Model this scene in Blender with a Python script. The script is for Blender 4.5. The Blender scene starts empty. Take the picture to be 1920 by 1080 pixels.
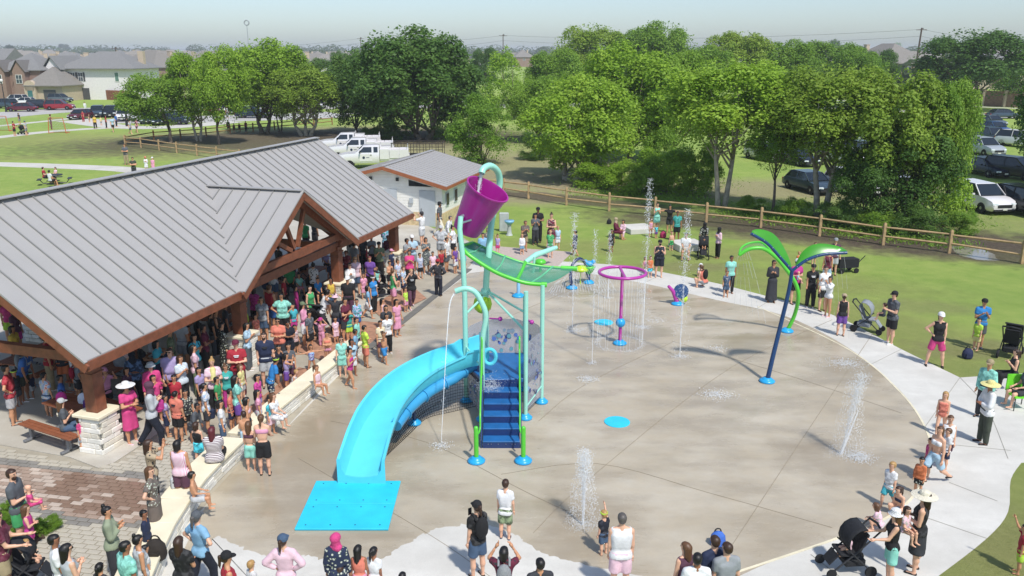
import bpy, bmesh, math, random
import numpy as np
from mathutils import Vector, Matrix
R = math.radians
HAZE_D = .0003
SC = bpy.context.scene
COL = SC.collection
rnd = random.Random(7)

# ------------------------------------------------------------------ camera
CAM_H, FPX, HORIZ = 10.0, 1550.0, 95.0
PITCH = math.atan((540 - HORIZ) / FPX)
cd = bpy.data.cameras.new('camera'); cam = bpy.data.objects.new('camera', cd); COL.objects.link(cam)
cam.location = (0, 0, CAM_H); cam.rotation_euler = (math.pi / 2 - PITCH, 0, 0)
cd.sensor_width = 36; cd.lens = 36 * FPX / 1920; cd.clip_end = 6000; cd.clip_start = .5
SC.camera = cam
# ------------------------------------------------------------------ sky and sun
SUN_AZ, SUN_EL = R(-60), R(56)          # direction towards the sun, from +X
sd = Vector((math.cos(SUN_AZ) * math.cos(SUN_EL), math.sin(SUN_AZ) * math.cos(SUN_EL), math.sin(SUN_EL)))
W = bpy.data.worlds.new('World'); SC.world = W; W.use_nodes = True
nt = W.node_tree; bg = nt.nodes['Background']
sky = nt.nodes.new('ShaderNodeTexSky'); sky.sky_type = 'NISHITA'; sky.sun_disc = False
sky.sun_elevation = SUN_EL; sky.sun_rotation = math.atan2(sd.x, sd.y)
sky.air_density = 1.0; sky.dust_density = 1.0; sky.ozone_density = 1.5
hs_ = nt.nodes.new('ShaderNodeHueSaturation'); hs_.inputs['Saturation'].default_value = .8
nt.links.new(sky.outputs[0], hs_.inputs['Color'])
tint_ = nt.nodes.new('ShaderNodeMix'); tint_.data_type = 'RGBA'; tint_.blend_type = 'MULTIPLY'; tint_.inputs[0].default_value = 1; tint_.inputs[7].default_value = (.79, .885, 1.0, 1)
nt.links.new(hs_.outputs[0], tint_.inputs[6]); nt.links.new(tint_.outputs[2], bg.inputs['Color']); bg.inputs['Strength'].default_value = .134
sl = bpy.data.lights.new('sun', 'SUN'); sl.energy = 3.45; sl.angle = R(2.8); sl.color = (1, .96, .90)
so = bpy.data.objects.new('sun', sl); COL.objects.link(so)
so.rotation_euler = sd.to_track_quat('Z', 'Y').to_euler(); so.location = (10, -10, 60)
SC.view_settings.view_transform = 'Standard'; SC.view_settings.look = 'None'
SC.view_settings.exposure = 0.27; SC.view_settings.gamma = 1; SC.view_settings.use_curve_mapping = False
SC.render.engine = 'CYCLES'
SC.cycles.max_bounces = 5; SC.cycles.transparent_max_bounces = 12
SC.cycles.volume_bounces = 0; SC.cycles.use_denoising = True

# ------------------------------------------------------------------ picture <-> place
cP, sP = math.cos(PITCH), math.sin(PITCH)
def ray(px, py):
    x, y = (px - 960) / FPX, (540 - py) / FPX
    return Vector((x, cP + y * sP, -sP + y * cP))
def at(px, py, z=0.0):
    r = ray(px, py); t = (z - CAM_H) / r.z
    return Vector((r.x * t, r.y * t, z))
def atY(px, py, Y):
    r = ray(px, py); t = Y / r.y
    return Vector((r.x * t, Y, CAM_H + r.z * t))
def proj(p):
    v = Vector(p) - Vector((0, 0, CAM_H)); f = v.y * cP - v.z * sP; u = v.y * sP + v.z * cP
    return 960 + FPX * v.x / f, 540 - FPX * u / f
def height(px, yfoot, ytop):
    b = at(px, yfoot); lo, hi = 0, 40
    for _ in range(40):
        m = (lo + hi) / 2
        if proj((b.x, b.y, m))[1] > ytop: lo = m
        else: hi = m
    return lo

# ------------------------------------------------------------------ materials
def lin(c):
    if isinstance(c, str):
        c = c.lstrip('#'); c = [int(c[i:i + 2], 16) / 255 for i in (0, 2, 4)]
        return tuple(v / 12.92 if v <= .04045 else ((v + .055) / 1.055) ** 2.4 for v in c)
    return tuple(c)
MATS = {}
def newmat(name):
    m = bpy.data.materials.new(name); m.use_nodes = True
    return m, m.node_tree, m.node_tree.nodes['Principled BSDF']
def N(nt, t, **kw):
    n = nt.nodes.new(t)
    for k, v in kw.items():
        if k in n.inputs: n.inputs[k].default_value = v
        else: setattr(n, k, v)
    return n
def ramp(nt, fac, stops, interp='LINEAR'):
    r = nt.nodes.new('ShaderNodeValToRGB'); r.color_ramp.interpolation = interp
    el = r.color_ramp.elements
    while len(el) > 1: el.remove(el[-1])
    el[0].position = stops[0][0]; el[0].color = (*stops[0][1], 1)
    for p, c in stops[1:]:
        e = el.new(p); e.color = (*c, 1)
    nt.links.new(fac, r.inputs[0]); return r.outputs[0]
def mat(name, col, rough=.6, metal=0., var=.12, scale=3., bump=0., bscale=40., spec=.5, coord='Object', alpha=1., trans=0.):
    if name in MATS: return MATS[name]
    m, t, b = newmat(name); L = t.links
    c = lin(col)
    tc = N(t, 'ShaderNodeTexCoord')
    nz = N(t, 'ShaderNodeTexNoise', Scale=scale, Detail=4.0)
    L.new(tc.outputs[coord], nz.inputs['Vector'])
    d = tuple(max(0, v * (1 - var)) for v in c); l = tuple(min(1, v * (1 + var)) for v in c)
    L.new(ramp(t, nz.outputs[0], [(.3, d), (.7, l)]), b.inputs['Base Color'])
    b.inputs['Roughness'].default_value = rough; b.inputs['Metallic'].default_value = metal
    b.inputs['Specular IOR Level'].default_value = spec; b.inputs['Alpha'].default_value = alpha
    b.inputs['Transmission Weight'].default_value = trans
    if bump:
        n2 = N(t, 'ShaderNodeTexNoise', Scale=bscale, Detail=5.0); L.new(tc.outputs[coord], n2.inputs['Vector'])
        bp = N(t, 'ShaderNodeBump', Strength=bump, Distance=.02)
        L.new(n2.outputs[0], bp.inputs['Height']); L.new(bp.outputs[0], b.inputs['Normal'])
    MATS[name] = m; return m

# ------------------------------------------------------------------ meshes
class MB:
    def __init__(s): s.v = []; s.f = []
    def add(s, vs, fs):
        o = len(s.v); s.v += [tuple(v) for v in vs]; s.f += [tuple(i + o for i in f) for f in fs]; return s
    def box(s, c, size, rz=0., M=None):
        hx, hy, hz = size[0] / 2, size[1] / 2, size[2] / 2
        vs = [Vector((x * hx, y * hy, z * hz)) for x in (-1, 1) for y in (-1, 1) for z in (-1, 1)]
        m = M if M is not None else Matrix.Rotation(rz, 3, 'Z'); c = Vector(c)
        return s.add([m @ v + c for v in vs], [(0, 1, 3, 2), (4, 6, 7, 5), (0, 4, 5, 1), (2, 3, 7, 6), (0, 2, 6, 4), (1, 5, 7, 3)])
    def beam(s, a, b, w, h, up=(0, 0, 1)):
        a, b = Vector(a), Vector(b); d = (b - a); L = d.length; d.normalize()
        x = d.cross(Vector(up))
        if x.length < 1e-4: x = Vector((1, 0, 0))
        x.normalize(); z = x.cross(d)
        m = Matrix((x, d, z)).transposed()
        return s.box((a + b) / 2, (w, L, h), M=m)
    def prism(s, poly, z0, z1):
        n = len(poly); vs = [(p[0], p[1], z0) for p in poly] + [(p[0], p[1], z1) for p in poly]
        fs = [tuple(range(n - 1, -1, -1)), tuple(range(n, 2 * n))] + [(i, (i + 1) % n, n + (i + 1) % n, n + i) for i in range(n)]
        return s.add(vs, fs)
    def slab(s, pts, d):
        """polygon in space thickened by vector d"""
        n = len(pts); d = Vector(d); vs = [Vector(p) for p in pts] + [Vector(p) + d for p in pts]
        fs = [tuple(range(n - 1, -1, -1)), tuple(range(n, 2 * n))] + [(i, (i + 1) % n, n + (i + 1) % n, n + i) for i in range(n)]
        return s.add(vs, fs)
    def tube(s, pts, r, n=10, cap=True):
        pts = [Vector(p) for p in pts]; k = len(pts)
        rs = r if isinstance(r, (list, tuple)) else [r] * k
        o = len(s.v); prev = None
        for i, p in enumerate(pts):
            t = (pts[min(i + 1, k - 1)] - pts[max(i - 1, 0)]).normalized()
            if prev is None:
                a = Vector((0, 0, 1)) if abs(t.z) < .9 else Vector((1, 0, 0))
                u = t.cross(a).normalized()
            else: u = (prev - t * prev.dot(t)).normalized()
            prev = u; w = t.cross(u)
            for j in range(n):
                an = 2 * math.pi * j / n
                s.v.append(tuple(p + (u * math.cos(an) + w * math.sin(an)) * rs[i]))
        for i in range(k - 1):
            for j in range(n):
                s.f.append((o + i * n + j, o + i * n + (j + 1) % n, o + (i + 1) * n + (j + 1) % n, o + (i + 1) * n + j))
        if cap:
            s.f.append(tuple(o + j for j in range(n - 1, -1, -1))); s.f.append(tuple(o + (k - 1) * n + j for j in range(n)))
        return s
    def lathe(s, prof, c=(0, 0, 0), n=20, M=None):
        o = len(s.v); c = Vector(c)
        for r, z in prof:
            for j in range(n):
                an = 2 * math.pi * j / n; v = Vector((r * math.cos(an), r * math.sin(an), z))
                s.v.append(tuple((M @ v if M is not None else v) + c))
        for i in range(len(prof) - 1):
            for j in range(n):
                s.f.append((o + i * n + j, o + i * n + (j + 1) % n, o + (i + 1) * n + (j + 1) % n, o + (i + 1) * n + j))
        if prof[0][0] > 1e-4: s.f.append(tuple(o + j for j in range(n - 1, -1, -1)))
        if prof[-1][0] > 1e-4: s.f.append(tuple(o + (len(prof) - 1) * n + j for j in range(n)))
        return s
    def ball(s, c, r, n=10, sz=1.):
        k = max(4, n // 2)
        return s.lathe([(r * math.sin(math.pi * i / k) + 1e-5, -r * sz * math.cos(math.pi * i / k)) for i in range(k + 1)], c, n)
    def mesh(s, name, smooth=False, bevel=0.):
        me = bpy.data.meshes.new(name); me.from_pydata(s.v, [], s.f)
        if bevel:
            bm = bmesh.new(); bm.from_mesh(me); bmesh.ops.recalc_face_normals(bm, faces=bm.faces)
            bmesh.ops.bevel(bm, geom=list(bm.edges), offset=bevel, segments=1, affect='EDGES', profile=.5, clamp_overlap=True); bm.to_mesh(me); bm.free()
        if smooth: me.shade_smooth()
        if smooth == 2: me.set_sharp_from_angle(angle=R(40))
        me.update(); return me
def ob(name, me, m=None, parent=None, loc=None, rz=0., scale=None, smooth=False, bevel=0.):
    if isinstance(me, MB): me = me.mesh(name, smooth, bevel)
    o = bpy.data.objects.new(name, me); COL.objects.link(o)
    if m is not None:
        ms = m if isinstance(m, (list, tuple)) else [m]
        if len(me.materials) == 0:
            for q in ms: me.materials.append(q)
        elif me.materials[0] != ms[0]:
            for i, q in enumerate(ms):
                if i < len(o.material_slots): o.material_slots[i].link = 'OBJECT'; o.material_slots[i].material = q
    if parent is not None:
        o.parent = parent
        if loc is None and parent.get('wc'): loc = -parent.location
    if loc is not None: o.location = loc
    if rz: o.rotation_euler.z = rz
    if scale is not None: o.scale = scale if hasattr(scale, '__len__') else (scale,) * 3
    return o
def tag(o, label, cat, group=None):
    o['label'] = label; o['category'] = cat
    if group: o['group'] = group
    return o
def thing(name, label, cat, loc=(0, 0, 0), rz=0., group=None, wc=False, scale=None):
    """an Empty at the base of a thing; wc=True: its parts are modelled in world coordinates"""
    o = bpy.data.objects.new(name, None); COL.objects.link(o); o.location = loc; o.rotation_euler.z = rz
    o.empty_display_size = .2
    if scale: o.scale = scale if hasattr(scale, '__len__') else (scale,) * 3
    if wc: o['wc'] = 1
    return tag(o, label, cat, group)
def setting(name, me, m, **k):
    o = ob(name, me, m, **k); o['kind'] = 'structure'; return o
def dup(root, loc, rz=0., label=None, group=None, mats=None, scale=None):
    """copy of a thing with its parts and sub-parts; mats: {part name: material}"""
    def cp(o, par):
        c = o.copy(); COL.objects.link(c); c.parent = par
        base = o.name.split('.')[0]
        if mats and base in mats:
            for s_ in c.material_slots: s_.link = 'OBJECT'; s_.material = mats[base]
        for ch in o.children: cp(ch, c)
        return c
    r = cp(root, None); r.location = loc; r.rotation_euler = (0, 0, rz)
    if scale: r.scale = scale if hasattr(scale, '__len__') else (scale,) * 3
    if label: r['label'] = label
    if group: r['group'] = group
    return r
def spline(P, k=8, closed=False):
    P = [Vector(p) for p in P]; n = len(P); out = []
    for i in range(n if closed else n - 1):
        a, b, c, d = (P[(i + q) % n] if closed else P[min(max(i + q, 0), n - 1)] for q in (-1, 0, 1, 2))
        for j in range(k):
            t = j / k
            out.append(.5 * ((2 * b) + (c - a) * t + (2 * a - 5 * b + 4 * c - d) * t * t + (3 * b - a - 3 * c + d) * t ** 3))
    if not closed: out.append(P[-1])
    return out
def sheet(pts, z, name, m, thick=0.):
    """flat polygon on the ground, triangulated"""
    bm = bmesh.new(); vs = [bm.verts.new((p[0], p[1], z)) for p in pts]
    f = bm.faces.new(vs); bm.normal_update()
    if f.normal.z < 0: f.normal_flip()
    if thick:
        g = bmesh.ops.extrude_face_region(bm, geom=[f]); nv = [e for e in g['geom'] if isinstance(e, bmesh.types.BMVert)]
        bmesh.ops.translate(bm, verts=nv, vec=(0, 0, thick))
        bmesh.ops.recalc_face_normals(bm, faces=bm.faces)
    bmesh.ops.triangulate(bm, faces=[q for q in bm.faces if len(q.verts) > 4])
    me = bpy.data.meshes.new(name); bm.to_mesh(me); bm.free()
    return setting(name, me, m)
# ================================================================== GROUND
def ell_mask(t, P, c, r, rot, nz, soft=.25, namp=.5):
    """1 inside an ellipse on the ground with a ragged edge"""
    mp = N(t, 'ShaderNodeMapping', vector_type='TEXTURE'); mp.inputs['Location'].default_value = (c[0], c[1], 0)
    mp.inputs['Rotation'].default_value = (0, 0, rot); mp.inputs['Scale'].default_value = (r[0], r[1], 1e4)
    t.links.new(P, mp.inputs['Vector'])
    ln = N(t, 'ShaderNodeVectorMath', operation='LENGTH'); t.links.new(mp.outputs[0], ln.inputs[0])
    ad = N(t, 'ShaderNodeMath', operation='MULTIPLY_ADD'); t.links.new(nz, ad.inputs[0]); ad.inputs[1].default_value = namp
    t.links.new(ln.outputs['Value'], ad.inputs[2])
    mr = N(t, 'ShaderNodeMapRange'); mr.inputs['From Min'].default_value = 1 + namp * .5 - soft; mr.inputs['From Max'].default_value = 1 + namp * .5 + soft
    mr.inputs['To Min'].default_value = 1; mr.inputs['To Max'].default_value = 0
    t.links.new(ad.outputs[0], mr.inputs['Value']); return mr.outputs[0]
def mixc(t, fac, a, b):
    m = N(t, 'ShaderNodeMix', data_type='RGBA')
    if isinstance(fac, float): m.inputs[0].default_value = fac
    else: t.links.new(fac, m.inputs[0])
    for s_, q in ((6, a), (7, b)):
        if isinstance(q, tuple): m.inputs[s_].default_value = (*q, 1)
        else: t.links.new(q, m.inputs[s_])
    return m.outputs[2]
def mth(t, op, a, b=None):
    m = N(t, 'ShaderNodeMath', operation=op)
    for i, q in ((0, a), (1, b)):
        if q is None: continue
        if isinstance(q, (int, float)): m.inputs[i].default_value = q
        else: t.links.new(q, m.inputs[i])
    return m.outputs[0]
def ground_mat():
    m, t, b = newmat('grass_ground'); L = t.links
    P = N(t, 'ShaderNodeNewGeometry').outputs['Position']
    def nz(s, d=5., r=.55):
        n = N(t, 'ShaderNodeTexNoise', Scale=s, Detail=d, Roughness=r); L.new(P, n.inputs['Vector']); return n.outputs[0]
    n1, n2, n3, n4 = nz(.16), nz(1.1), nz(4.5, 8., .75), nz(28., 4., .85)
    g = ramp(t, n1, [(.3, (.19, .33, .05)), (.5, (.265, .395, .065)), (.68, (.33, .43, .09))])
    g = mixc(t, mth(t, 'MULTIPLY', n3, 1.), g, ramp(t, n2, [(.3, (.17, .29, .045)), (.7, (.36, .42, .11))]))
    g = mixc(t, ramp(t, n4, [(.35, (0, 0, 0)), (.8, (.45, .45, .45))]), g, (.36, .36, .16))
    straw = ramp(t, n3, [(.3, (.20, .155, .075)), (.7, (.33, .28, .14))])
    dirt = ramp(t, n3, [(.3, (.16, .115, .075)), (.7, (.30, .23, .155))])
    bare = ramp(t, n3, [(.3, (.26, .20, .135)), (.7, (.42, .34, .23))])
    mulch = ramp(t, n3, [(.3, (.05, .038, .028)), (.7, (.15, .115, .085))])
    def cov(g, col, lst, amt=1., soft=.3, namp=.8):
        for px, py, rx, ry, rot in lst:
            c = at(px, py); g = mixc(t, mth(t, 'MULTIPLY', ell_mask(t, P, c, (rx, ry), R(rot), n2, soft, namp), amt), g, col)
        return g
    # worn dry strip round the pad
    g = cov(g, straw, [(1230, 470, 7.5, 2.0, -12), (1420, 520, 7, 2.0, -20), (1640, 600, 5.5, 1.8, -50), (1790, 690, 3, 1.6, -45),
                       (1905, 960, 2.8, 4, 0), (1860, 1060, 2.6, 2.5, 0), (60, 262, 10, 7, 40), (200, 290, 14, 2.5, 20)], .38, .4, 1.)
    g = cov(g, dirt, [(1190, 415, 3, 1.6, 0), (1730, 575, 2.2, 1.0, -10), (1840, 655, 2.6, 1.0, 0), (1730, 478, 5, 1., -20),
                      (1560, 455, 6, 1., -20), (420, 293, 8, 3.0, 10), (1880, 430, 7, 5, -30), (1290, 500, 2.5, .8, 0), (1450, 450, 4, .8, -20)], .36, .35, 1.)
    g = cov(g, bare, [(1000, 315, 9, 12, 0), (1100, 345, 10, 4.5, -30), (700, 278, 15, 10, 0), (600, 250, 22, 9, 20), (1420, 355, 14, 5, -10), (980, 370, 4, 3, -20)], .7, .4, 1.)
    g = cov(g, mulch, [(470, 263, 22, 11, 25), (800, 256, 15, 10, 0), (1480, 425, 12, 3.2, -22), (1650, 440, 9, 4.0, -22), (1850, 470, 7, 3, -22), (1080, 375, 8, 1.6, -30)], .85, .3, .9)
    L.new(g, b.inputs['Base Color']); b.inputs['Roughness'].default_value = .95; b.inputs['Specular IOR Level'].default_value = .15
    bp = N(t, 'ShaderNodeBump', Strength=.9, Distance=.06); L.new(mth(t, 'ADD', n3, n4), bp.inputs['Height']); L.new(bp.outputs[0], b.inputs['Normal'])
    return m
big = MB().add([(-2500, -60, 0), (2500, -60, 0), (2500, 4500, 0), (-2500, 4500, 0)], [(0, 1, 2, 3)])
setting('ground', big, ground_mat())

def concrete(name, wet, dry, stain, rough, bumpy=.15, wetmap=False):
    m, t, b = newmat(name); L = t.links
    P = N(t, 'ShaderNodeNewGeometry').outputs['Position']
    def nz(s, d=5., r=.6, sc=(1, 1, 1)):
        mp = N(t, 'ShaderNodeMapping'); mp.inputs['Scale'].default_value = sc; L.new(P, mp.inputs['Vector'])
        n = N(t, 'ShaderNodeTexNoise', Scale=s, Detail=d, Roughness=r); L.new(mp.outputs[0], n.inputs['Vector']); return n.outputs[0]
    n1 = nz(.35, 5., .6, (1, 1.9, 1)); n2 = nz(2.2, 6., .65); n3 = nz(30., 4., .7)
    c = ramp(t, n1, [(.32, wet), (.5, tuple((p + q) / 2 for p, q in zip(wet, dry))), (.66, dry)])
    c = mixc(t, ramp(t, n2, [(.35, (0, 0, 0)), (.75, (.55, .55, .55))]), c, stain)
    c = mixc(t, ramp(t, n3, [(.4, (0, 0, 0)), (.75, (.18, .18, .18))]), c, tuple(v * .7 for v in wet))
    L.new(c, b.inputs['Base Color'])
    if wetmap:
        n4 = nz(.42, 6., .6, (1, 2.2, 1))
        for px, py, rx, ry in ((1093, 985, 1.3, 1.1), (1576, 860, 1.5, 1.2), (1162, 648, 1.5, 1.3), (830, 840, .8, .7), (690, 800, 1.6, 4.5), (560, 860, 1.4, 2.5), (1110, 690, .9, .8), (1345, 740, 1.2, .9), (1590, 690, 1.1, 1.2), (1075, 545, 1.7, 1.3), (655, 1000, 1.6, .6), (1274, 672, .7, .6), (1206, 617, .8, .8), (1440, 640, 1.8, .8)):
            n4 = mth(t, 'ADD', n4, mth(t, 'MULTIPLY', ell_mask(t, P, at(px, py), (rx, ry), 0., n2, .45, .7), .17))
        wm = ramp(t, n4, [(.46, (0, 0, 0)), (.72, (1, 1, 1))])
        c = mixc(t, mth(t, 'MULTIPLY', wm, .5), c, (.235, .18, .11)); L.new(c, b.inputs['Base Color'])
        r = ramp(t, n4, [(.42, (.5,) * 3), (.66, (.14,) * 3)]); L.new(r, b.inputs['Roughness'])
    else: b.inputs['Roughness'].default_value = rough
    bp = N(t, 'ShaderNodeBump', Strength=bumpy, Distance=.01); L.new(mth(t, 'ADD', n3, n2), bp.inputs['Height']); L.new(bp.outputs[0], b.inputs['Normal'])
    return m
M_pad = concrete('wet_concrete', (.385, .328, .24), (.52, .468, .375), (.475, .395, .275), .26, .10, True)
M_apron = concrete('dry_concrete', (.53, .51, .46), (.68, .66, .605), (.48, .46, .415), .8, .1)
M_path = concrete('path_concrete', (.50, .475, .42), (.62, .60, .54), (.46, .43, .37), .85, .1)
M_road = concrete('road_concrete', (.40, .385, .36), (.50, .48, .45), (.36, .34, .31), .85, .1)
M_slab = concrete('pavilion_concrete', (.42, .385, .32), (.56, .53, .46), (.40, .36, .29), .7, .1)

def PX(L_): return [at(*p) for p in L_]
outer = PX([(905, 470), (985, 485), (1080, 492), (1180, 500), (1320, 526), (1440, 556), (1560, 590), (1690, 655), (1800, 708), (1925, 700), (2050, 710)]) + \
        PX([(2050, 860), (1915, 868), (1895, 900), (1890, 960), (1850, 1010), (1760, 1080), (1650, 1150), (1300, 1300), (700, 1300), (250, 1180), (290, 1040), (520, 820), (650, 680), (760, 600), (880, 500)])
apron = spline(outer[:9], 5) + outer[9:12] + spline(outer[12:17], 4) + outer[17:]
sheet(apron, .004, 'concrete_apron', M_apron)
inner = PX([(1075, 508), (1200, 530), (1340, 562), (1470, 592), (1590, 652), (1690, 735), (1742, 815), (1744, 880), (1690, 955), (1590, 1003), (1450, 1052), (1330, 1100), (1120, 1135), (920, 1150)])
inn = spline(inner, 5)
left = PX([(880, 1075), (800, 1120), (600, 1120), (330, 1060), (398, 925), (452, 868), (545, 795), (668, 672), (785, 585), (880, 512), (960, 504)])
sheet(inn + left, .008, 'splash_pad', M_pad)
# pale rim line between pad and apron
rim = spline(PX([(1420, 575), (1590, 655), (1690, 738), (1740, 815), (1743, 880), (1690, 953), (1590, 1002), (1380, 1074)]), 8)
mb = MB()
for a, b_ in zip(rim[:-1], rim[1:]): mb.beam((a.x, a.y, .011), (b_.x, b_.y, .011), .055, .008)
setting('pad_rim', mb, mat('rim_joint', '#d9d0b4', .8))
# dry patches of concrete inside the pad, ragged edges
def ragged(pts, amp=.22, seed=1, k=14):
    r_ = random.Random(seed); out = []
    for p in spline([at(*q) for q in pts], k, True):
        out.append((p.x + r_.gauss(0, amp * .45), p.y + r_.gauss(0, amp * .45)))
    return out
sheet(ragged([(770, 1015), (830, 990), (905, 985), (960, 1000), (1010, 1035), (1100, 1060), (1230, 1100), (1200, 1250), (760, 1250), (700, 1080)], .055, 2), .012, 'dry_concrete_patch', M_apron)
sheet(ragged([(400, 1010), (440, 1022), (500, 1043), (570, 1042), (640, 1055), (700, 1056), (760, 1080), (740, 1230), (440, 1230), (370, 1110)], .05, 5), .0125, 'dry_concrete_patch', M_apron)
# expansion joints
M_joint = mat('joint_seal', '#8f8573', .9)
mb = MB()
for pts in ([(1640, 620), (1500, 830), (1335, 1080)], [(1560, 600), (1370, 690), (1115, 890), (1000, 1000)], [(940, 890), (1120, 870), (1330, 925), (1560, 990)],
            [(560, 980), (760, 800), (830, 750)], [(620, 790), (800, 830), (1000, 930), (1180, 1010)], [(1260, 640), (1480, 705), (1690, 775)],
            [(1080, 540), (900, 620), (790, 700)], [(1265, 640), (1100, 720), (1010, 790)], [(560, 860), (800, 1000), (930, 1090)]):
    q = spline(PX(pts), 5)
    for a, b_ in zip(q[:-1], q[1:]): mb.beam((a.x, a.y, .0135), (b_.x, b_.y, .0135), .012, .004)
setting('pad_joints', mb, M_joint)
mb = MB()
for pts in ([(1690, 655), (1600, 700)], [(1450, 560), (1400, 590)], [(1742, 830), (1895, 845)], [(1690, 955), (1850, 1010)], [(1780, 905), (1870, 940)], [(1520, 1040), (1650, 1140)],
            [(1800, 708), (1850, 765), (1890, 860)], [(1800, 708), (1735, 800)], [(1240, 515), (1190, 540)]):
    q = spline(PX(pts), 4)
    for a, b_ in zip(q[:-1], q[1:]): mb.beam((a.x, a.y, .0095), (b_.x, b_.y, .0095), .014, .004)
setting('apron_joints', mb, mat('apron_joint', '#9a978c', .9))
# park paths and the road beyond
def strip(pts, w, z, name, m, k=6):
    q = spline(PX(pts), k); L_, R_ = [], []
    for i, p in enumerate(q):
        t = (q[min(i + 1, len(q) - 1)] - q[max(0, i - 1)]).normalized(); n_ = Vector((-t.y, t.x, 0)) * w / 2
        L_.append(p + n_); R_.append(p - n_)
    mb = MB(); k = len(q)
    mb.add([(p.x, p.y, z) for p in L_ + R_], [(i, i + 1, k + i + 1, k + i)[::-1] for i in range(k - 1)])
    return setting(name, mb, m)
strip([(-140, 306), (0, 308), (120, 312), (240, 318), (330, 332), (420, 352)], 2.6, .004, 'park_path', M_path)
strip([(-100, 268), (0, 257), (90, 247), (200, 240), (300, 238), (420, 228), (520, 218), (640, 214), (760, 208)], 2.4, .004, 'park_path', M_path)
strip([(-100, 245), (0, 236), (80, 228), (150, 222), (215, 232)], 1.8, .008, 'park_path', M_path)
strip([(-260, 245), (-20, 218), (120, 207), (300, 204), (700, 200), (1100, 197)], 11, .004, 'road', M_road)
strip([(130, 226), (230, 238), (330, 238), (440, 228)], 4, .0125, 'park_path', M_path)
strip([(200, 224), (330, 224), (520, 219), (640, 214)], 13, .006, 'parking_lot', M_road)
strip([(1500, 199), (1780, 211), (1830, 214), (1960, 222)], 8, .004, 'road', M_road)
strip([(1500, 185), (1830, 200), (1960, 205)], 2, .004, 'park_path', M_path)
strip([(862, 470), (930, 476), (1060, 486)], 3.2, .008, 'plaza_edge', mat('plaza_pinkish', '#b5a69c', .8, scale=8, coord='Object'))
# kerb of the parking lot
strip([(-260, 252), (-20, 224), (100, 213), (150, 211)], .3, .02, 'kerb', M_apron)
# pavilion floor and paving round it
paved = PX([(-300, 560), (-300, 1300), (250, 1180), (290, 1040), (520, 820), (650, 680), (760, 600), (880, 500), (905, 470), (860, 440), (690, 400), (400, 420), (100, 500)])
sheet(paved, .002, 'paved_ground', mat('paving_base', '#a39b8a', .85, scale=2.))
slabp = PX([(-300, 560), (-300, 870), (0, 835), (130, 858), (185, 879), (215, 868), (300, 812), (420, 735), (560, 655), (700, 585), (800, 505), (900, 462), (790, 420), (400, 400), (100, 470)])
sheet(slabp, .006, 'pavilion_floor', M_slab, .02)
M_red = mat('red_paver', '#a67c63', .75, var=.25, scale=5., coord='Object')
for q in ([(455, 775), (560, 690), (620, 700), (520, 790)], [(545, 655), (640, 600), (760, 610), (640, 690)], [(690, 575), (770, 535), (800, 560), (720, 600)]):
    sheet(PX(q), .0275, 'brick_band', M_red)
mb = MB()
for q in ([(690, 655), (770, 592), (880, 505)],):
    s_ = spline(PX(q), 4)
    for a, b_ in zip(s_[:-1], s_[1:]): mb.beam((a.x, a.y, .03), (b_.x, b_.y, .03), .28, .02)
setting('drain_channel', mb, mat('drain_grey', '#6e6c66', .7))

# brick paving: individual pavers, herringbone-free running bond with grey borders
M_pv = [mat('paver_tan', '#b8a899', .8, var=.18, scale=1.5), mat('paver_brown', '#a08b7b', .72, var=.2, scale=1.5), mat('paver_wet', '#8a7262', .28, var=.2, scale=1.5),
        mat('paver_grey', '#b3ac9c', .8, var=.12, scale=1.5), mat('paver_dark', '#85817a', .8, var=.2, scale=1.5)]
pvp = thing('brick_paving', 'red brown and grey brick paving around the corner of the pavilion', 'paving', at(60, 950))
pm = {}
def pav_mesh(w, l):
    key = (w, l)
    if key not in pm: pm[key] = MB().box((0, 0, .0), (w, l, .035)).mesh('paver', bevel=.004)
    return pm[key]
def inpoly(p, poly):
    c = False; n = len(poly)
    for i in range(n):
        a, b_ = poly[i], poly[i - 1]
        if (a[1] > p[1]) != (b_[1] > p[1]) and p[0] < (b_[0] - a[0]) * (p[1] - a[1]) / (b_[1] - a[1]) + a[0]: c = not c
    return c
reg_red = PX([(-60, 868), (0, 872), (130, 888), (290, 902), (282, 982), (150, 972), (0, 930), (-60, 915)])
reg_all = PX([(-80, 840), (20, 845), (140, 872), (183, 882), (225, 868), (300, 822), (360, 830), (420, 855), (330, 950), (270, 1010), (210, 1090), (-80, 1090)])
reg_bed = PX([(-80, 940), (0, 958), (70, 985), (85, 1010), (40, 1040), (-80, 1040)])
ax = (at(290, 902) - at(0, 872)).normalized(); ay = Vector((-ax.y, ax.x, 0)); o0 = at(140, 930)
rest = MB(); rr = random.Random(3); cells = []
LW, LL = .30, .15
for i in range(-34, 34):
    for j in range(-40, 44):
        c = o0 + ax * (j * LW + (LW / 2 if i % 2 else 0)) + ay * (i * LL)
        p = (c.x, c.y)
        if not inpoly(p, reg_all) or inpoly(p, reg_bed) or inpoly(p, slabp): continue
        red = inpoly(p, reg_red)
        pr = proj(c)
        wet = ((pr[0] - 200) / 110) ** 2 + ((pr[1] - 925) / 42) ** 2 < 1
        if red: k = 2 if wet and rr.random() < .85 else (1 if rr.random() < .6 else 0)
        else:
            edge = min(abs((c - e).length) for e in reg_red[:8]) < .0
            near = any(inpoly((p[0] + dx, p[1] + dy), reg_red) for dx, dy in ((.25, 0), (-.25, 0), (0, .25), (0, -.25)))
            k = 4 if near else 3
        cells.append(((c - Vector((0, 0, 0))).length, c, k))
cells.sort(key=lambda q: q[0])
ang = math.atan2(ax.y, ax.x)
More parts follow.
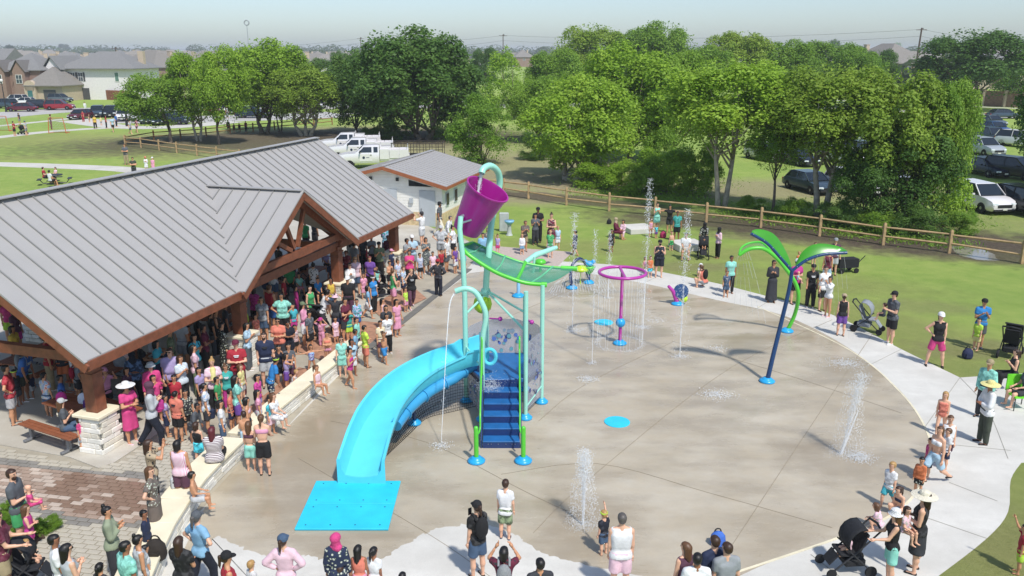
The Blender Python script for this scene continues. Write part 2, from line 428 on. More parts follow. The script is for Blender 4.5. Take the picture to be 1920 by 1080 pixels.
for n_, (d, c, k) in enumerate(cells):
    jz = .012 + rr.uniform(-.003, .003)
    if n_ < 300:
        ob('paver', pav_mesh(LW - .022, LL - .02), M_pv[k], pvp, Vector((c.x, c.y, jz)) - pvp.location, ang + rr.uniform(-.01, .01))
    else: rest.box((c.x - pvp.location.x, c.y - pvp.location.y, jz), (LW - .022, LL - .02, .035), ang)
cols = [k for n_, (_, _, k) in enumerate(cells) if n_ >= 300]
me = rest.mesh('pavers'); o = ob('pavers', me, M_pv, pvp); o['kind'] = 'stuff'; o.location = (0, 0, 0)
me.polygons.foreach_set('material_index', [k for k in cols for _ in range(6)])
# planting bed
bed = sheet([(p.x, p.y) for p in reg_bed], .02, 'planting_bed', mat('bed_soil', '#4a3a2c', .95, var=.4, scale=8, bump=.5, coord='Object'), .03)

# ================================================================== SEAT WALL
M_cap = mat('limestone_cap', '#e3d9bd', .8, var=.08, scale=2., bump=.25, bscale=18.)
M_lime = [mat('limestone_a', '#e3e0d6', .85, var=.1, scale=4., bump=.9, bscale=9.), mat('limestone_b', '#e8e4da', .85, var=.1, scale=4., bump=.7, bscale=9.), mat('limestone_c', '#d8d2c2', .85, var=.12, scale=4., bump=.7, bscale=9.)]
def wall_run(pts, h, wth, label):
    q = spline([at(*p) for p in pts], 6)
    t = thing('seat_wall', label, 'wall', q[len(q) // 2], wc=True)
    core = MB(); k = len(q); seg = []
    r_ = random.Random(4)
    tot = 0; L_ = [0]
    for a, b_ in zip(q[:-1], q[1:]): tot += (b_ - a).length; L_.append(tot)
    def pt(s):
        for i in range(k - 1):
            if s <= L_[i + 1] or i == k - 2:
                u = (s - L_[i]) / (L_[i + 1] - L_[i]); d = (q[i + 1] - q[i]).normalized(); return q[i].lerp(q[i + 1], u), d
    n_ = int(tot / .9)
    for i in range(n_):          # cap stones
        a, d = pt(tot * i / n_); b_, _ = pt(tot * (i + 1) / n_)
        dd = (b_ - a).normalized() * .006
        mb = MB().beam(a + dd + Vector((0, 0, h - .04)), b_ - dd + Vector((0, 0, h - .04)), wth + .08, .08)
        ob('cap_stone', mb, M_cap, t, bevel=.012)
        core.beam(a + Vector((0, 0, (h - .08) / 2)), b_ + Vector((0, 0, (h - .08) / 2)), wth - .06, h - .08)
    ob('wall_core', core, M_lime[2], t)
    for row in range(3):
        s = -r_.uniform(0, .3)
        rh = (h - .085) / 3
        while s < tot:
            l = r_.uniform(.28, .6); s0, s1 = max(s, 0) + .006, min(s + l, tot) - .006; s += l
            if s1 - s0 < .05: continue
            a, d = pt(s0); b_, _ = pt(s1); nrm = Vector((d.y, -d.x, 0)) * (wth / 2 - .02 + r_.uniform(0, .018))
            z = rh * (row + .5)
            mb = MB().beam(a + nrm + Vector((0, 0, z)), b_ + nrm + Vector((0, 0, z)), .05, rh - .012)
            ob('stone_block', mb, M_lime[r_.randrange(3)], t, bevel=.008)
    return t
WALL_H = .46
wall_run([(250, 1130), (300, 1020), (365, 925), (440, 850)], WALL_H, .62, 'curved pale stone seat wall nearest the camera, bottom left of the pad')
wall_run([(448, 843), (520, 783), (590, 725), (668, 662)], WALL_H, .50, 'low pale stone seat wall beside the crowd, ending near the slide')

# ================================================================== PAVILION
A0 = at(160, 681, 2.7); A0.z = 0
PA = math.atan2(.958, .286)
PL, RUN, ZE, ZR = 19.96, 4.81, 2.70, 6.02
K = (ZR - ZE) / RUN
M_metal = mat('standing_seam_metal', '#a5a29f', .5, metal=.08, var=.025, scale=1.2, spec=.35)
M_seam = mat('seam_metal', '#8a8987', .5, metal=.1, var=.05)
M_wood = mat('stained_timber', '#7d4a33', .55, var=.22, scale=6., bump=.2, bscale=25.)
M_deck = mat('roof_underside', '#9c9a94', .8, var=.1)
pav = thing('picnic_pavilion', 'large open picnic pavilion with grey standing seam metal roof and brown timber frame', 'pavilion', A0, PA)
GX0, GX1, GXC, GZ = 6.37, 14.20, 10.28, 5.245
GK = (GZ - ZE) / (GXC - GX0); YV = (GZ - ZE) / K
def ylow(x):
    if x <= GX0 or x >= GX1: return 0.
    hw = (GXC - GX0) if x < GXC else (GX1 - GXC)
    return YV * (1 - abs(x - GXC) / hw)
def zf(y): return ZE + K * y
PW = .515
npn = int(round(PL / PW)); PW = PL / npn
for i in range(npn):
    x0, x1 = i * PW, (i + 1) * PW
    xs = [x0] + [x for x in (GX0, GXC, GX1) if x0 < x < x1] + [x1]
    low = [(x, ylow(x)) for x in xs]
    poly = [(x, y, zf(y)) for x, y in low] + [(x1, RUN, ZR), (x0, RUN, ZR)]
    mb = MB().slab(poly, (0, 0, .05)); y1 = ylow(x1)
    ob('roof_panel', mb, M_metal, pav)
    a = Vector((x1, y1, zf(y1) + .07)); b_ = Vector((x1, RUN - .02, ZR + .055))
    if i < npn - 1: ob('roof_seam', MB().beam(a, b_, .03, .055), M_seam, pav)
    poly = [(x0, RUN, ZR), (x1, RUN, ZR), (x1, 2 * RUN, ZE), (x0, 2 * RUN, ZE)]
    mb = MB().slab(poly, (0, 0, .05)).beam((x1 - .018, RUN, ZR + .07), (x1 - .018, 2 * RUN, ZE + .07), .03, .055); ob('roof_panel', mb, M_metal, pav)
# cross gable panels
YF = -.12
ny = 7; st = (YV - YF) / ny
for side in (0, 1):
    xe, hw = (GX0, GXC - GX0) if side == 0 else (GX1, GX1 - GXC)
    sg = 1 if side == 0 else -1
    def xv(y): return xe + sg * hw * max(0, y) / YV
    for i in range(ny):
        y0, y1 = YF + i * st, YF + (i + 1) * st
        ys = [y0] + ([0.] if y0 < 0 < y1 else []) + [y1]
        def zz(x): return ZE + GK * abs(x - xe) if side == 0 else ZE + (GZ - ZE) * (GX1 - x) / (GX1 - GXC)
        poly = [(xv(y), y, zz(xv(y))) for y in ys] + [(GXC, y1, GZ), (GXC, y0, GZ)]
        if abs(xv(y1) - GXC) < .02: poly = [(xv(y0), y0, zz(xv(y0))), (GXC, y1, GZ), (GXC, y0, GZ)]
        mb = MB().slab(poly, (0, 0, .05)); ob('roof_panel', mb, M_metal, pav)
        if i < ny - 1: ob('roof_seam', MB().beam((xv(y1), y1, zz(xv(y1)) + .07), (GXC, y1, GZ + .06), .03, .055), M_seam, pav)
ob('ridge_cap', MB().beam((-.02, RUN - .09, ZR + .065), (PL + .02, RUN - .09, ZR + .065), .30, .03).beam((-.02, RUN + .14, ZR + .02), (PL + .02, RUN + .14, ZR + .02), .22, .03), M_metal, pav)
ob('ridge_cap', MB().beam((GXC, YF - .01, GZ + .085), (GXC, YV, GZ + .085), .26, .03), M_metal, pav)
# deck under the metal
dk = MB()
for a, b_ in ((0, GX0), (GX1, PL)): dk.slab([(a, 0.02, ZE - .012), (b_, 0.02, ZE - .012), (b_, RUN, ZR - .012), (a, RUN, ZR - .012)], (0, 0, -.06))
dk.slab([(GX0, 0.02, ZE - .012), (GXC, YV, GZ - .012), (GXC, RUN, ZR - .012), (GX0, RUN, ZR - .012)], (0, 0, -.06))
dk.slab([(GX1, 0.02, ZE - .012), (GX1, RUN, ZR - .012), (GXC, RUN, ZR - .012), (GXC, YV, GZ - .012)], (0, 0, -.06))
dk.slab([(0, RUN + .002, ZR - .014), (PL, RUN + .002, ZR - .014), (PL, 2 * RUN, ZE - .012), (0, 2 * RUN, ZE - .012)], (0, 0, -.06))
dk.slab([(GX0, YF, ZE - .014), (GXC, YF, GZ - .014), (GXC, YV, GZ - .014)], (0, 0, -.06)).slab([(GX1, YF, ZE - .014), (GXC, YV, GZ - .014), (GXC + .001, YF, GZ - .014)], (0, 0, -.06))
ob('roof_deck', dk, M_deck, pav)
def fascia(a, b_, h=.24, w=.06):
    ob('fascia_board', MB().beam(a, b_, w, h), M_wood, pav)
fascia((0, -.035, ZE - .10), (GX0 + .03, -.035, ZE - .10)); fascia((GX1 - .03, -.035, ZE - .10), (PL, -.035, ZE - .10))
fascia((0, 2 * RUN + .035, ZE - .1), (PL, 2 * RUN + .035, ZE - .1))
for x in (-.035, PL + .035):
    fascia((x, -.06, ZE - .15), (x, RUN, ZR - .11), .24); fascia((x, 2 * RUN + .06, ZE - .15), (x, RUN, ZR - .11), .24)
fascia((GX0 - .02, YF - .035, ZE - .13), (GXC, YF - .035, GZ - .10), .26); fascia((GX1 + .02, YF - .035, ZE - .13), (GXC, YF - .035, GZ - .10), .26)
# metal drip edge
ed = MB()
for x in (-.03, PL + .03): ed.beam((x, -.05, ZE + .02), (x, RUN, ZR + .06), .09, .05).beam((x, 2 * RUN + .05, ZE + .02), (x, RUN, ZR + .06), .09, .05)
ed.beam((GX0, YF - .03, ZE + .03), (GXC, YF - .03, GZ + .06), .09, .05).beam((GX1, YF - .03, ZE + .03), (GXC, YF - .03, GZ + .06), .09, .05)
ob('drip_edge', ed, M_metal, pav)
# columns
stone_r = random.Random(9)
def column(x, y):
    ob('timber_post', MB().box((x, y, 1.06 + .72), (.36, .36, 1.44)), M_wood, pav, bevel=.012)
    ob('post_collar', MB().box((x, y, 2.30), (.44, .44, .05)).box((x, y, 2.12), (.42, .42, .03)), M_wood, pav)
    capo = ob('column_cap', MB().box((x, y, 1.02), (.84, .84, .085)), M_cap, pav, bevel=.015)
    ob('column_core', MB().box((x, y, .49), (.58, .58, .97)), M_lime[2], pav)
    nr = 7; rh = .975 / nr
    for r_ in range(nr):
        wd = .78 - .010 * r_ if r_ else .82
        for s_ in range(4):
            an = s_ * math.pi / 2; cut = stone_r.uniform(-.18, .18)
            off = wd / 2 * (1 if (r_ + s_) % 2 else -1)
            a0, a1 = -wd / 2 + (.09 if (r_ + s_) % 2 else .012), wd / 2 - (.09 if not (r_ + s_) % 2 else .012)
            for p0, p1 in ((a0, cut - .006), (cut + .006, a1)):
                if p1 - p0 < .06: continue
                M3 = Matrix.Rotation(an, 3, 'Z'); dep = wd / 2 - .045 + stone_r.uniform(0, .02)
                c = M3 @ Vector(((p0 + p1) / 2, -dep, 0)) + Vector((x, y, .02 + rh * (r_ + .5)))
                ob('stone_block', MB().box(c, (p1 - p0, .10, rh - .012), M=M3), M_lime[stone_r.randrange(3)], pav, bevel=.01)
COLX = [.75, 7.1, 13.75, 19.2]
for x in COLX: column(x, .62)
for x in COLX: column(x, 2 * RUN - .62)
ZB = 2.38
for y in (.62, 2 * RUN - .62): ob('eave_beam', MB().box((PL / 2, y, ZB + .14), (PL - .7, .22, .30)), M_wood, pav)
ob('ridge_beam', MB().box((PL / 2, RUN, ZR - .26), (PL - .2, .18, .32)), M_wood, pav)
for x in COLX:
    ob('tie_beam', MB().box((x, RUN, ZB + .13), (.20, 2 * RUN - 1.46, .26)), M_wood, pav)
    ob('king_post', MB().box((x, RUN, (ZB + ZR) / 2 - .05), (.18, .18, ZR - ZB - .7)), M_wood, pav)
    for s_ in (-1, 1):
        ob('truss_rafter', MB().beam((x, RUN + s_ * (RUN - .45), ZE + K * .45 - .22), (x, RUN + s_ * .1, ZR - .28), .16, .22), M_wood, pav)
        ob('truss_strut', MB().beam((x, RUN + s_ * .25, ZB + .3), (x, RUN + s_ * 2.2, zf(RUN - 2.2) - .28), .14, .16), M_wood, pav)
# gable truss over the front opening
gy = .3
ob('gable_tie', MB().beam((7.0, gy, 3.0), (13.85, gy, 3.0), .16, .26), M_wood, pav)
ob('gable_tie', MB().beam((7.0, .62, 2.52), (7.0, gy, 2.9), .2, .2).beam((13.85, .62, 2.52), (13.85, gy, 2.9), .2, .2), M_wood, pav)
for s_ in (-1, 1):
    ob('truss_rafter', MB().beam((GXC + s_ * 3.5, gy, ZE + .16), (GXC, gy, GZ - .2), .16, .24), M_wood, pav)
    ob('truss_strut', MB().beam((GXC + s_ * .12, gy, 3.25), (GXC + s_ * .75, gy, 4.62), .12, .15), M_wood, pav)
    ob('truss_strut', MB().beam((GXC + s_ * .3, gy, 3.2), (GXC + s_ * 1.7, gy, 3.95), .12, .15), M_wood, pav)
ob('gusset_plate', MB().prism([(GXC - .55, 3.13), (GXC + .55, 3.13), (GXC + .42, 3.42), (GXC + .16, 3.62), (GXC - .16, 3.62), (GXC - .42, 3.42)], gy - .06, gy + .06), M_wood, pav)
gp = pav.children[-1]
gm = gp.data
for v in gm.vertices: v.co = (v.co.x, v.co.z - .0, v.co.y)
gm.flip_normals()
# purlins under the roof
for k_ in range(1, 4):
    y = RUN * k_ / 4
    ob('purlin', MB().beam((.1, 2 * RUN - y, zf(y) - .15), (PL - .1, 2 * RUN - y, zf(y) - .15), .1, .14), M_wood, pav)
    if k_ == 3: ob('purlin', MB().beam((.1, y + .3, zf(y + .3) - .15), (PL - .1, y + .3, zf(y + .3) - .15), .1, .14), M_wood, pav)
# slim ridge beyond: second small roof behind (entrance porch seen over the ridge)

def pvl(x, y, z=0):     # pavilion-local to world
    return Vector((A0.x, A0.y, 0)) + Matrix.Rotation(PA, 3, 'Z') @ Vector((x, y, z))
# ================================================================== WASH BUILDING
B0 = at(837, 351, 2.45); B0.z = 0
BA = math.atan2(.964, .267); BL, BR_, BZE, BZR = 8.3, 3.95, 2.45, 3.48
M_side = mat('white_siding', '#eceae2', .7, var=.05); M_door = mat('grey_door', '#b3b9bd', .5, var=.04); M_trimw = mat('cedar_trim', '#9a5c3a', .6, var=.15, scale=8.)
M_dark = mat('dark_glass', '#2b3033', .15, var=.2)
bd = thing('wash_house', 'white sided wash house with grey metal roof behind the pavilion', 'building', B0, BA)
KB = (BZR - BZE) / BR_
n_ = 18
for i in range(n_):
    x0, x1 = i * BL / n_, (i + 1) * BL / n_
    for s_ in (0, 1):
        ye = 0 if s_ == 0 else 2 * BR_
        ob('roof_panel', MB().slab([(x0, ye, BZE), (x1, ye, BZE), (x1, BR_, BZR), (x0, BR_, BZR)], (0, 0, .04)).beam((x1 - .02, ye, BZE + .055), (x1 - .02, BR_, BZR + .055), .025, .04), M_metal, bd)
ob('ridge_cap', MB().beam((0, BR_, BZR + .06), (BL, BR_, BZR + .06), .3, .03), M_metal, bd)
for x in (-.03, BL + .03):
    for ye in (-.04, 2 * BR_ + .04): ob('fascia_board', MB().beam((x, ye, BZE - .10), (x, BR_, BZR - .08), .05, .2), M_trimw, bd)
for ye in (-.03, 2 * BR_ + .03): ob('fascia_board', MB().beam((0, ye, BZE - .07), (BL, ye, BZE - .07), .05, .16), M_trimw, bd)
w0, w1, v0, v1 = .45, BL - .45, .45, 2 * BR_ - .45
def wz(y): return BZE + KB * min(y, 2 * BR_ - y) - .01
wl = MB().slab([(w0, v0, 0), (w0, v1, 0), (w0, v1, wz(v1)), (w0, BR_, BZR - .01), (w0, v0, wz(v0))], (.15, 0, 0))
wl.slab([(w1 - .15, v0, 0), (w1 - .15, v1, 0), (w1 - .15, v1, wz(v1)), (w1 - .15, BR_, BZR - .01), (w1 - .15, v0, wz(v0))], (.15, 0, 0))
wl.box(((w0 + w1) / 2, v0 + .075, wz(v0) / 2), (w1 - w0 - .302, .15, wz(v0) - .02)).box(((w0 + w1) / 2, v1 - .075, wz(v0) / 2), (w1 - w0 - .302, .15, wz(v0) - .02))
ob('wall', wl, M_side, bd)
sid = MB(); z = .9
while z < 3.3:
    ya = v0; yb = v1
    if z > wz(v0) - .1: ya = (z + .12 - BZE) / KB; yb = 2 * BR_ - ya
    if yb - ya > .4: sid.beam((w0 - .012, ya, z), (w0 - .006, yb, z + .0), .022, .15)
    if z < wz(v0) - .12: sid.beam((w0, v0 - .012, z), (w1, v0 - .012, z), .022, .15)
    z += .165
ob('lap_siding', sid, M_side, bd)
ob('stone_base', MB().box((w0 - .02, BR_, .4), (.09, v1 - v0 + .1, .8)).box(((w0 + w1) / 2, v0 - .02, .4), (w1 - w0 - .02, .09, .8)), mat('tan_stone', '#c9b48c', .85, var=.25, scale=5., bump=.8, bscale=8.), bd)
for y in (1.35, 3.75):
    f = ob('door', MB().box((w0 - .06, y, 1.06), (.05, .98, 2.12)), M_door, bd); ob('handle', MB().box((w0 - .10, y + .38, 1.0), (.05, .04, .14)), mat('steel', '#8c9092', .3, .8), f)
ob('gable_window', MB().slab([(w0 - .045, 1.0, 2.35), (w0 - .045, 2.5, 2.35), (w0 - .045, 2.5, 2.72)], (.03, 0, 0)), M_dark, bd)
for y in (3.2, 4.9): ob('wall_lamp', MB().box((w0 - .07, y, 2.72), (.1, .16, .2)), M_dark, bd)
for x in (1.2, 2.7):
    f = ob('window', MB().box((x, v0 - .05, 1.55), (.55, .06, .8)), M_door, bd); ob('pane', MB().box((x, v0 - .085, 1.55), (.44, .02, .68)), M_dark, f)
ob('door', MB().box((5.2, v0 - .05, 1.05), (1., .06, 2.1)), M_door, bd)
ob('electric_box', MB().box((w0 - .1, 2.35, 1.5), (.1, .22, .3)), M_door, bd)

# ================================================================== SPLASH EQUIPMENT
M_mint = mat('mint_paint', '#9ad8c6', .35, var=.04); M_lime = M_lime
M_green = mat('green_paint', '#56c23a', .32, var=.04); M_blue = mat('blue_base', '#2a9fd8', .3, var=.05)
M_navy = mat('navy_step', '#1d3566', .4, var=.08); M_tread = mat('blue_tread', '#23649f', .3, var=.15, scale=3.)
M_cyan = mat('cyan_slide', '#5accdf', .2, var=.04); M_cyand = mat('blue_slide_back', '#3d97c6', .3, var=.06)
M_mag = mat('magenta_bucket', '#a01f86', .22, var=.04); M_magin = M_mag
M_pinkp = mat('purple_paint', '#b13a9b', .3, var=.04); M_yel = mat('yellow_green', '#b7dc2c', .3, var=.05)
M_dkblue = mat('dark_blue_paint', '#1b3f6b', .3, var=.05); M_leaf = mat('leaf_green', '#3d8f22', .3, var=.06)
M_steel = mat('brushed_steel', '#aeb2b4', .3, .9, var=.05); M_blk = mat('black_cord', '#15161a', .7)
def base_flange(parent, x, y, s=1., name='base_flange'):
    return ob(name, MB().lathe([(.19 * s, 0.008), (.2 * s, .05), (.16 * s, .09), (.12 * s, .11), (.11 * s, .14), (.06 * s, .15)], (x, y, 0), 20), M_blue, parent, smooth=True)
play = thing('splash_tower', 'mint framed water play tower with blue stairs, green net canopy and cyan slide', 'play structure', (-.24, 22.4, 0), wc=True)
vA, vD, vE, vR, vC, vB = [Vector(q) for q in ((-.82, 21.35, 0), (.38, 21.44, 0), (.87, 22.55, 0), (.38, 23.5, 0), (-.78, 23.5, 0), (-1.35, 22.65, 0))]
PZ = 1.22
def post(pts, r=.062, m=M_mint, name='post'): return ob(name, MB().tube(pts, r, 14), m, play, smooth=2)
post([vB, vB + Vector((0, 0, 3.2)), atY(868, 485, 22.65), atY(862, 430, 22.65), atY(864, 406, 22.75)], .075)
post([vD, vD + Vector((0, 0, 3.75))]); post([vE, vE + Vector((0, 0, 3.62))])
post(spline([vA, vA + Vector((0, 0, 2.2)), atY(911, 595, 21.35), atY(903, 567, 21.35), atY(890, 547, 21.35), atY(872, 541, 21.35), atY(854, 546, 21.35)], 4), .075, name='spout_pipe')
pc = [vC, vC + Vector((0, 0, 3)), atY(917, 470, 23.5), atY(922, 415, 23.9), atY(934, 362, 24.2), atY(937, 338, 24.2), atY(932, 320, 24.0), atY(919, 311, 23.7), atY(907, 316, 23.5), atY(903, 325, 23.4)]
post(spline(pc, 4), .095, name='spout_pipe')
for v in (vA, vB, vC, vD, vE): base_flange(play, v.x, v.y)
post([vR, vR + Vector((0, 0, 3.0))], .055)
base_flange(play, vR.x, vR.y)
ob('platform', MB().prism([(v.x, v.y) for v in (vA, vD, vE, vR, vC, vB)], PZ - .1, PZ), M_tread, play, bevel=.01)
ob('platform_trim', MB().prism([(v.x, v.y) for v in (vA, vD, vE, vR, vC, vB)], PZ - .22, PZ - .103), M_navy, play)
# stairs
SX0, SX1, SY0 = -.80, .24, 19.62
ns = 6; rise = PZ / ns; run_ = (21.36 - SY0) / (ns - 1) * .98
for i in range(ns):
    y = SY0 + i * run_
    r0 = ob('riser', MB().box(((SX0 + SX1) / 2, y + .015, rise * (i + .5)), (SX1 - SX0 - .07, .03, rise - .01)), M_navy, play)
    if i in (0, ns - 1):
        for x in (-.62, -.54, -.36, -.16, .0, .08): ob('bolt', MB().ball((x, y - .003, rise * (i + .62)), .012, 8), M_steel, r0)
    if i < ns - 1: ob('tread', MB().box(((SX0 + SX1) / 2, y + run_ / 2, rise * (i + 1) - .012), (SX1 - SX0 - .07, run_ + .02, .03)), M_tread, play, bevel=.006)
for x in (SX0 - .0, SX1 + .0):
    ob('stringer', MB().slab([(x - .015, SY0 - .01, 0.02), (x - .015, SY0 - .01, .24), (x - .015, 21.34, PZ + .2), (x - .015, 21.34, PZ - .5)], (.03, 0, 0)), M_navy, play)
for sx, x in ((-1, -.90), (1, .285)):
    ob('stair_post', MB().tube([(x, 18.89, 0), (x, 18.89, .93)], .06, 14).ball((x, 18.89, .93), .06, 14), M_green, play, smooth=2)
    base_flange(play, x, 18.89, 1.15)
    xi = x - sx * .08
    ob('handrail', MB().tube(spline([(x, 19.1, .62), (xi, 19.35, .68), (xi, 19.6, 1.05), (xi, 20.6, 1.75), (xi, 21.2, 2.15), (xi, 21.35, 2.5)], 4), .024, 8)
       .tube(spline([(xi, 21.30, 1.35), (xi, 21.18, 1.9), (xi, 21.3, 2.5)], 4), .024, 8), M_green, play, smooth=True)
# clear panels with bubble print
mp_, t_, b_ = newmat('clear_panel'); b_.inputs['Base Color'].default_value = (.42, .44, .50, 1); b_.inputs['Alpha'].default_value = .42; b_.inputs['Roughness'].default_value = .12
M_dots = [mat('bubble_navy', '#2d3a78', .3), mat('bubble_blue', '#5a75b5', .3), mat('bubble_grey', '#7f92a0', .3), mat('bubble_teal', '#6fa5ad', .3)]
dr = random.Random(5)
def panel(a, b__, z0, z1, nd, cu=.5, cv=.45, spread=.22):
    d = (b__ - a); L_ = d.length; d.normalize(); n = Vector((d.y, -d.x, 0))
    p = ob('clear_panel', MB().slab([a + Vector((0, 0, z0)), b__ + Vector((0, 0, z0)), b__ + Vector((0, 0, z1 - .1)), a + d * L_ * .8 + Vector((0, 0, z1)), a + d * L_ * .2 + Vector((0, 0, z1)), a + Vector((0, 0, z1 - .1))], n * .015), mp_, play)
    for k in range(nd):
        u = min(.93, max(.07, dr.gauss(cu, spread))); v = min(.92, max(.08, dr.gauss(cv, spread * .8))); r = dr.choice((.02, .03, .045, .06, .07))
        c = a + d * L_ * u + Vector((0, 0, z0 + (z1 - z0) * v)) + n * (.018 + .0006 * k)
        M3 = Matrix((d, Vector((0, 0, 1)), n)).transposed()
        for sgn in (1,): ob('printed_dot', MB().lathe([(r, 0), (r, .001)], c, 10, M3), M_dots[dr.randrange(4)], p)
        ob('printed_dot', MB().lathe([(r, 0), (r, .001)], c - n * (.021 + .0012 * k), 10, M3), M_dots[dr.randrange(4)], p)
panel(vD, vE, .25, 2.25, 34); panel(vA + (vB - vA) * .0, vB, .2, 1.15, 14); panel(vB, vC, PZ, 2.3, 18)
panel(vC, vR, PZ, 2.3, 30); panel(vR, vE, PZ, 2.35, 12)
ob('kick_rail', MB().tube([vD + Vector((0, 0, .35)), vE + Vector((0, 0, .55))], .03, 8).tube([vA + Vector((0, 0, 1.55)), vB + Vector((0, 0, 1.75))], .022, 8), M_mint, play)
# net canopy
fr = spline([atY(864, 461, 22.9), atY(880, 479, 22.7), atY(925, 508, 22.6), atY(961, 523, 22.6), atY(989, 531, 22.6), atY(1024, 534, 22.6)], 6)
br = spline([atY(886, 455, 23.9), atY(896, 459, 23.9), atY(925, 473, 23.9), atY(954, 484, 23.9), atY(978, 492, 23.9), atY(1020, 500, 23.9), atY(1078, 504, 23.9)], 6)
ob('canopy_rail', MB().tube(fr, .058, 12), M_green, play, smooth=2); ob('canopy_rail', MB().tube(br, .045, 12).tube([br[0], fr[0]], .045, 10), M_green, play, smooth=2)
ob('canopy_rail_end', MB().tube([br[-4], br[-1] + Vector((.06, 0, 0))], .075, 12).tube([fr[-3], fr[-1] + Vector((.02, 0, 0))], .075, 12), M_green, play)
def samp(L_, u): x = u * (len(L_) - 1); i = min(int(x), len(L_) - 2); return L_[i].lerp(L_[i + 1], x - i)
nm = MB(); NU, NV = 96, 44
def sag(u, v):
    return samp(fr, u).lerp(samp(br, u), v) + Vector((0, 0, -.06 * math.sin(math.pi * v) + .03))
for i in range(NU + 1):
    pts = [sag(i / NU, v / 8) for v in range(9)]
    for a, b2 in zip(pts[:-1], pts[1:]): nm.beam(a, b2, .0165, .004)
for j in range(NV + 1):
    pts = [sag(u / 16, j / NV) for u in range(17)]
    for a, b2 in zip(pts[:-1], pts[1:]): nm.beam(a, b2, .0165, .004)
nn = ob('canopy_net', nm, mat('net_green', '#4a9377', .7), play)
for u in (.18, .42, .66, .84):
    ob('canopy_bar', MB().tube([sag(u, 0), sag(u + .02, .5) , sag(u + .04, 1)], .03 if u != .66 else .05, 8), M_green if u == .66 else mat('pale_green_bar', '#63b487', .4), play, smooth=2)
for a, b2 in (((vC + Vector((0, 0, 3.05))), vB + Vector((0, 0, 2.7))), ((vC + Vector((0, 0, 3.05))), vB + Vector((0, 0, 3.5))), ((vC + Vector((0, 0, 3.2))), vD + Vector((0, 0, 2.6))), ((vC + Vector((0, 0, 3.2))), vR + Vector((0, 0, 2.5)))):
    ob('brace', MB().tube([a, b2], .035, 8), M_mint, play)
ob('hub_collar', MB().lathe([(.13, -.08), (.15, 0), (.13, .08)], vC + Vector((0, 0, 3.15)), 16), M_mint, play)
# dumping bucket
axis = (Vector((1, 0, 0)) * .45 + Vector((0, sP, cP)) * .78 + Vector((0, -cP, sP)) * .44).normalized()
bc = atY(874, 432, 23.3); tilt = axis.to_track_quat('Z', 'Y').to_matrix()
prof = [(.36, 0), (.40, .02), (.42, .1), (.61, 1.38), (.645, 1.40), (.645, 1.44), (.60, 1.44), (.585, 1.38), (.40, .12), (.02, .10)]
ob('tipping_bucket', MB().lathe(prof, bc, 48, tilt), M_mag, play, smooth=2)
ax_l = bc + axis * .78
ob('bucket_axle', MB().tube([atY(864, 407, 22.75), ax_l + (atY(864, 407, 22.75) - ax_l).normalized() * .45], .05, 10).tube([atY(866, 418, 22.7), atY(884, 412, 22.7)], .03, 8), M_steel, play)
# slide
cl = [((908, 672), 1.48), ((893, 676), 1.44), ((862, 683), 1.36), ((820, 700), 1.22), ((780, 722), 1.08), ((744, 752), .92), ((715, 790), .74), ((697, 830), .55), ((686, 865), .36), ((678, 893), .24)]
path = spline([at(*p, z) for p, z in cl], 5)
def uprof(w, h, t):
    o = []
    inner_ = [(-w, h), (-w + .02, h * .45), (-w * .78, h * .12), (-w * .4, .01), (0, 0), (w * .4, .01), (w * .78, h * .12), (w - .02, h * .45), (w, h)]
    outer_ = [(w + .07, h + .015), (w + .075, h - .03), (w + t, h - .03), (w + t - .02, h * .4), (w * .8, h * .1 - t), (0, -t), (-w * .8, h * .1 - t), (-w - t + .02, h * .4), (-w - t, h - .03), (-w - .075, h - .03), (-w - .07, h + .015)]
    return inner_ + outer_
sm = MB(); k = len(path); np_ = None
for i, p in enumerate(path):
    t = (path[min(i + 1, k - 1)] - path[max(i - 1, 0)]); t.z = 0; t.normalize(); s_ = Vector((-t.y, t.x, 0)) * -1
    u_ = i / (k - 1); h = .42 if u_ > .2 else .50
    pr = uprof(.50, h + .04, .035); np_ = len(pr)
    for x, z in pr: sm.v.append(tuple(p + s_ * x + Vector((0, 0, z - .02))))
for i in range(k - 1):
    for j in range(np_): sm.f.append((i * np_ + j, (i + 1) * np_ + j, (i + 1) * np_ + (j + 1) % np_, i * np_ + (j + 1) % np_))
sm.f.append(tuple(range(np_ - 1, -1, -1))); sm.f.append(tuple((k - 1) * np_ + j for j in range(np_)))
sl_ = sm.mesh('slide_chute', 2)
slide = ob('slide_chute', sl_, M_cyan, play)
# exit skirt
e = path[-1]; t = (path[-1] - path[-4]); t.z = 0; t.normalize(); s_ = Vector((t.y, -t.x, 0))
pr = uprof(.50, .46, .035)
sk = MB()
front = [e + s_ * x + Vector((0, 0, z - .02)) + t * .012 for x, z in pr[:9]]
ob('slide_exit_plate', MB().slab([e - s_ * .575 + t * .01 + Vector((0, 0, -e.z + .02))] + [e - s_ * .575 + t * .01 + Vector((0, 0, .445))] + front + [e + s_ * .575 + t * .01 + Vector((0, 0, .445)), e + s_ * .575 + t * .01 + Vector((0, 0, -e.z + .02))], t * .02), M_cyan, play)
ut = [p + Vector((0, 0, -.12)) + Vector((.34, -.26, 0)) * (1 if i > 8 else i / 8) for i, p in enumerate(path[6:30])]
ob('slide_underside', MB().tube(ut, .16, 16), M_cyand, play, smooth=2)
for u in (5, 10, 15, 20):
    c = ut[u]; d = (ut[u + 1] - ut[u - 1]).normalized(); ob('slide_flange', MB().lathe([(.20, -.012), (.20, .012)], c, 20, d.to_track_quat('Z', 'Y').to_matrix()), M_cyand, play)
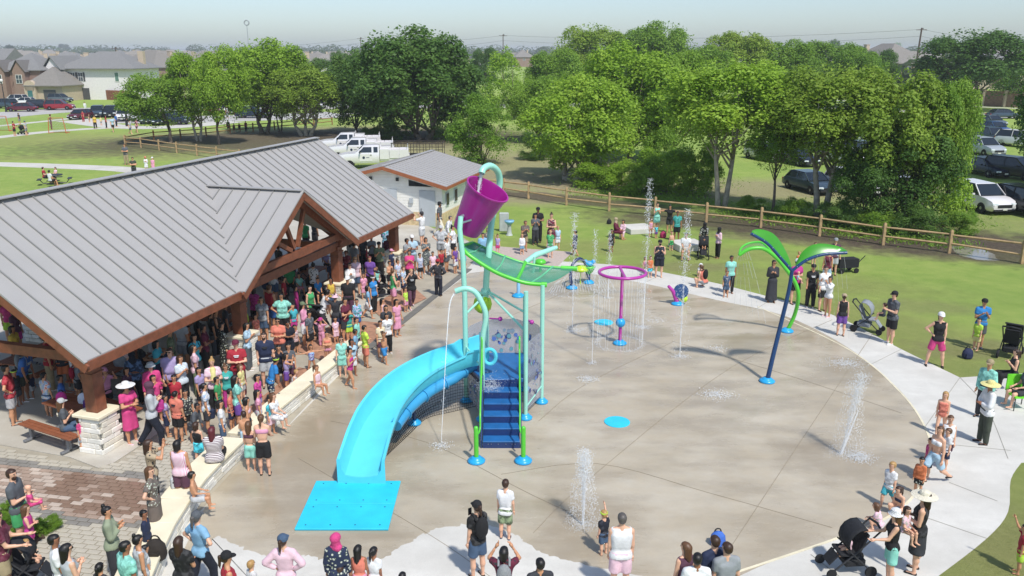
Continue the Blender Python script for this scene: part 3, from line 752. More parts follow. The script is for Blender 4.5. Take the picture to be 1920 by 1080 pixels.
sp = at(777, 795); ob('slide_post', MB().tube([sp, (sp.x, sp.y, .72)], .05, 10), M_dkblue, play); base_flange(play, sp.x, sp.y)
# debris net under the slide
nt_ = MB(); g0 = spline([at(707, 872), at(735, 845), at(770, 812), at(800, 785), at(850, 772), at(893, 762)], 8)
g1 = [p.copy() for p in spline([at(712, 850, .35), at(722, 800, .42), at(740, 765, .50), at(782, 728, .72), at(848, 690, .95), at(898, 690, .95)], 8)]
NN = 60; 
for i in range(NN + 1):
    a, b2 = samp(g0, i / NN), samp(g1, i / NN); nt_.beam(a, b2, .008, .008)
for j in range(1, 15):
    pts = [samp(g0, u / 24).lerp(samp(g1, u / 24), j / 15) for u in range(25)]
    for a, b2 in zip(pts[:-1], pts[1:]): nt_.beam(a, b2, .008, .008)
ob('safety_net', nt_, M_blk, play)
ob('net_border', MB().tube(g0, .018, 6).tube(g1, .018, 6).tube([g0[-1], g1[-1]], .015, 6), M_blk, play)
# lime spinner, nozzles
bl = atY(905, 570, 23.5)
ob('spinner_ball', MB().lathe([(.001, -.28), (.16, -.24), (.26, -.12), (.29, -.03), (.25, 0), (.29, .03), (.26, .12), (.16, .24), (.001, .28)], bl, 24, Matrix.Rotation(R(90), 3, 'Y')), M_yel, play, smooth=True)
for (x0, y0), (x1, y1) in (((918, 597), (938, 598)), ((985, 598), (997, 604))):
    a, b2 = atY(x0, y0, 23.0), atY(x1, y1, 22.7); ob('spray_nozzle', MB().tube([a, b2], .025, 8).ball(b2, .07, 12), M_pinkp, play, smooth=2)
ob('hand_wheel', MB().tube([Vector((-.62, 21.7, PZ + .55)) + Vector((math.cos(a) * .17, 0, math.sin(a) * .22)) for a in np.linspace(0, 2 * math.pi, 20)], .055, 8), M_cyan, play, smooth=2)
# landing mat: two panels with bolts
mt = thing('landing_mat', 'square bright cyan landing mat at the foot of the slide', 'mat', (-3.69, 16.8, 0), wc=True)
M_mat = mat('cyan_mat', '#2fc4e2', .28, var=.08, scale=2.5, bump=.15, bscale=60)
for y0, y1 in ((15.75, 16.77), (16.785, 17.82)):
    p = ob('mat_panel', MB().box((-3.69, (y0 + y1) / 2, .04), (2.03, y1 - y0, .055)), M_mat, mt, bevel=.008)
    for ix in range(4):
        for iy in (0, 1): ob('bolt', MB().lathe([(.018, 0), (.018, .004)], (-4.5 + ix * .54, y0 + .14 + iy * (y1 - y0 - .28), .0685), 8), M_dkblue, p)
# ring shower
rg = thing('ring_shower', 'purple ring shower on a post with a blue ball halfway up', 'spray feature', at(1162, 645), wc=True)
rb = at(1162, 645); rz = 2.62
ob('post', MB().tube([rb, (rb.x, rb.y, rz)], .058, 14), M_pinkp, rg, smooth=2)
ob('spray_ring', MB().tube([(rb.x + .80 * math.cos(a), rb.y + .80 * math.sin(a), rz) for a in np.linspace(0, 2 * math.pi, 49)], .055, 10, False).tube([(rb.x, rb.y - .8, rz), (rb.x, rb.y + .8, rz)], .05, 10), M_pinkp, rg, smooth=2)
ob('ball', MB().ball((rb.x, rb.y, .80), .17, 20), M_blue, rg, smooth=True); base_flange(rg, rb.x, rb.y, 1.25)
# palms
def leafblade(name, par, m, spine, up, depth, w=.36):
    k = len(spine); mb = MB(); s0 = []
    for i, p in enumerate(spine):
        u = i / (k - 1); ww = w * math.sin(math.pi * min(1, u * .92 + .04)) ** .7 + .02
        s0.append((p, p + Vector(up) * ww + Vector(depth) * ww))
    vs = []
    for a, b2 in s0:
        c = a.lerp(b2, .5) + Vector((0, -.03, .03)); vs += [a, c, b2, b2 + Vector((0, .02, -.02)), c + Vector((0, .02, -.02)), a + Vector((0, .02, -.02))]
    fs = [(i * 6 + j, i * 6 + (j + 1) % 6, (i + 1) * 6 + (j + 1) % 6, (i + 1) * 6 + j) for i in range(k - 1) for j in range(6)] + [tuple(range(5, -1, -1)), tuple((k - 1) * 6 + j for j in range(6))]
    mb.add(vs, fs); return ob(name, mb, m, par, smooth=2)
pl1 = thing('leaf_sprayer', 'tall dark blue palm shaped sprayer with two green leaves', 'spray feature', at(1438, 716), wc=True)
Y1 = 24.3
tr = spline([at(1438, 716), atY(1450, 665, 24.2), atY(1466, 600, 24.3), atY(1479, 545, Y1), atY(1485, 508, Y1)], 5)
ob('trunk', MB().tube(tr, [.075 - .02 * i / len(tr) for i in range(len(tr))], 14), M_dkblue, pl1, smooth=2)
l1 = spline([atY(1485, 508, Y1), atY(1462, 482, Y1), atY(1438, 456, Y1), atY(1408, 438, Y1)], 5); l2 = spline([atY(1485, 508, Y1), atY(1512, 488, Y1), atY(1545, 477, Y1), atY(1588, 474, Y1)], 5)
for l_ in (l1, l2): ob('branch', MB().tube(l_, .048, 10), M_dkblue, pl1, smooth=2)
leafblade('leaf', pl1, M_leaf, l1[1:], (.42, 0, .60), (0, .6, 0), .46); leafblade('leaf', pl1, M_leaf, l2[2:], (-.14, 0, .62), (0, .6, 0), .44)
for l_ in (l1, l2):
    for q in l_[2::3]: ob('bolt', MB().ball(q + Vector((0, -.05, .03)), .018, 6), M_steel, pl1)
base_flange(pl1, at(1438, 716).x, at(1438, 716).y, 1.25)
pl2 = thing('leaf_sprayer', 'bright green curved palm sprayer with one net leaf, behind the dark blue one', 'spray feature', at(1475, 622), wc=True)
Y2 = 28.6
tr = spline([at(1475, 622), atY(1490, 590, 28.9), atY(1497, 555, Y2), atY(1490, 528, Y2), atY(1470, 500, Y2), atY(1452, 480, Y2), atY(1430, 466, Y2), atY(1405, 467, Y2), atY(1386, 478, Y2)], 5)
ob('trunk', MB().tube(tr, .07, 12), M_green, pl2, smooth=2)
leafrim = lp = spline([atY(1386, 478, Y2), atY(1390, 465, Y2 + .3), atY(1405, 456, Y2 + .5), atY(1428, 455, Y2 + .4), atY(1445, 470, Y2)], 5)
ob('leaf_rim', MB().tube(lp, .04, 8), M_green, pl2, smooth=2)
lm = MB(); tt = tr[-16:]
for i in range(22):
    a = samp(tt[::-1], i / 21); b2 = samp(lp, i / 21); lm.beam(a, b2, .02, .006)
ob('leaf_net', lm, mat('net_green', '#4a9377', .7), pl2)
base_flange(pl2, at(1475, 622).x, at(1475, 622).y, 1.25)
# arch, flower, mushroom, tipping tube, cannon
ah = thing('spray_arch', 'striped dark blue spray arch at the back of the pad', 'spray feature', at(1072, 541), wc=True)
a0 = at(1072, 541); Yr = a0.y
arc = spline([a0, atY(1070, 525, Yr), atY(1070, 510, Yr + .1), atY(1075, 494, Yr + .3), atY(1086, 485, Yr + .5), atY(1096, 492, Yr + .8), atY(1100, 508, Yr + 1.0), atY(1102, 520, Yr + 1.2)], 6)
ob('hoop', MB().tube(arc, .07, 10), mat('navy_stripe', '#25345c', .4, var=.6, scale=9.), ah, smooth=2); base_flange(ah, a0.x, a0.y, 1.3)
fl = thing('flower_sprayer', 'small flower sprayer with blue top and green cup beside the arch', 'spray feature', at(1104, 531), wc=True)
f0 = at(1104, 531)
ob('stem', MB().tube([f0, (f0.x, f0.y, .5)], .06, 10), M_dkblue, fl); ob('cup', MB().lathe([(.06, .42), (.16, .52), (.27, .72), (.30, .78), (.02, .78)], f0, 18), M_green, fl, smooth=True)
ob('flower_head', MB().ball(f0 + Vector((0, 0, .9)), .19, 14, .7).ball(f0 + Vector((.17, 0, .98)), .11, 10).ball(f0 + Vector((-.17, 0, .98)), .11, 10), M_blue, fl, smooth=True); base_flange(fl, f0.x, f0.y, 1.3)
lb = thing('lime_umbrella', 'small lime green spray umbrella inside the arch', 'spray feature', at(1088, 532), wc=True)
f0 = at(1088, 532); ob('post', MB().tube([f0, (f0.x, f0.y, .7)], .03, 8), M_yel, lb); ob('canopy', MB().lathe([(.36, .62), (.33, .72), (.2, .82), (.02, .86)], f0, 18), M_yel, lb, smooth=True)
ms = thing('green_mushroom', 'small green mushroom valve behind the net canopy', 'spray feature', at(1013, 510), wc=True)
f0 = at(1013, 510); ob('stem', MB().tube([f0, (f0.x, f0.y, .5)], .06, 8), M_green, ms); ob('cap', MB().lathe([(.26, .42), (.27, .5), (.2, .6), (.02, .64)], f0, 18), M_green, ms, smooth=True)
tb = thing('spray_post', 'short blue water post under the net canopy', 'spray feature', at(972, 556), wc=True)
f0 = at(972, 556); ob('post', MB().tube([f0, (f0.x, f0.y, .95)], .075, 12), mat('pale_blue', '#8cc4e6', .4), tb, smooth=2); base_flange(tb, f0.x, f0.y, 1.4)
tt_ = thing('water_chute', 'long mint tipping water chute behind the net canopy', 'spray feature', at(1010, 505), wc=True)
ob('chute', MB().tube([atY(985, 492, 37.5), atY(1005, 478, 38), atY(1043, 464, 39)], [.12, .14, .1], 12), M_mint, tt_, smooth=2); ob('post', MB().tube([at(1000, 512), atY(1002, 482, at(1000, 512).y)], .06, 8), M_mint, tt_)
cn = thing('water_cannon', 'purple water cannon with blue wheel and yellow handle near the far rim', 'spray feature', at(1270, 571), wc=True)
c0 = at(1270, 571); ob('barrel', MB().tube([c0, atY(1267, 558, c0.y), atY(1262, 546, c0.y), atY(1253, 536, c0.y)], [.11, .10, .08, .06], 12), M_pinkp, cn, smooth=2)
ob('wheel', MB().lathe([(.05, -.05), (.30, -.04), (.30, .04), (.05, .05)], atY(1277, 546, c0.y), 18, Matrix.Rotation(R(70), 3, 'X')), M_dkblue, cn, smooth=2)
ob('handle', MB().ball(atY(1283, 560, c0.y), .15, 12), M_yel, cn, smooth=True).scale = (1, 1, 1); base_flange(cn, c0.x, c0.y, 1.3)
def disc(px, py, r, label, m=M_mat):
    c = at(px, py); o = ob('blue_grate', MB().lathe([(r, 0), (r, .02), (r - .02, .026), (.001, .026)], (0, 0, 0), 32), m, loc=(c.x, c.y, .008)); return tag(o, label, 'grate')
disc(1157, 792, .36, 'round blue grate in the open middle of the wet pad'); disc(1132, 605, .36, 'round blue grate behind the ring shower, wet with drops')
# drinking fountain, slabs, kites and other still things
sg = thing('drinking_fountain', 'blue drinking fountain with leaning grey stone slab on the lawn', 'fountain', at(952, 441), wc=True)
c = at(955, 441); ob('pedestal', MB().lathe([(.2, 0), (.14, .1), (.1, .5), (.14, .7)], c, 12), mat('pale_grey', '#aeb3b0', .6), sg, smooth=2)
ob('bowl', MB().lathe([(.1, .6), (.26, .75), (.28, .85), (.02, .82)], c, 16), mat('soft_blue', '#7fb2d0', .4), sg, smooth=True); ob('slab', MB().box(at(945, 436) + Vector((0, .3, .55)), (.55, .18, 1.1)), mat('pale_grey', '#aeb3b0', .6), sg, bevel=.04)
for px, py, w, d, h, l in ((1196, 434, 1.5, 1.5, .3, 'pale concrete bench slab on the lawn beside a seated pair'), (1288, 466, 1.5, 1.4, .35, 'pale concrete bench slab with a seated man in a white shirt')):
    c = at(px, py); tag(ob('bench_slab', MB().box((0, 0, h / 2), (w, d, h)), M_apron, loc=c, rz=.25, bevel=.02), l, 'bench')

# ================================================================== SPLIT RAIL FENCES
M_rail = mat('cedar_rail', '#ab9069', .8, var=.22, scale=4., bump=.3, bscale=20.); M_rail2 = mat('weathered_rail', '#a89a80', .85, var=.2, scale=4., bump=.3, bscale=20.)
def railfence(posts, h, label, m):
    P_ = [at(*q) for q in posts]; t = thing('split_rail_fence', label, 'fence', P_[0], wc=True)
    for p in P_:
        ob('fence_post', MB().box((p.x, p.y, h / 2), (.15, .15, h)).box((p.x, p.y, h + .02), (.11, .11, .05)), m, t, bevel=.012)
    for a, b2 in zip(P_[:-1], P_[1:]):
        d = (b2 - a).normalized() * .06
        for z in (h * .42, h * .84):
            j = rnd.uniform(-.03, .03); ob('fence_rail', MB().tube([a + d + Vector((0, 0, z + j)), a.lerp(b2, .5) + Vector((0, 0, z)), b2 - d + Vector((0, 0, z - j))], [.05, .065, .05], 5), m, t)
railfence([(905, 362), (945, 366), (991, 373), (1062, 385), (1142, 396), (1228, 405), (1324, 417), (1426, 427), (1536, 443), (1655, 460), (1779, 475), (1915, 495), (2060, 515)], 1.18, 'cedar split rail fence between the lawn and the trees behind the pad', M_rail)
railfence([(235, 274), (265, 277), (299, 282), (332, 287), (370, 292), (407, 297), (450, 303), (500, 309)], 1.1, 'weathered split rail fence running towards the pavilion roof', M_rail)
railfence([(236, 273), (289, 263), (339, 260), (387, 256), (432, 251), (475, 247), (515, 244), (554, 240), (589, 237), (623, 234)], 1.1, 'brown split rail fence along the park path under the left trees', mat('brown_rail', '#8f6a44', .85, var=.2, scale=4.))
# ================================================================== TREES
def leafmat(name, c1, c2, c3, nscale=.55, tr=.42):
    m, t, b = newmat(name); L = t.links
    oi = N(t, 'ShaderNodeObjectInfo'); P = N(t, 'ShaderNodeNewGeometry').outputs['Position']
    n1 = N(t, 'ShaderNodeTexNoise', Scale=nscale, Detail=3.0); L.new(P, n1.inputs['Vector'])
    n2 = N(t, 'ShaderNodeTexNoise', Scale=3.5, Detail=2.0); L.new(P, n2.inputs['Vector'])
    f = mth(t, 'ADD', mth(t, 'MULTIPLY', n1.outputs[0], .6), mth(t, 'MULTIPLY', n2.outputs[0], .4))
    f = mth(t, 'ADD', f, mth(t, 'MULTIPLY', mth(t, 'SUBTRACT', oi.outputs['Random'], .5), .14))
    c = ramp(t, f, [(.34, c1), (.5, c2), (.66, c3)])
    L.new(c, b.inputs['Base Color']); b.inputs['Roughness'].default_value = .55; b.inputs['Specular IOR Level'].default_value = .3
    tl = N(t, 'ShaderNodeBsdfTranslucent'); L.new(c, tl.inputs['Color'])
    mx = N(t, 'ShaderNodeMixShader'); mx.inputs[0].default_value = tr
    L.new(b.outputs[0], mx.inputs[1]); L.new(tl.outputs[0], mx.inputs[2]); L.new(mx.outputs[0], t.nodes['Material Output'].inputs[0])
    return m
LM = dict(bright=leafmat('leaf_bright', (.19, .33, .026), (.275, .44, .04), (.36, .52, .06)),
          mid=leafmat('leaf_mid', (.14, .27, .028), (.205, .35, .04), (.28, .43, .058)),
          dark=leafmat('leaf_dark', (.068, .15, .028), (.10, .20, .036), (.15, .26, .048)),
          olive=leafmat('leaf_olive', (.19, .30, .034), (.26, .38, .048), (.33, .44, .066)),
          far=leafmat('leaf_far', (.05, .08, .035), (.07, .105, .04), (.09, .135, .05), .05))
M_bark = mat('bark', '#6d6256', .9, var=.35, scale=5., bump=.6, bscale=14.); M_barkp = mat('pale_bark', '#a39a8a', .9, var=.3, scale=4., bump=.5, bscale=14.)
def np_mesh(name, v, f4, smooth=False, mi=None):
    """fast mesh from arrays; f4: quads (n,4)"""
    me = bpy.data.meshes.new(name); v = np.ascontiguousarray(v, dtype=np.float32); f4 = np.ascontiguousarray(f4, dtype=np.int32)
    me.vertices.add(len(v)); me.vertices.foreach_set('co', v.ravel())
    k = f4.shape[1]; me.loops.add(f4.size); me.loops.foreach_set('vertex_index', f4.ravel())
    me.polygons.add(len(f4)); me.polygons.foreach_set('loop_start', np.arange(0, f4.size, k, dtype=np.int32))
    me.polygons.foreach_set('loop_total', np.full(len(f4), k, dtype=np.int32))
    if mi is not None: me.polygons.foreach_set('material_index', np.asarray(mi, dtype=np.int32))
    me.update(calc_edges=True)
    if smooth: me.shade_smooth()
    return me
def leaf_quads(rs, cen, nrm, size, asp=.62):
    n = len(cen)
    a = rs.normal(size=(n, 3)); nrm = nrm / (np.linalg.norm(nrm, axis=1, keepdims=True) + 1e-9)
    u = np.cross(nrm, a); u /= np.linalg.norm(u, axis=1, keepdims=True) + 1e-9; w = np.cross(nrm, u)
    s = (size * rs.uniform(.6, 1.35, n))[:, None]
    u = u * s; w = w * s * asp
    v = np.stack([cen - u, cen - w * .9 + u * .05, cen + u, cen + w + u * .05], 1).reshape(-1, 3)
    f = np.arange(4 * n).reshape(-1, 4)
    return v, f
def crown_proto(seed, nl=46, nleaf=22000, kind='round'):
    rs = np.random.RandomState(seed)
    lobes = []
    while len(lobes) < nl:
        p = rs.uniform(-1, 1, 3)
        if kind == 'round': ok = .35 < np.linalg.norm(p) < .86
        elif kind == 'spread': ok = np.linalg.norm(p / (1, 1, .85)) < .86 and (p[2] > -.3 or rs.rand() < .5) and np.linalg.norm(p) > .4
        elif kind == 'cone': r = .78 * (1 - (p[2] + 1) / 2.25) + .1; ok = .25 * r < np.hypot(p[0], p[1]) < r
        elif kind == 'bush': ok = p[2] > -.8 and .3 < np.linalg.norm(p) < .84
        if ok: lobes.append((p * rs.uniform(.9, 1.12), rs.uniform(.13, .33)))
    V, F, o = [], [], 0; per = nleaf // nl
    for p, r in lobes:
        n = int(per * (r / .26) ** 2)
        d = rs.normal(size=(n, 3)); d /= np.linalg.norm(d, axis=1, keepdims=True)
        d[:, 2] = np.where(d[:, 2] < -.35, -d[:, 2], d[:, 2])
        rad = r * rs.uniform(.45, 1.08, n) ** .55
        c = p + d * rad[:, None] * (.9, .9, 1.12) + rs.normal(size=(n, 3)) * .018
        nr = d + rs.normal(size=(n, 3)) * .55 + (0, 0, .5)
        v, f = leaf_quads(rs, c, nr, .029); V.append(v); F.append(f + o); o += len(v)
    # loose outer twigs
    n = nleaf // 14; d = rs.normal(size=(n, 3)); d /= np.linalg.norm(d, axis=1, keepdims=True)
    c = d * rs.uniform(.75, 1.03, n)[:, None]
    if kind == 'cone': c = c * np.c_[(1 - (c[:, 2] + 1) / 2.3), (1 - (c[:, 2] + 1) / 2.3), np.ones(n)]
    v, f = leaf_quads(rs, c, rs.normal(size=(n, 3)) + (0, 0, .5), .028); V.append(v); F.append(f + o)
    return np_mesh('crown', np.concatenate(V), np.concatenate(F)), [p for p, _ in lobes]
PROTO = {k: [crown_proto(s, nl, nf, kk) for s, nl, nf in L_] for k, kk, L_ in
         (('round', 'round', ((1, 62, 34000), (2, 74, 36000))), ('spread', 'spread', ((3, 60, 32000), (4, 70, 34000))), ('cone', 'cone', ((5, 42, 14000),)), ('bush', 'bush', ((6, 50, 20000), (7, 40, 18000))))}
CNT = [0]
def tree(base, top, halfw, low, leaf, kind, label, cat='tree', group=None, bark=None, depth=None, trunks=1, lean=0., tr=None, cx=0., name='tree', fine=True, big=None):
    """base point, crown top z, half width, crown bottom z"""
    CNT[0] += 1; r_ = random.Random(CNT[0] * 13)
    t = thing(name, label, cat, base, 0, group)
    pr, lob = PROTO[kind][CNT[0] % len(PROTO[kind])]
    hz = (top - low) / 2; cz = (top + low) / 2; dp = depth or halfw * .95
    c = ob('crown', pr, LM[leaf], t, (cx, 0, cz), r_.uniform(0, 6.28) if not depth else 0, (halfw, dp, hz))
    if big: c.scale = (halfw, dp, hz)
    tr = tr or max(.09, halfw * .045)
    mb = MB()
    for k in range(trunks):
        off = (k - (trunks - 1) / 2) * tr * 2.4
        ln = lean + (k - (trunks - 1) / 2) * halfw * .28
        top_ = Vector((ln + cx * .6, 0, low + hz * .75))
        mb.tube(spline([(off, 0, -.05), (off + ln * .25, r_.uniform(-.1, .1), low * .45), (off + ln * .6, r_.uniform(-.15, .15), low), top_], 3), [tr * q for q in np.linspace(1.25, .35, 10)], 7)
        for b_ in range(7 if fine else 3):
            l_ = lob[r_.randrange(len(lob))]; e = Vector((cx + l_[0] * halfw * .9, l_[1] * dp * .9, cz + l_[2] * hz * .9))
            if e.z < low * .8: continue
            u = r_.uniform(.3, .9); s_ = Vector((off + ln * u * .8, 0, low * (.55 + .6 * u))); s_.z = min(s_.z, e.z)
            mid = s_.lerp(e, .5) + Vector((0, 0, -.06 * (e - s_).length))
            mb.tube([s_, mid, e], [tr * .45, tr * .26, tr * .08], 5)
    ob('trunk', mb, bark or M_bark, t, smooth=True)
    return t
def T(px, py, topy, hw_px, lowy, leaf, kind, label, **k):
    kp = k.pop('keep', 0); b = at(px, py); s = FPX / (b.y * cP + CAM_H * sP); lowy = lowy + (py - lowy) * .42 if lowy < py - 6 and not kp else lowy
    return tree(b, height(px, py, topy - 4), hw_px * 1.12 / s, height(px, py, lowy) if lowy < py else -.2, leaf, kind, label, cx=(k.pop('cpx', px) - px) / s, **k)
# left park group
T(320, 268, 138, 66, 218, 'mid', 'spread', 'leaning bright green tree leftmost of the park group by the fence', cpx=300)
T(373, 265, 100, 50, 205, 'bright', 'round', 'slender multi trunk tree second from the left by the parking lot', trunks=2, cpx=375, bark=M_barkp)
T(411, 271, 92, 52, 205, 'bright', 'round', 'tall bright green tree with one straight trunk behind the roof ridge', cpx=425)
T(497, 250, 74, 78, 200, 'bright', 'spread', 'broad bright green tree with dark double trunk, tallest of the park group', trunks=2, cpx=510)
T(526, 248, 130, 34, 205, 'mid', 'round', 'small bushy tree with two dark trunks right beside the broad tree', trunks=2)
T(574, 255, 122, 68, 212, 'olive', 'spread', 'pale green feathery tree with thin grey trunks at the right of the park group', trunks=3, bark=M_barkp)
# big dark masses in the middle
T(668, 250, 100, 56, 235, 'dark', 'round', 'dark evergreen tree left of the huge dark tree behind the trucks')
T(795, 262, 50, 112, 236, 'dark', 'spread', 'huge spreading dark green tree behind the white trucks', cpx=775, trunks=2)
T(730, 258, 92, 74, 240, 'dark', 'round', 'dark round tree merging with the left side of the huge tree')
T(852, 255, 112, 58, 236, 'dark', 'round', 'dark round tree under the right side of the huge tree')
T(903, 308, 186, 64, 318, 'mid', 'bush', 'dense bushy tree with leaves to the ground behind the wash house', keep=1)
T(962, 222, 88, 58, 190, 'bright', 'cone', 'narrow bright green tree standing behind the bushy tree', cpx=950)
T(1010, 265, 148, 62, 240, 'mid', 'round', 'mid green tree between the clearing and the big twin tree')
T(1072, 338, 142, 100, 322, 'bright', 'round', 'large bright green tree with grey trunk rising above the far lawn fence', trunks=2, bark=M_barkp, cpx=1092)
T(1180, 300, 88, 108, 268, 'bright', 'round', 'tall rounded bright green tree behind the large tree near the bushes', cpx=1178)
T(1262, 300, 98, 74, 262, 'mid', 'round', 'mid green tree left of the pale leaning trunk')
T(1108, 190, 48, 74, 150, 'olive', 'spread', 'tall grey green tree rising above the woodland, left peak')
T(1232, 195, 42, 66, 150, 'mid', 'spread', 'tall mid green tree rising above the woodland, right peak')
T(1180, 192, 62, 60, 150, 'mid', 'round', 'green tree between the two woodland peaks')
T(1040, 215, 95, 54, 180, 'mid', 'round', 'mid green tree behind the clearing with pale cars beyond')
T(1300, 215, 92, 70, 170, 'mid', 'round', 'round green tree behind the leaning trunk tree')
T(1375, 205, 62, 66, 150, 'olive', 'round', 'yellow green tree whose top shows above the right wood')
T(1470, 205, 80, 62, 160, 'mid', 'round', 'dark topped tree beyond the car park, left of the rooftops')
T(1548, 200, 80, 70, 150, 'mid', 'round', 'wide green tree beyond the car park, below the skyline')
T(1615, 210, 96, 52, 160, 'mid', 'round', 'green tree just left of the rooftops on the right', cpx=1600)
T(1640, 195, 96, 34, 160, 'dark', 'round', 'small dark tree in front of the rooftops beside the utility pole')
# right foreground row
T(1352, 390, 112, 122, 288, 'bright', 'spread', 'big bright green tree on two pale leaning trunks behind the fence', trunks=2, bark=M_barkp, cpx=1355, tr=.17, keep=1)
T(1448, 402, 215, 54, 322, 'mid', 'spread', 'low airy tree with drooping branches in front of the parked cars', cpx=1448, keep=1)
T(1537, 410, 122, 114, 305, 'olive', 'spread', 'wide olive green tree with crossing trunks over the parked cars', trunks=2, bark=M_barkp, cpx=1540, keep=1)
T(1640, 420, 128, 100, 300, 'olive', 'round', 'dense olive green tree in the middle of the right thicket', trunks=2)
T(1745, 420, 178, 62, 380, 'bright', 'cone', 'narrow vivid green tree standing out of the right thicket')
T(1768, 425, 150, 52, 330, 'mid', 'round', 'rounded green tree at the right end of the thicket', cpx=1752)
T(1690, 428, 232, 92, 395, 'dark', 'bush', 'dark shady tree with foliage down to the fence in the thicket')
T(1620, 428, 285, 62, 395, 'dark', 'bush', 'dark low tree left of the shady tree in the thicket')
T(1806, 207, 56, 98, 172, 'dark', 'spread', 'large dark elm standing alone before the brick wall on the right', cpx=1812, trunks=2)
T(1905, 200, 108, 46, 180, 'mid', 'round', 'green tree between the dark elm and the right edge')
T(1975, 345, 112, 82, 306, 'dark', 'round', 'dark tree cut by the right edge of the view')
# far street and garden trees in the housing
for i, (px, py, ty, hw, lf, lb) in enumerate([(84, 178, 158, 10, 'olive', 'young yellow green street tree before the brick house'), (168, 186, 150, 9, 'mid', 'slim street tree left of the white house garage'),
     (192, 186, 150, 9, 'mid', 'slim street tree beside the white house side wall'), (222, 184, 150, 11, 'mid', 'small street tree at the wooden gate of the white house'),
     (80, 130, 109, 12, 'dark', 'dark round garden tree behind the brick house roof'), (125, 130, 104, 14, 'dark', 'dark garden tree left of the white house roof'),
     (265, 150, 115, 24, 'mid', 'garden tree right of the white house roof'), (310, 130, 104, 15, 'dark', 'dark garden tree beyond the leaning park tree'),
     (608, 190, 112, 30, 'dark', 'dark tree beyond the pale feathery tree'), (640, 170, 100, 22, 'dark', 'dark tree in the gap left of the huge tree'),
     (910, 175, 92, 26, 'dark', 'distant dark tree beside the narrow bright tree'), (1562, 120, 78, 12, 'dark', 'dark skyline tree left of the rooftops on the right'),
     (1590, 130, 88, 12, 'dark', 'second dark skyline tree left of the rooftops on the right'), (1680, 100, 80, 9, 'mid', 'small tree top just above the right rooftops'),
     (400, 160, 110, 22, 'mid', 'tree in the gap behind the slender park trees'), (22, 110, 88, 9, 'far', 'far round tree on the horizon at the left edge'), (122, 104, 86, 10, 'far', 'far round tree on the horizon behind the white house')]):
    T(px, py, ty, hw, ty + (py - ty) * .7, lf, 'round', lb, fine=False)
# shrubs along the wood edge
for i, (px, py, w_, h_, lf, lb) in enumerate([(1120, 352, 56, 46, 'bright', 'low green shrub left of the wood edge bushes'), (1180, 362, 66, 60, 'bright', 'bright green shrub in front of the large bright tree'), (1250, 362, 72, 84, 'bright', 'wide bush under the tall rounded tree'),
     (1310, 368, 52, 92, 'bright', 'tall bright bush beside the pale leaning trunks'), (1100, 330, 40, 44, 'mid', 'dark shrub at the foot of the large tree'), (1410, 400, 36, 32, 'mid', 'grassy bush behind the fence by the thin trunk'),
     (1490, 412, 44, 40, 'mid', 'bush between the two trunks in the thicket'), (1560, 428, 50, 50, 'dark', 'dark bush behind the fence post in the thicket'), (1640, 436, 56, 44, 'mid', 'leafy bush behind the fence in the thicket'),
     (1720, 445, 60, 60, 'dark', 'dark bush at the muddy end of the thicket'), (1800, 440, 42, 44, 'mid', 'green bush at the right end of the thicket'), (1240, 340, 60, 96, 'mid', 'dark bush filling the gap behind the wide bush'),
     (700, 262, 26, 24, 'dark', 'dark shrub left of the white trucks'), (840, 262, 50, 28, 'dark', 'dark shrub under the huge tree'), (1000, 300, 36, 50, 'dark', 'dark shrub beside the clearing'), (745, 262, 40, 30, 'dark', 'dark shrub behind the white trucks')]):
    b = at(px, py); s = FPX / (b.y * cP + CAM_H * sP); CNT[0] += 1
    t = thing('bush', lb, 'bush', b); pr, _ = PROTO['bush'][i % 2]
    ob('foliage', pr, LM[lf], t, (0, 0, h_ / s * .42), i * 1.3, (w_ / s, w_ / s * .8, h_ / s * .6))
# far treelines on the horizon: one mass
def treeline(seed, x0, x1, y, h, n, step, name='far_treeline'):
    rs = np.random.RandomState(seed); m_ = int((x1 - x0) / step)
    cs = np.c_[rs.uniform(x0, x1, m_), rs.normal(y, 25, m_), np.zeros(m_)]; rr_ = rs.uniform(.6, 1.25, m_) * h * .5
    idx = rs.randint(0, m_, n); d = rs.normal(size=(n, 3)); d /= np.linalg.norm(d, axis=1, keepdims=True)
    c = cs[idx] + d * rr_[idx][:, None] * (1.5, 1.5, 1) + np.c_[np.zeros(n), np.zeros(n), rr_[idx]]
    v, f = leaf_quads(rs, c, d + (0, -.4, .6), h * .13); me = np_mesh(name, v, f)
    o = ob(name, me, LM['far']); o['kind'] = 'stuff'; return o
treeline(1, -1500, 1500, 1500, 17, 40000, 7); treeline(7, -900, 900, 1150, 13, 22000, 12)
treeline(2, -250, 900, 620, 9, 16000, 9); treeline(4, -420, -120, 560, 7, 3500, 16)
treeline(3, 10, 150, 260, 8, 9000, 5)
# rough undergrowth and leaf litter along the wood edge
rs = np.random.RandomState(11); Vs, Fs, o_ = [], [], 0
segs = [((1090, 362), (1330, 380), 1.6), ((1360, 400), (1560, 432), 1.6), ((1560, 436), (1800, 462), 1.4), ((1120, 340), (1330, 345), 4), ((1400, 395), (1800, 420), 3)]
for (a, b2, w_) in segs:
    A_, B_ = at(*a), at(*b2); n = int((B_ - A_).length * 260)
    u = rs.rand(n)[:, None]; c = np.array(A_) * (1 - u) + np.array(B_) * u + np.c_[rs.normal(0, w_ * .5, n), rs.normal(0, w_ * .5, n), np.abs(rs.normal(0, .16, n))]
    v, f = leaf_quads(rs, c, rs.normal(size=(n, 3)) + (0, 0, .3), .10, .3); Vs.append(v); Fs.append(f + o_); o_ += len(v)
o = ob('undergrowth', np_mesh('undergrowth', np.concatenate(Vs), np.concatenate(Fs)), LM['mid']); o['kind'] = 'stuff'
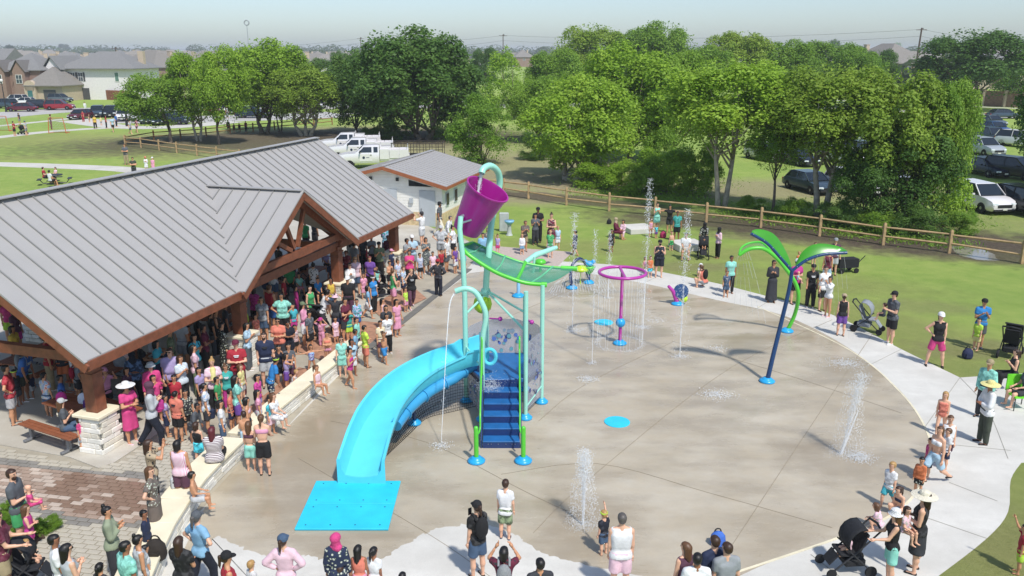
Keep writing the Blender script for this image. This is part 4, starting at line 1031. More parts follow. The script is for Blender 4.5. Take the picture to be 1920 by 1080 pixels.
# bedding plants by the paving
c0 = [at(10, 985), at(40, 1010), at(75, 1000), at(5, 1030), at(95, 992), at(20, 960)]
for i, c in enumerate(c0):
    pr, _ = PROTO['bush'][i % 2]; 
    tag(ob('ground_shrub', pr, LM['mid'], loc=c + Vector((0, 0, .1)), rz=i, scale=(.30, .26, .2)), ('low green shrub in the middle of the dark soil bed', 'low green shrub at the lower corner of the soil bed', 'low green shrub behind the girl in magenta, soil bed edge', 'small green shrub at the left edge of the soil bed', 'low green shrub at the bed tip nearest the brick paving', 'low green shrub by the bearded man in slate tee, soil bed')[i], 'shrub', 'shrubs in the planting bed')
# ================================================================== VEHICLES
M_tyre = mat('tyre', '#17171a', .85); M_rim = mat('wheel_rim', '#9a9da1', .35, .7); M_glass = mat('car_glass', '#1c2329', .06, var=.1, spec=.8)
M_head = mat('headlamp', '#dfe6ea', .1, spec=.8); M_tail = mat('tail_lamp', '#a01b1b', .2); M_bump = mat('black_plastic', '#1d1e20', .6); M_plate = mat('plate_white', '#d8d8d0', .5)
CP = {k: mat('paint_' + k, c, .22, .15, var=.02, spec=.7) for k, c in dict(white='#e3dfdf', black='#1a1c20', grey='#5d666c', silver='#a5abaf', red='#8f1f28', maroon='#5c1d26', blue='#2c4a78', navy='#1f2a3c', slate='#3c4b58').items()}
def loft(secs):
    """secs: list of (y, [(x,z)...right side from bottom to top])  -> closed body, mirrored"""
    v = []; f = []; n = len(secs[0][1]) * 2
    for y, pr in secs:
        v += [(x, y, z) for x, z in pr] + [(-x, y, z) for x, z in pr[::-1]]
    for i in range(len(secs) - 1):
        for j in range(n): f.append((i * n + j, i * n + (j + 1) % n, (i + 1) * n + (j + 1) % n, (i + 1) * n + j))
    f.append(tuple(range(n - 1, -1, -1))); f.append(tuple((len(secs) - 1) * n + j for j in range(n)))
    return MB().add(v, f)
def wheelset(t, xs, ys, r=.34, w=.22):
    me = MB().lathe([(r * .6, -w / 2), (r * .95, -w / 2), (r, -w / 3), (r, w / 3), (r * .95, w / 2), (r * .6, w / 2)], n=20, M=Matrix.Rotation(R(90), 3, 'Y')).mesh('wheel', 2)
    rm = MB().lathe([(.05, -w / 2 - .005), (r * .58, -w / 2 + .01), (r * .62, 0), (r * .58, w / 2 - .01), (.05, w / 2 + .005)], n=10, M=Matrix.Rotation(R(90), 3, 'Y')).mesh('rim')
    for x in (-xs, xs):
        for y in ys: wo = ob('wheel', me, M_tyre, t, (x, y, r)); ob('rim', rm, M_rim, wo)
def car(kind, paint, label, loc, rz):
    t = thing('parked_car', label, 'car', loc, rz)
    L_, Wd, Hh = dict(sedan=(4.8, 1.82, 1.45), suv=(4.75, 1.92, 1.74), van=(5.1, 2.0, 1.78))[kind]
    h = Wd / 2; belt = .92 if kind == 'sedan' else 1.08; hood = belt - (.08 if kind == 'sedan' else .02)
    def s(y, zt, k=1., zb=.26): return (y, [(h * .86 * k, zb), (h * k, zb + .14), (h * k, zt * .72), (h * .93 * k, zt)])
    body = loft([s(-L_ / 2, hood * .72, .8, .36), s(-L_ / 2 + .12, hood * .88, .93), s(-L_ / 2 + .5, belt - .02), s(-.6, belt), s(.85, belt), s(L_ / 2 - .8, hood - .02, .98), s(L_ / 2 - .2, hood * .84, .92), s(L_ / 2, hood * .62, .8, .34)])
    ob('body', body, CP[paint], t, smooth=2)
    y0, y1 = (-L_ / 2 + (.55 if kind == 'sedan' else .12)), 1.15
    g = lambda y, k, z: (y, [(h * .92, belt - .03), (h * .9, belt + .02), (h * k, z - .05), (h * (k - .06), z)])
    rf0, rf1 = (-1.35 if kind == 'sedan' else -L_ / 2 + .45), .35
    ob('window_band', loft([g(y0, .88, belt + .04), g(rf0, .76, Hh - .02), g(rf1, .76, Hh - .02), g(y1, .86, belt + .04)]), M_glass, t)
    ob('roof_panel', MB().add([(x * h * .73, y, z) for y, z in ((rf0 - .02, Hh - .02), (rf0 + .2, Hh + .012), (rf1 - .1, Hh + .012), (rf1 + .02, Hh - .02)) for x in (-1, 1)], [(0, 1, 3, 2), (2, 3, 5, 4), (4, 5, 7, 6)]), CP[paint], t)
    for x in (-1, 1):
        pil = MB()
        for ya, yb in ((rf1 + .02, y1), (-.45, -.45), (rf0, y0)): pil.beam((x * h * .765, ya, Hh - .03), (x * h * .92, yb, belt), .05, .07)
        ob('pillar', pil, CP[paint], t)
        ob('headlight', MB().box((x * h * .66, L_ / 2 - .10, hood * .68), (.36, .16, .13), rz=-x * .3), M_head, t, bevel=.02)
        ob('taillight', MB().box((x * h * .74, -L_ / 2 + .06, hood * .78), (.22, .14, .2 if kind == 'sedan' else .34), rz=x * .2), M_tail, t, bevel=.02)
        ob('mirror', MB().box((x * (h + .1), .72, belt + .06), (.2, .1, .13)), CP[paint], t, bevel=.02)
    ob('grille', MB().box((0, L_ / 2 - .02, hood * .56), (h * 1.05, .06, .2)), M_bump, t); ob('bumper', MB().box((0, L_ / 2 - .03, .34), (h * 1.5, .14, .14)).box((0, -L_ / 2 + .03, .36), (h * 1.5, .14, .16)), M_bump, t, bevel=.02)
    ob('licence_plate', MB().box((0, L_ / 2 + .05, .42), (.3, .02, .13)), M_plate, t)
    wheelset(t, h - .11, (-L_ / 2 + .95, L_ / 2 - .95), .33 if kind == 'sedan' else .37)
    return t
cars = [  # px,py (ground below its middle), kind, paint, heading(deg, 0 = pointing away), label
    (8, 203, 'suv', 'slate', -80, 'dark blue grey car on the street at the left edge by the lamp post'), (42, 209, 'sedan', 'maroon', -95, 'dark maroon sedan on the street in front of the white sedan'),
    (30, 194, 'suv', 'white', -85, 'white sport utility parked behind the white sedan by the brick house'), (47, 197, 'sedan', 'white', -95, 'long white sedan in front of the brick house garage'),
    (78, 205, 'suv', 'black', 70, 'black pickup like car left of the red one on the street'), (113, 206, 'suv', 'red', 80, 'bright red car parked on the street before the white house'),
    (114, 192, 'suv', 'grey', 100, 'silver grey car on the driveway of the white house'), (152, 223, 'sedan', 'maroon', 185, 'maroon car at the left end of the parking lot row'),
    (184, 219, 'suv', 'slate', 160, 'dark teal car in the lot with its windscreen bright'), (209, 219, 'suv', 'black', 160, 'black car beside the dark teal one in the lot'),
    (237, 211, 'suv', 'white', 165, 'white sport utility in the back row of the lot'), (234, 226, 'suv', 'white', 165, 'white car front row of the lot behind the walking people'),
    (262, 226, 'sedan', 'white', 165, 'white low car between white and dark cars in the lot'), (279, 231, 'sedan', 'slate', 165, 'dark green grey sedan in the lot left of the leaning tree'),
    (301, 233, 'sedan', 'navy', 165, 'dark navy sedan in the lot behind the leaning tree trunk'), (326, 233, 'suv', 'navy', 100, 'dark sport utility parked right of the leaning tree'),
    (345, 213, 'suv', 'white', 170, 'white car under the leaves of the slender tree'), (372, 209, 'sedan', 'silver', 170, 'silver car in the gap between the park trees'),
    (398, 214, 'suv', 'red', 175, 'red car seen between the straight trunks'), (418, 211, 'sedan', 'white', 170, 'white car right of the red one between trunks'),
    (442, 213, 'sedan', 'blue', 175, 'blue sedan behind the scooters and crowd'), (474, 221, 'van', 'navy', 95, 'long dark van left of the dark double trunk'),
    (545, 205, 'suv', 'white', 170, 'white car behind the small bushy tree'), (600, 203, 'sedan', 'white', 170, 'white car behind the pale feathery tree'),
    (640, 203, 'suv', 'silver', 170, 'silver car at the gap before the dark evergreen'), (690, 205, 'suv', 'white', 170, 'white car glimpsed through the dark trees'),
    (880, 196, 'sedan', 'white', 90, 'white car on the far road beyond the bushy tree'), (990, 197, 'sedan', 'silver', 90, 'silver car on the far road beyond the clearing'),
    (1434, 300, 'suv', 'white', 160, 'white car with rear door side showing left of the black sedan on the grass lot'), (1494, 308, 'sedan', 'black', 165, 'black sedan facing the camera under the olive trees'),
    (1480, 276, 'suv', 'white', 165, 'white car behind the black sedan on the grass lot'), (1516, 358, 'sedan', 'slate', 165, 'grey blue sedan nearest the thicket trunks'),
    (1600, 362, 'suv', 'white', 160, 'white car half hidden deep in the thicket shade'), (1576, 304, 'sedan', 'white', 165, 'white sedan in the middle of the grass lot behind branches'),
    (1540, 285, 'suv', 'silver', 165, 'silver car behind leaves in the grass lot second row'), (1620, 300, 'suv', 'grey', 165, 'grey car behind the olive canopy in the grass lot'),
    (1660, 345, 'sedan', 'silver', 165, 'silver sedan in the thicket shade, right of the white car'), (1700, 300, 'suv', 'black', 165, 'black car behind the vivid green tree'),
    (1834, 392, 'suv', 'white', 172, 'white sport utility nearest the camera at the end of the thicket'), (1847, 328, 'sedan', 'navy', 172, 'dark blue sedan behind the nearest white sport utility'),
    (1841, 290, 'suv', 'silver', 172, 'pale silver car behind the dark blue sedan'), (1857, 268, 'suv', 'slate', 172, 'dark slate sport utility fourth in the right row'),
    (1862, 250, 'sedan', 'blue', 172, 'blue car fifth in the right row'), (1857, 236, 'sedan', 'grey', 172, 'grey car farthest in the right row'),
    (1900, 334, 'suv', 'black', 150, 'black car in the shade of the right edge tree'), (1925, 402, 'suv', 'black', 170, 'black car cut off by the right edge by the mud'),
    (1910, 275, 'suv', 'white', 150, 'white car behind the right edge tree'), (1765, 232, 'sedan', 'white', 90, 'white car before the brick wall by the elm'), (1880, 222, 'sedan', 'slate', 90, 'dark car on the road by the right brick wall'),
    (1600, 262, 'sedan', 'white', 165, 'white car in the back row under the olive crown'), (1505, 262, 'suv', 'slate', 165, 'dark car in the back row of the grass lot')]
protoc = {}
for px, py, kd, pt, hd, lb in cars:
    p = at(px, py)
    if kd not in protoc: protoc[kd] = (car(kd, pt, lb, p, -R(hd)), pt); protoc[kd][0]['group'] = 'cars parked round the park'
    else:
        q = CP[pt]; dup(protoc[kd][0], p, -R(hd), lb, 'cars parked round the park', dict(body=q, roof_panel=q, pillar=q, mirror=q))
# white service trucks
def truck(loc, rz, label):
    t = thing('service_truck', label, 'truck', loc, rz, 'white service trucks'); w = CP['white']
    def s(y, zt, k=1., zb=.5): return (y, [(.9 * k, zb), (.98 * k, zb + .15), (1.0 * k, zt * .8), (.94 * k, zt)])
    ob('body', loft([s(3.0, .95, .9, .6), s(2.95, 1.2, .96), s(2.3, 1.32), s(1.45, 1.36), s(1.35, 1.38), s(-.55, 1.38), s(-.6, 1.38)]), w, t, smooth=2)
    ob('cab', loft([(1.45, [(.94, 1.36), (.94, 1.38), (.93, 1.40), (.9, 1.41)]), (.75, [(.94, 1.36), (.92, 1.45), (.82, 1.93), (.7, 2.0)]), (-.5, [(.94, 1.36), (.92, 1.45), (.82, 1.95), (.7, 2.02)]), (-.6, [(.94, 1.36), (.92, 1.45), (.82, 1.92), (.7, 1.98)])]), w, t, smooth=2)
    ob('windscreen', MB().slab([(-.8, 1.36, 1.45), (.8, 1.36, 1.45), (.72, .86, 1.9), (-.72, .86, 1.9)], (0, .03, .03)), M_glass, t)
    for x in (-1, 1):
        for y0, y1, y2, y3 in ((.05, 1.18, .74, .05), (-.48, -.12, -.12, -.48)):
            ob('window', MB().slab([(x * .93, y0, 1.45), (x * .93, y1, 1.45), (x * .835, y2, 1.9), (x * .835, y3, 1.9)], (x * .02, 0, 0)), M_glass, t)
        d = ob('door', MB().box((x * .995, .55, 1.0), (.02, 1.1, .62)), w, t, bevel=.006); ob('handle', MB().box((x * 1.012, .12, 1.22), (.02, .14, .05)), M_bump, d)
        ob('door_emblem', MB().lathe([(.12, -.003), (.12, .003)], (x * 1.008, .75, 1.0), 14, Matrix.Rotation(R(90), 3, 'Y')).box((x * 1.008, .4, 1.0), (.006, .28, .05)), mat('emblem_navy', '#22304a', .5), t)
        ob('mirror', MB().box((x * 1.18, 1.05, 1.5), (.22, .08, .28)), M_bump, t, bevel=.02)
        ob('headlight', MB().box((x * .74, 2.99, .98), (.3, .08, .24)), M_head, t)
        for k in range(3): ob('tool_box', MB().box((x * .86, -1.05 - k * .85, 1.28), (.32, .82, .74 if k else .9)), w, t, bevel=.015)
    ob('service_bed', MB().box((0, -1.95, .95), (1.9, 2.6, .5)), w, t, bevel=.02); ob('cargo_box', MB().box((0, -1.15, 1.6), (1.35, .95, .62)), w, t, bevel=.02)
    ob('ladder_rack', MB().tube([(-.8, -.7, 1.65), (-.8, -.7, 2.15), (.8, -.7, 2.15), (.8, -.7, 1.65)], .025, 6).tube([(-.8, -3.1, 1.65), (-.8, -3.1, 2.0), (.8, -3.1, 2.0), (.8, -3.1, 1.65)], .025, 6), w, t)
    ob('grille', MB().box((0, 3.0, .98), (1.1, .05, .3)), M_bump, t); ob('bumper', MB().box((0, 3.08, .62), (1.9, .16, .2)), M_rim, t)
    wheelset(t, .87, (2.0, -1.9), .4, .26); return t
tk = truck(at(700, 314), R(97), 'white service truck nearest the pavilion roof, emblem on its door')
dup(tk, at(676, 298), R(97), 'white service truck in the middle of the three'); dup(tk, at(655, 286), R(97), 'white service truck farthest back of the three')
# wire cage trailer behind the wash house
cg = thing('cage_trailer', 'dark metal cage frame beside the white service trucks', 'trailer', at(785, 296), wc=True)
c = at(785, 298); M_rust = mat('dark_steel', '#3a322e', .7)
fr_ = MB()
for x in np.linspace(-2.4, 2.4, 9):
    for y in (-1.2, 1.2): ob('cage_bar', MB().box((c.x + x, c.y + y, .85), (.05, .05, 1.5)), M_rust, cg)
for y in (-1.2, 1.2):
    for z in (.4, 1.0, 1.6): ob('cage_rail', MB().box((c.x, c.y + y, z), (4.9, .06, .06)), M_rust, cg)
for x in (-2.4, 2.4): ob('cage_rail', MB().box((c.x + x, c.y, 1.6), (.06, 2.4, .06)).box((c.x + x, c.y, .4), (.06, 2.4, .06)), M_rust, cg)
ob('deck', MB().box((c.x, c.y, .35), (4.9, 2.5, .1)), M_bump, cg)

# ================================================================== HOUSES
M_shing = [mat('shingle_' + k, c, .9, var=.2, scale=6., bump=.4, bscale=20.) for k, c in (('grey', '#7b7a79'), ('brown', '#7f7a74'), ('dark', '#6b6764'), ('tan', '#86817b'))]
M_wall = dict(white=mat('wall_white', '#dcd7d4', .85, var=.06), brick=mat('wall_brick', '#8d7467', .9, var=.2, scale=9.), tan=mat('wall_tan', '#b9a892', .9, var=.12, scale=5.), grey=mat('wall_grey', '#a8a49c', .85, var=.1))
M_frame = mat('window_frame', '#e2e0da', .6); M_fasc = mat('dark_fascia', '#3e3b39', .7); M_pane = mat('house_pane', '#39444c', .15, var=.2, spec=.7); M_gar = mat('garage_door', '#4a4a4b', .6)
def hip(w, d, z, rise, ov=.45, gable=False, c=(0, 0)):
    hw, hd = w / 2 + ov, d / 2 + ov; x0, y0 = c
    rl = hw if gable else max(0, hw - hd) if w >= d else 0
    if w >= d or gable: a, b = (x0 - rl, y0, z + rise), (x0 + rl, y0, z + rise)
    else: q = hd - hw; a, b = (x0, y0 - q, z + rise), (x0, y0 + q, z + rise)
    v = [(x0 - hw, y0 - hd, z), (x0 + hw, y0 - hd, z), (x0 + hw, y0 + hd, z), (x0 - hw, y0 + hd, z)]
    v += [(p[0], p[1], z - .18) for p in v] + [a, b]
    if w >= d or gable: f = [(0, 1, 9, 8), (1, 2, 9), (2, 3, 8, 9), (3, 0, 8)]
    else: f = [(0, 1, 8), (1, 2, 9, 8), (2, 3, 9), (3, 0, 8, 9)]
    f += [(0, 4, 5, 1), (1, 5, 6, 2), (2, 6, 7, 3), (3, 7, 4, 0), (4, 7, 6, 5)]
    return MB().add(v, f)
def win(t, x, y, z, w, h, face='y', shut=False):
    s_ = (w + .16, .08, h + .16) if face == 'y' else (.08, w + .16, h + .16); s2 = (w, .1, h) if face == 'y' else (.1, w, h)
    f = ob('window', MB().box((x, y, z), s_), M_frame, t); ob('pane', MB().box((x, y, z), s2), M_pane, f); ob('muntin', MB().box((x, y, z), (.06 if face == 'y' else .12, .12 if face == 'y' else .06, h)).box((x, y, z), (w if face == 'y' else .12, .12 if face == 'y' else w, .06)), M_frame, f)
    if shut:
        for q in (-1, 1): ob('shutter', MB().box((x + q * (w / 2 + .3), y, z), (.36, .1, h + .1)), M_gar, f)
def house(loc, rz, w, d, h, rise, wm, rm, label, gable=False, ch=True, group='houses of the estate'):
    t = thing('house', label, 'house', loc, rz, group)
    ob('wall', MB().box((0, 0, h / 2), (w, d, h)), M_wall[wm], t); rf = ob('roof', hip(w, d, h + .1, rise, gable=gable), M_shing[rm], t)
    if gable: ob('gable_wall', MB().slab([(-w / 2, -d / 2, h), (-w / 2, d / 2, h), (-w / 2, 0, h + rise * .92)], (w, 0, 0)), M_wall[wm], t)
    if ch: cm = ob('chimney', MB().box((w * .28, d * .2, h + rise * .5), (1.2, .9, rise * .9)).box((w * .28, d * .2, h + rise * .97), (1.35, 1.05, .12)), M_wall['tan'], rf)
    for x in (-w * .3, 0, w * .3): win(t, x, -d / 2, h - 1.3, 1.3, 1.4)
    win(t, -w * .3, -d / 2, 1.5, 1.6, 1.4); win(t, w / 2, 0, h - 1.3, 1.2, 1.3, 'x'); win(t, -w / 2, 0, h - 1.3, 1.2, 1.3, 'x')
    ob('garage_door', MB().box((w * .22, -d / 2, 1.15), (4.6, .1, 2.3)), M_frame if rm % 2 else M_gar, t)
    ob('front_gable', MB().add([(-w * .42, -d / 2 - .9, h), (-w * .06, -d / 2 - .9, h), (-w * .24, -d / 2 - .9, h + rise * .62), (-w * .24, -d / 2 + d * .3, h + rise * .62), (-w * .42, -d / 2 + .3, h), (-w * .06, -d / 2 + .3, h)], [(0, 1, 2), (0, 2, 3, 4), (1, 5, 3, 2)]), M_shing[rm], t)
    ob('front_bay', MB().box((-w * .24, -d / 2 - .42, h / 2), (w * .33, .84, h)), M_wall[wm], t)
    return t
# three near houses, each modelled on its own
wh = thing('white_house', 'two storey white painted brick house with grey roof and dark shutters', 'house', at(182, 187), R(-4))
ob('wall', MB().box((1.0, 5.5, 3.2), (15.5, 11, 6.4)), M_wall['white'], wh)
ob('front_bay', MB().box((-7.6, 3.6, 3.2), (3.2, 11.5, 6.4)).slab([(-9.2, -2.14, 6.4), (-6.0, -2.14, 6.4), (-7.6, -2.14, 8.6)], (0, 2, 0)), M_wall['white'], wh)
rf = ob('roof', hip(16, 11.5, 6.45, 3.4, .6, c=(.9, 5.4)), M_shing[0], wh)
ob('bay_roof', MB().add([(-9.8, -2.6, 6.2), (-7.6, -2.6, 9.0), (-5.4, -2.6, 6.2), (-9.8, 8, 6.2), (-7.6, 8, 9.0), (-5.4, 8, 6.2)], [(0, 1, 4, 3), (1, 2, 5, 4)]).add([(-9.8, -2.6, 6.0), (-7.6, -2.6, 8.75), (-5.4, -2.6, 6.0), (-5.4, -2.6, 6.2), (-7.6, -2.6, 9.0), (-9.8, -2.6, 6.2)], [(0, 1, 4, 5), (1, 2, 3, 4)]), M_shing[0], wh)
win(wh, -7.6, -2.2, 4.7, .9, 1.7, shut=True); win(wh, -4.6, -.05, 4.7, .9, 1.7, shut=True); win(wh, -2.9, -.05, 4.7, .9, 1.7, shut=True)
f_ = ob('side_window', MB().box((5.0, -.05, 4.7), (.95, .1, 1.9)), M_frame, wh); ob('pane', MB().box((5.0, -.06, 4.7), (.75, .12, 1.7)), mat('green_pane', '#5c7a70', .2), f_)
ob('garage_door', MB().box((-2.9, -.05, 1.2), (3.0, .12, 2.4)), M_gar, wh)
ob('porch_roof', MB().slab([(-12.0, -3.6, 3.2), (-5.8, -3.6, 3.2), (-6.4, .2, 4.3), (-12.0, .2, 4.3)], (0, 0, .15)), M_shing[2], wh)
for x in (-11.6, -9.4, -6.2): ob('porch_post', MB().box((x, -3.3, 1.6), (.35, .35, 3.2)), M_fasc, wh)
ob('chimney', MB().box((7.5, 6.5, 8.4), (1.2, 1.0, 3.0)), M_wall['tan'], rf)
bk = thing('brick_house', 'brown brick house with grey shingle roof left of the white house', 'house', at(48, 190), R(-6))
ob('wall', MB().box((-2, 7, 3.1), (9.5, 10, 6.2)), M_wall['brick'], bk); rf = ob('roof', hip(9.5, 10, 6.2, 3.4, .5, c=(-2, 7)), M_shing[0], bk)
for x in (-5.4, -1.0):
    ob('front_gable', MB().box((x, 1.6, 3.0), (2.6, 2.2, 6.0)).slab([(x - 1.3, .5, 6.0), (x + 1.3, .5, 6.0), (x, .5, 7.9)], (0, 1.5, 0)), M_wall['brick'], bk)
    ob('gable_roof', MB().add([(x - 1.7, .2, 5.8), (x, .2, 8.2), (x + 1.7, .2, 5.8), (x - 1.7, 6, 5.8), (x, 6, 8.2), (x + 1.7, 6, 5.8)], [(0, 1, 4, 3), (1, 2, 5, 4)]), M_shing[2], bk); win(bk, x, .46, 4.4, 1.2, 1.6)
ob('chimney', MB().box((2.2, 8, 8.2), (1.2, 1, 2.4)), M_wall['tan'], rf)
ob('garage_wing', MB().box((4.6, 4, 1.6), (7.5, 8, 3.2)), M_wall['tan'], bk); ob('wing_roof', hip(7.5, 8.5, 3.2, 3.6, .5, c=(4.6, 4)), M_shing[1], bk); ob('garage_door', MB().box((5.6, -.05, 1.15), (2.6, .12, 2.3)), M_gar, bk)
ob('arched_entry', MB().box((1.8, -.2, 1.5), (2.4, 1.0, 3.0)).lathe([(1.2, -.5), (1.2, .5)], (1.8, -.2, 3.0), 18, Matrix.Rotation(R(90), 3, 'X')), M_wall['tan'], bk)
ob('front_door', MB().box((1.8, -.74, 1.1), (1.0, .08, 2.2)), mat('teal_door', '#3e6f70', .5), bk)
lf = house(at(-8, 176), R(-8), 13, 12, 6.2, 4.2, 'white', 0, 'pale gabled house at the left edge behind the brick house', gable=True)
# estate
pro = [house((-120, 232, 0), R(20), 15, 13, 5.6, 4.0, 'tan', 0, 'tan house with grey hip roof, front row of the estate'),
       house((-100, 238, 0), R(-30), 17, 12, 5.6, 4.4, 'brick', 1, 'brick house with brown hip roof, front row of the estate'),
       house((-80, 232, 0), R(50), 14, 12, 3.2, 4.0, 'grey', 2, 'low grey house with dark roof, front row of the estate'),
       house((-62, 240, 0), R(10), 16, 13, 5.6, 4.2, 'white', 3, 'pale house with tan roof, front row of the estate')]
hr = random.Random(21); nh = 0
kinds = ['tan walled house with a grey hip roof', 'brick house with a brown hip roof', 'low grey house with a dark roof', 'pale house with a tan hip roof']
def where2(px):
    for lim, w_ in ((1000, 'past the clearing'), (1500, 'mid wood'), (1600, 'left of the gap'), (1680, 'left of the pole'), (1740, 'right of the pole'), (1830, 'behind the elm'), (1900, 'right of the elm')):
        if px < lim: return w_
    return 'at the edge'
rows = [('second row', 262), ('third row', 290), ('fourth row', 322), ('fifth row', 358), ('sixth row', 400), ('seventh row', 450), ('eighth row', 510), ('ninth row', 585), ('tenth row', 680), ('eleventh row', 800), ('last row', 950)]
def where(px):
    for lim, w_ in ((30, 'at the left edge'), (75, 'above the brick house'), (115, 'between the near houses'), (165, 'above the white house gable'), (230, 'above the white house roof'), (290, 'right of the white house'), (350, 'over the leaning park tree'), (410, 'over the slender park trees'), (470, 'over the straight park tree'), (540, 'over the broad park tree'), (610, 'over the pale feathery tree')):
        if px < lim: return w_
    return 'over the dark trees'
def rng(D, lo, hi): return [(px - 960) / FPX * D for px in (lo, hi)]
for rn, D in rows:
    x0, x1 = rng(D, -60, 700 if D > 330 else 560); x = x0 + hr.uniform(0, 8)
    while x < x1:
        k = hr.randrange(4); nh += 1
        dup(pro[k], (x, D + hr.uniform(-5, 5), 0), R(hr.choice((0, 90, 180, 270)) + hr.uniform(-15, 25)), '%s, %s, %s' % (kinds[k], rn, where(960 + FPX * x / D)), scale=hr.uniform(.85, 1.08))
        x += hr.uniform(15.5, 20) * (1 if D < 500 else 1.35)
for rn, D, lo, hi, sc in (('near', 245, 1630, 1745, 1.15), ('nearest', 235, 1830, 2000, 1.), ('middle', 300, 1540, 1760, 1.), ('mid', 330, 1830, 2000, 1.), ('far', 420, 1480, 1980, 1.), ('farther', 560, 860, 1000, 1.), ('farthest', 640, 1450, 1980, 1.)):
    x0, x1 = rng(D, lo, hi); x = x0
    while x < x1:
        k = hr.choice((0, 1, 3)); dup(pro[k], (x, D + hr.uniform(-4, 4), 0), R(hr.choice((0, 90, 180, 270)) + hr.uniform(-12, 12)), '%s, %s right row, %s' % (kinds[k], rn, where2(960 + FPX * x / D)), 'houses beyond the right trees', scale=sc * hr.uniform(.95, 1.1)); x += hr.uniform(17, 22)
# brick wall along the right road, with piers
bw = thing('brick_wall', 'long brown brick garden wall with piers beyond the dark elm', 'wall', at(1800, 190), wc=True)
a, b2 = at(1640, 190), at(1990, 205)
ob('wall_panel', MB().beam(a + Vector((0, 0, 1.4)), b2 + Vector((0, 0, 1.4)), .25, 2.8), mat('far_brick', '#8a6f60', .9, var=.25, scale=3.), bw)
for i in range(9):
    p = a.lerp(b2, (i + .5) / 9); ob('pier', MB().box(p + Vector((0, 0, 1.5)), (.6, .6, 3.0)), M_wall['tan'], bw)
# wooden gate fence beside the white house
wf = thing('board_fence', 'reddish brown wooden board fence right of the white house', 'fence', at(215, 187), wc=True)
a, b2 = at(199, 187), at(245, 189); n_ = 26
for i in range(n_):
    p = a.lerp(b2, (i + .5) / n_); ob('fence_board', MB().box(p + Vector((0, 0, 1.0 + rnd.uniform(-.02, .02))), ((b2 - a).length / n_ - .02, .03, 2.0)), mat('fence_red_brown', '#7a4f38', .8, var=.3, scale=3.), wf)
# street lamp, poles and wires
lp = thing('street_lamp', 'black street lamp with pale globe at the left edge of the road', 'street lamp', at(12, 210), wc=True); c = at(12, 210)
ob('pole', MB().tube([c, c + Vector((0, 0, 5.0))], [.1, .06], 8).lathe([(.2, 0), (.14, .5), (.1, .9)], c, 10), M_bump, lp); ob('globe', MB().ball(c + Vector((0, 0, 5.2)), .26, 12), M_frame, lp, smooth=True)
M_pole = mat('creosote_pole', '#54453b', .9, var=.2)
def upole(p, h, lean, label, arms=1, r=.18):
    t = thing('utility_pole', label, 'pole', p); ob('pole', MB().tube([(0, 0, 0), (lean * h, 0, h)], [r, r * .7], 8), M_pole, t)
    for k in range(arms): ob('crossarm', MB().box((lean * (h - .5 - k * 1.2), 0, h - .5 - k * 1.2), (2.6, .14, .16)), M_pole, t)
    ob('insulator', MB().box((lean * h + .3, 0, h - .3), (.3, .2, .5)), mat('insulator_grey', '#70706e', .5), t)
    return Vector(p) + Vector((lean * h, 0, h))
tops = []
def up(px, py, ty, lean, label, D=None, **k):
    p = at(px, py) if D is None else Vector(((px - 960) / FPX * D, D, 0))
    lo, hi = 2, 60
    for _ in range(40):
        m = (lo + hi) / 2
        if proj((p.x, p.y, m))[1] > ty: lo = m
        else: hi = m
    tops.append(upole(p, lo, lean, label, **k))
up(246, 0, 88, 0, 'wooden utility pole with two crossarms behind the white house', 240, arms=2)
up(688, 0, 70, 0, 'distant utility pole with crossarm above the dark trees, left one', 330)
up(944, 0, 64, 0, 'distant utility pole with crossarm on the skyline above the narrow bright tree', 280)
up(1690, 0, 52, .03, 'tall leaning utility pole on the right before the rooftops', 215, r=.28)
up(2060, 0, 78, 0, 'utility pole just beyond the right edge of the view', 215)
for i, (a, b2) in enumerate(((tops[0], tops[1]), (tops[1], tops[2]), (tops[2], tops[3]), (tops[3], tops[4]))):
    for k in (0, 1): tag(ob('power_line', MB().tube([a.lerp(b2, u) + Vector((0, 0, -.4 - k * 1.6 - 6 * (u - u * u) * (1 + .2 * k))) for u in np.linspace(0, 1, 17)], .035, 4), mat('wire_grey', '#77797a', .6)),
        ('upper' if k == 0 else 'lower') + ' power line ' + ('from the white house pole to the left distant pole', 'between the two distant skyline poles', 'from the skyline pole to the tall leaning pole', 'from the tall leaning pole to the right edge')[i], 'power line', 'power lines')
wt = thing('light_mast', 'thin pale mast with a round head above the park trees', 'mast', Vector(((486 - 960) / FPX * 300, 300, 0))); 
ob('pole', MB().tube([(0, 0, 0), (0, 0, 18.5)], [.2, .1], 8), mat('mast_grey', '#9aa0a2', .6), wt); ob('ring_head', MB().tube([(math.cos(a) * .8, 0, 19.3 + math.sin(a) * .8) for a in np.linspace(0, 6.283, 18)], .22, 6), mat('mast_grey', '#9aa0a2', .6), wt)
# goals and outdoor table
for px, py, lb in ((108, 250, 'small orange framed net goal on the grass by the path'), (2, 246, 'small orange framed net goal at the left edge of the grass')):
    g = thing('net_goal', lb, 'goal', at(px, py)); ob('goal_frame', MB().tube([(-1.1, 0, 0), (-.9, 0, 1.9), (.9, 0, 1.9), (1.1, 0, 0)], .05, 6).tube([(-1.1, 0, 0.03), (-1., 1.1, .03), (1., 1.1, .03), (1.1, 0, .03)], .04, 6), mat('goal_orange', '#c8643a', .5), g)
    nn_ = MB()
    for i in range(12): nn_.beam((-1 + i * .18, 0, 1.85), (-1 + i * .18, 1.05, .05), .015, .015)
    for i in range(8): nn_.beam((-1, i * .14, 1.85 - i * .24), (1, i * .14, 1.85 - i * .24), .015, .015)
    ob('goal_net', nn_, mat('net_white', '#cfcfc8', .8), g)
pt = thing('picnic_table', 'round black metal picnic table with attached seats on the lawn', 'picnic table', at(104, 346))
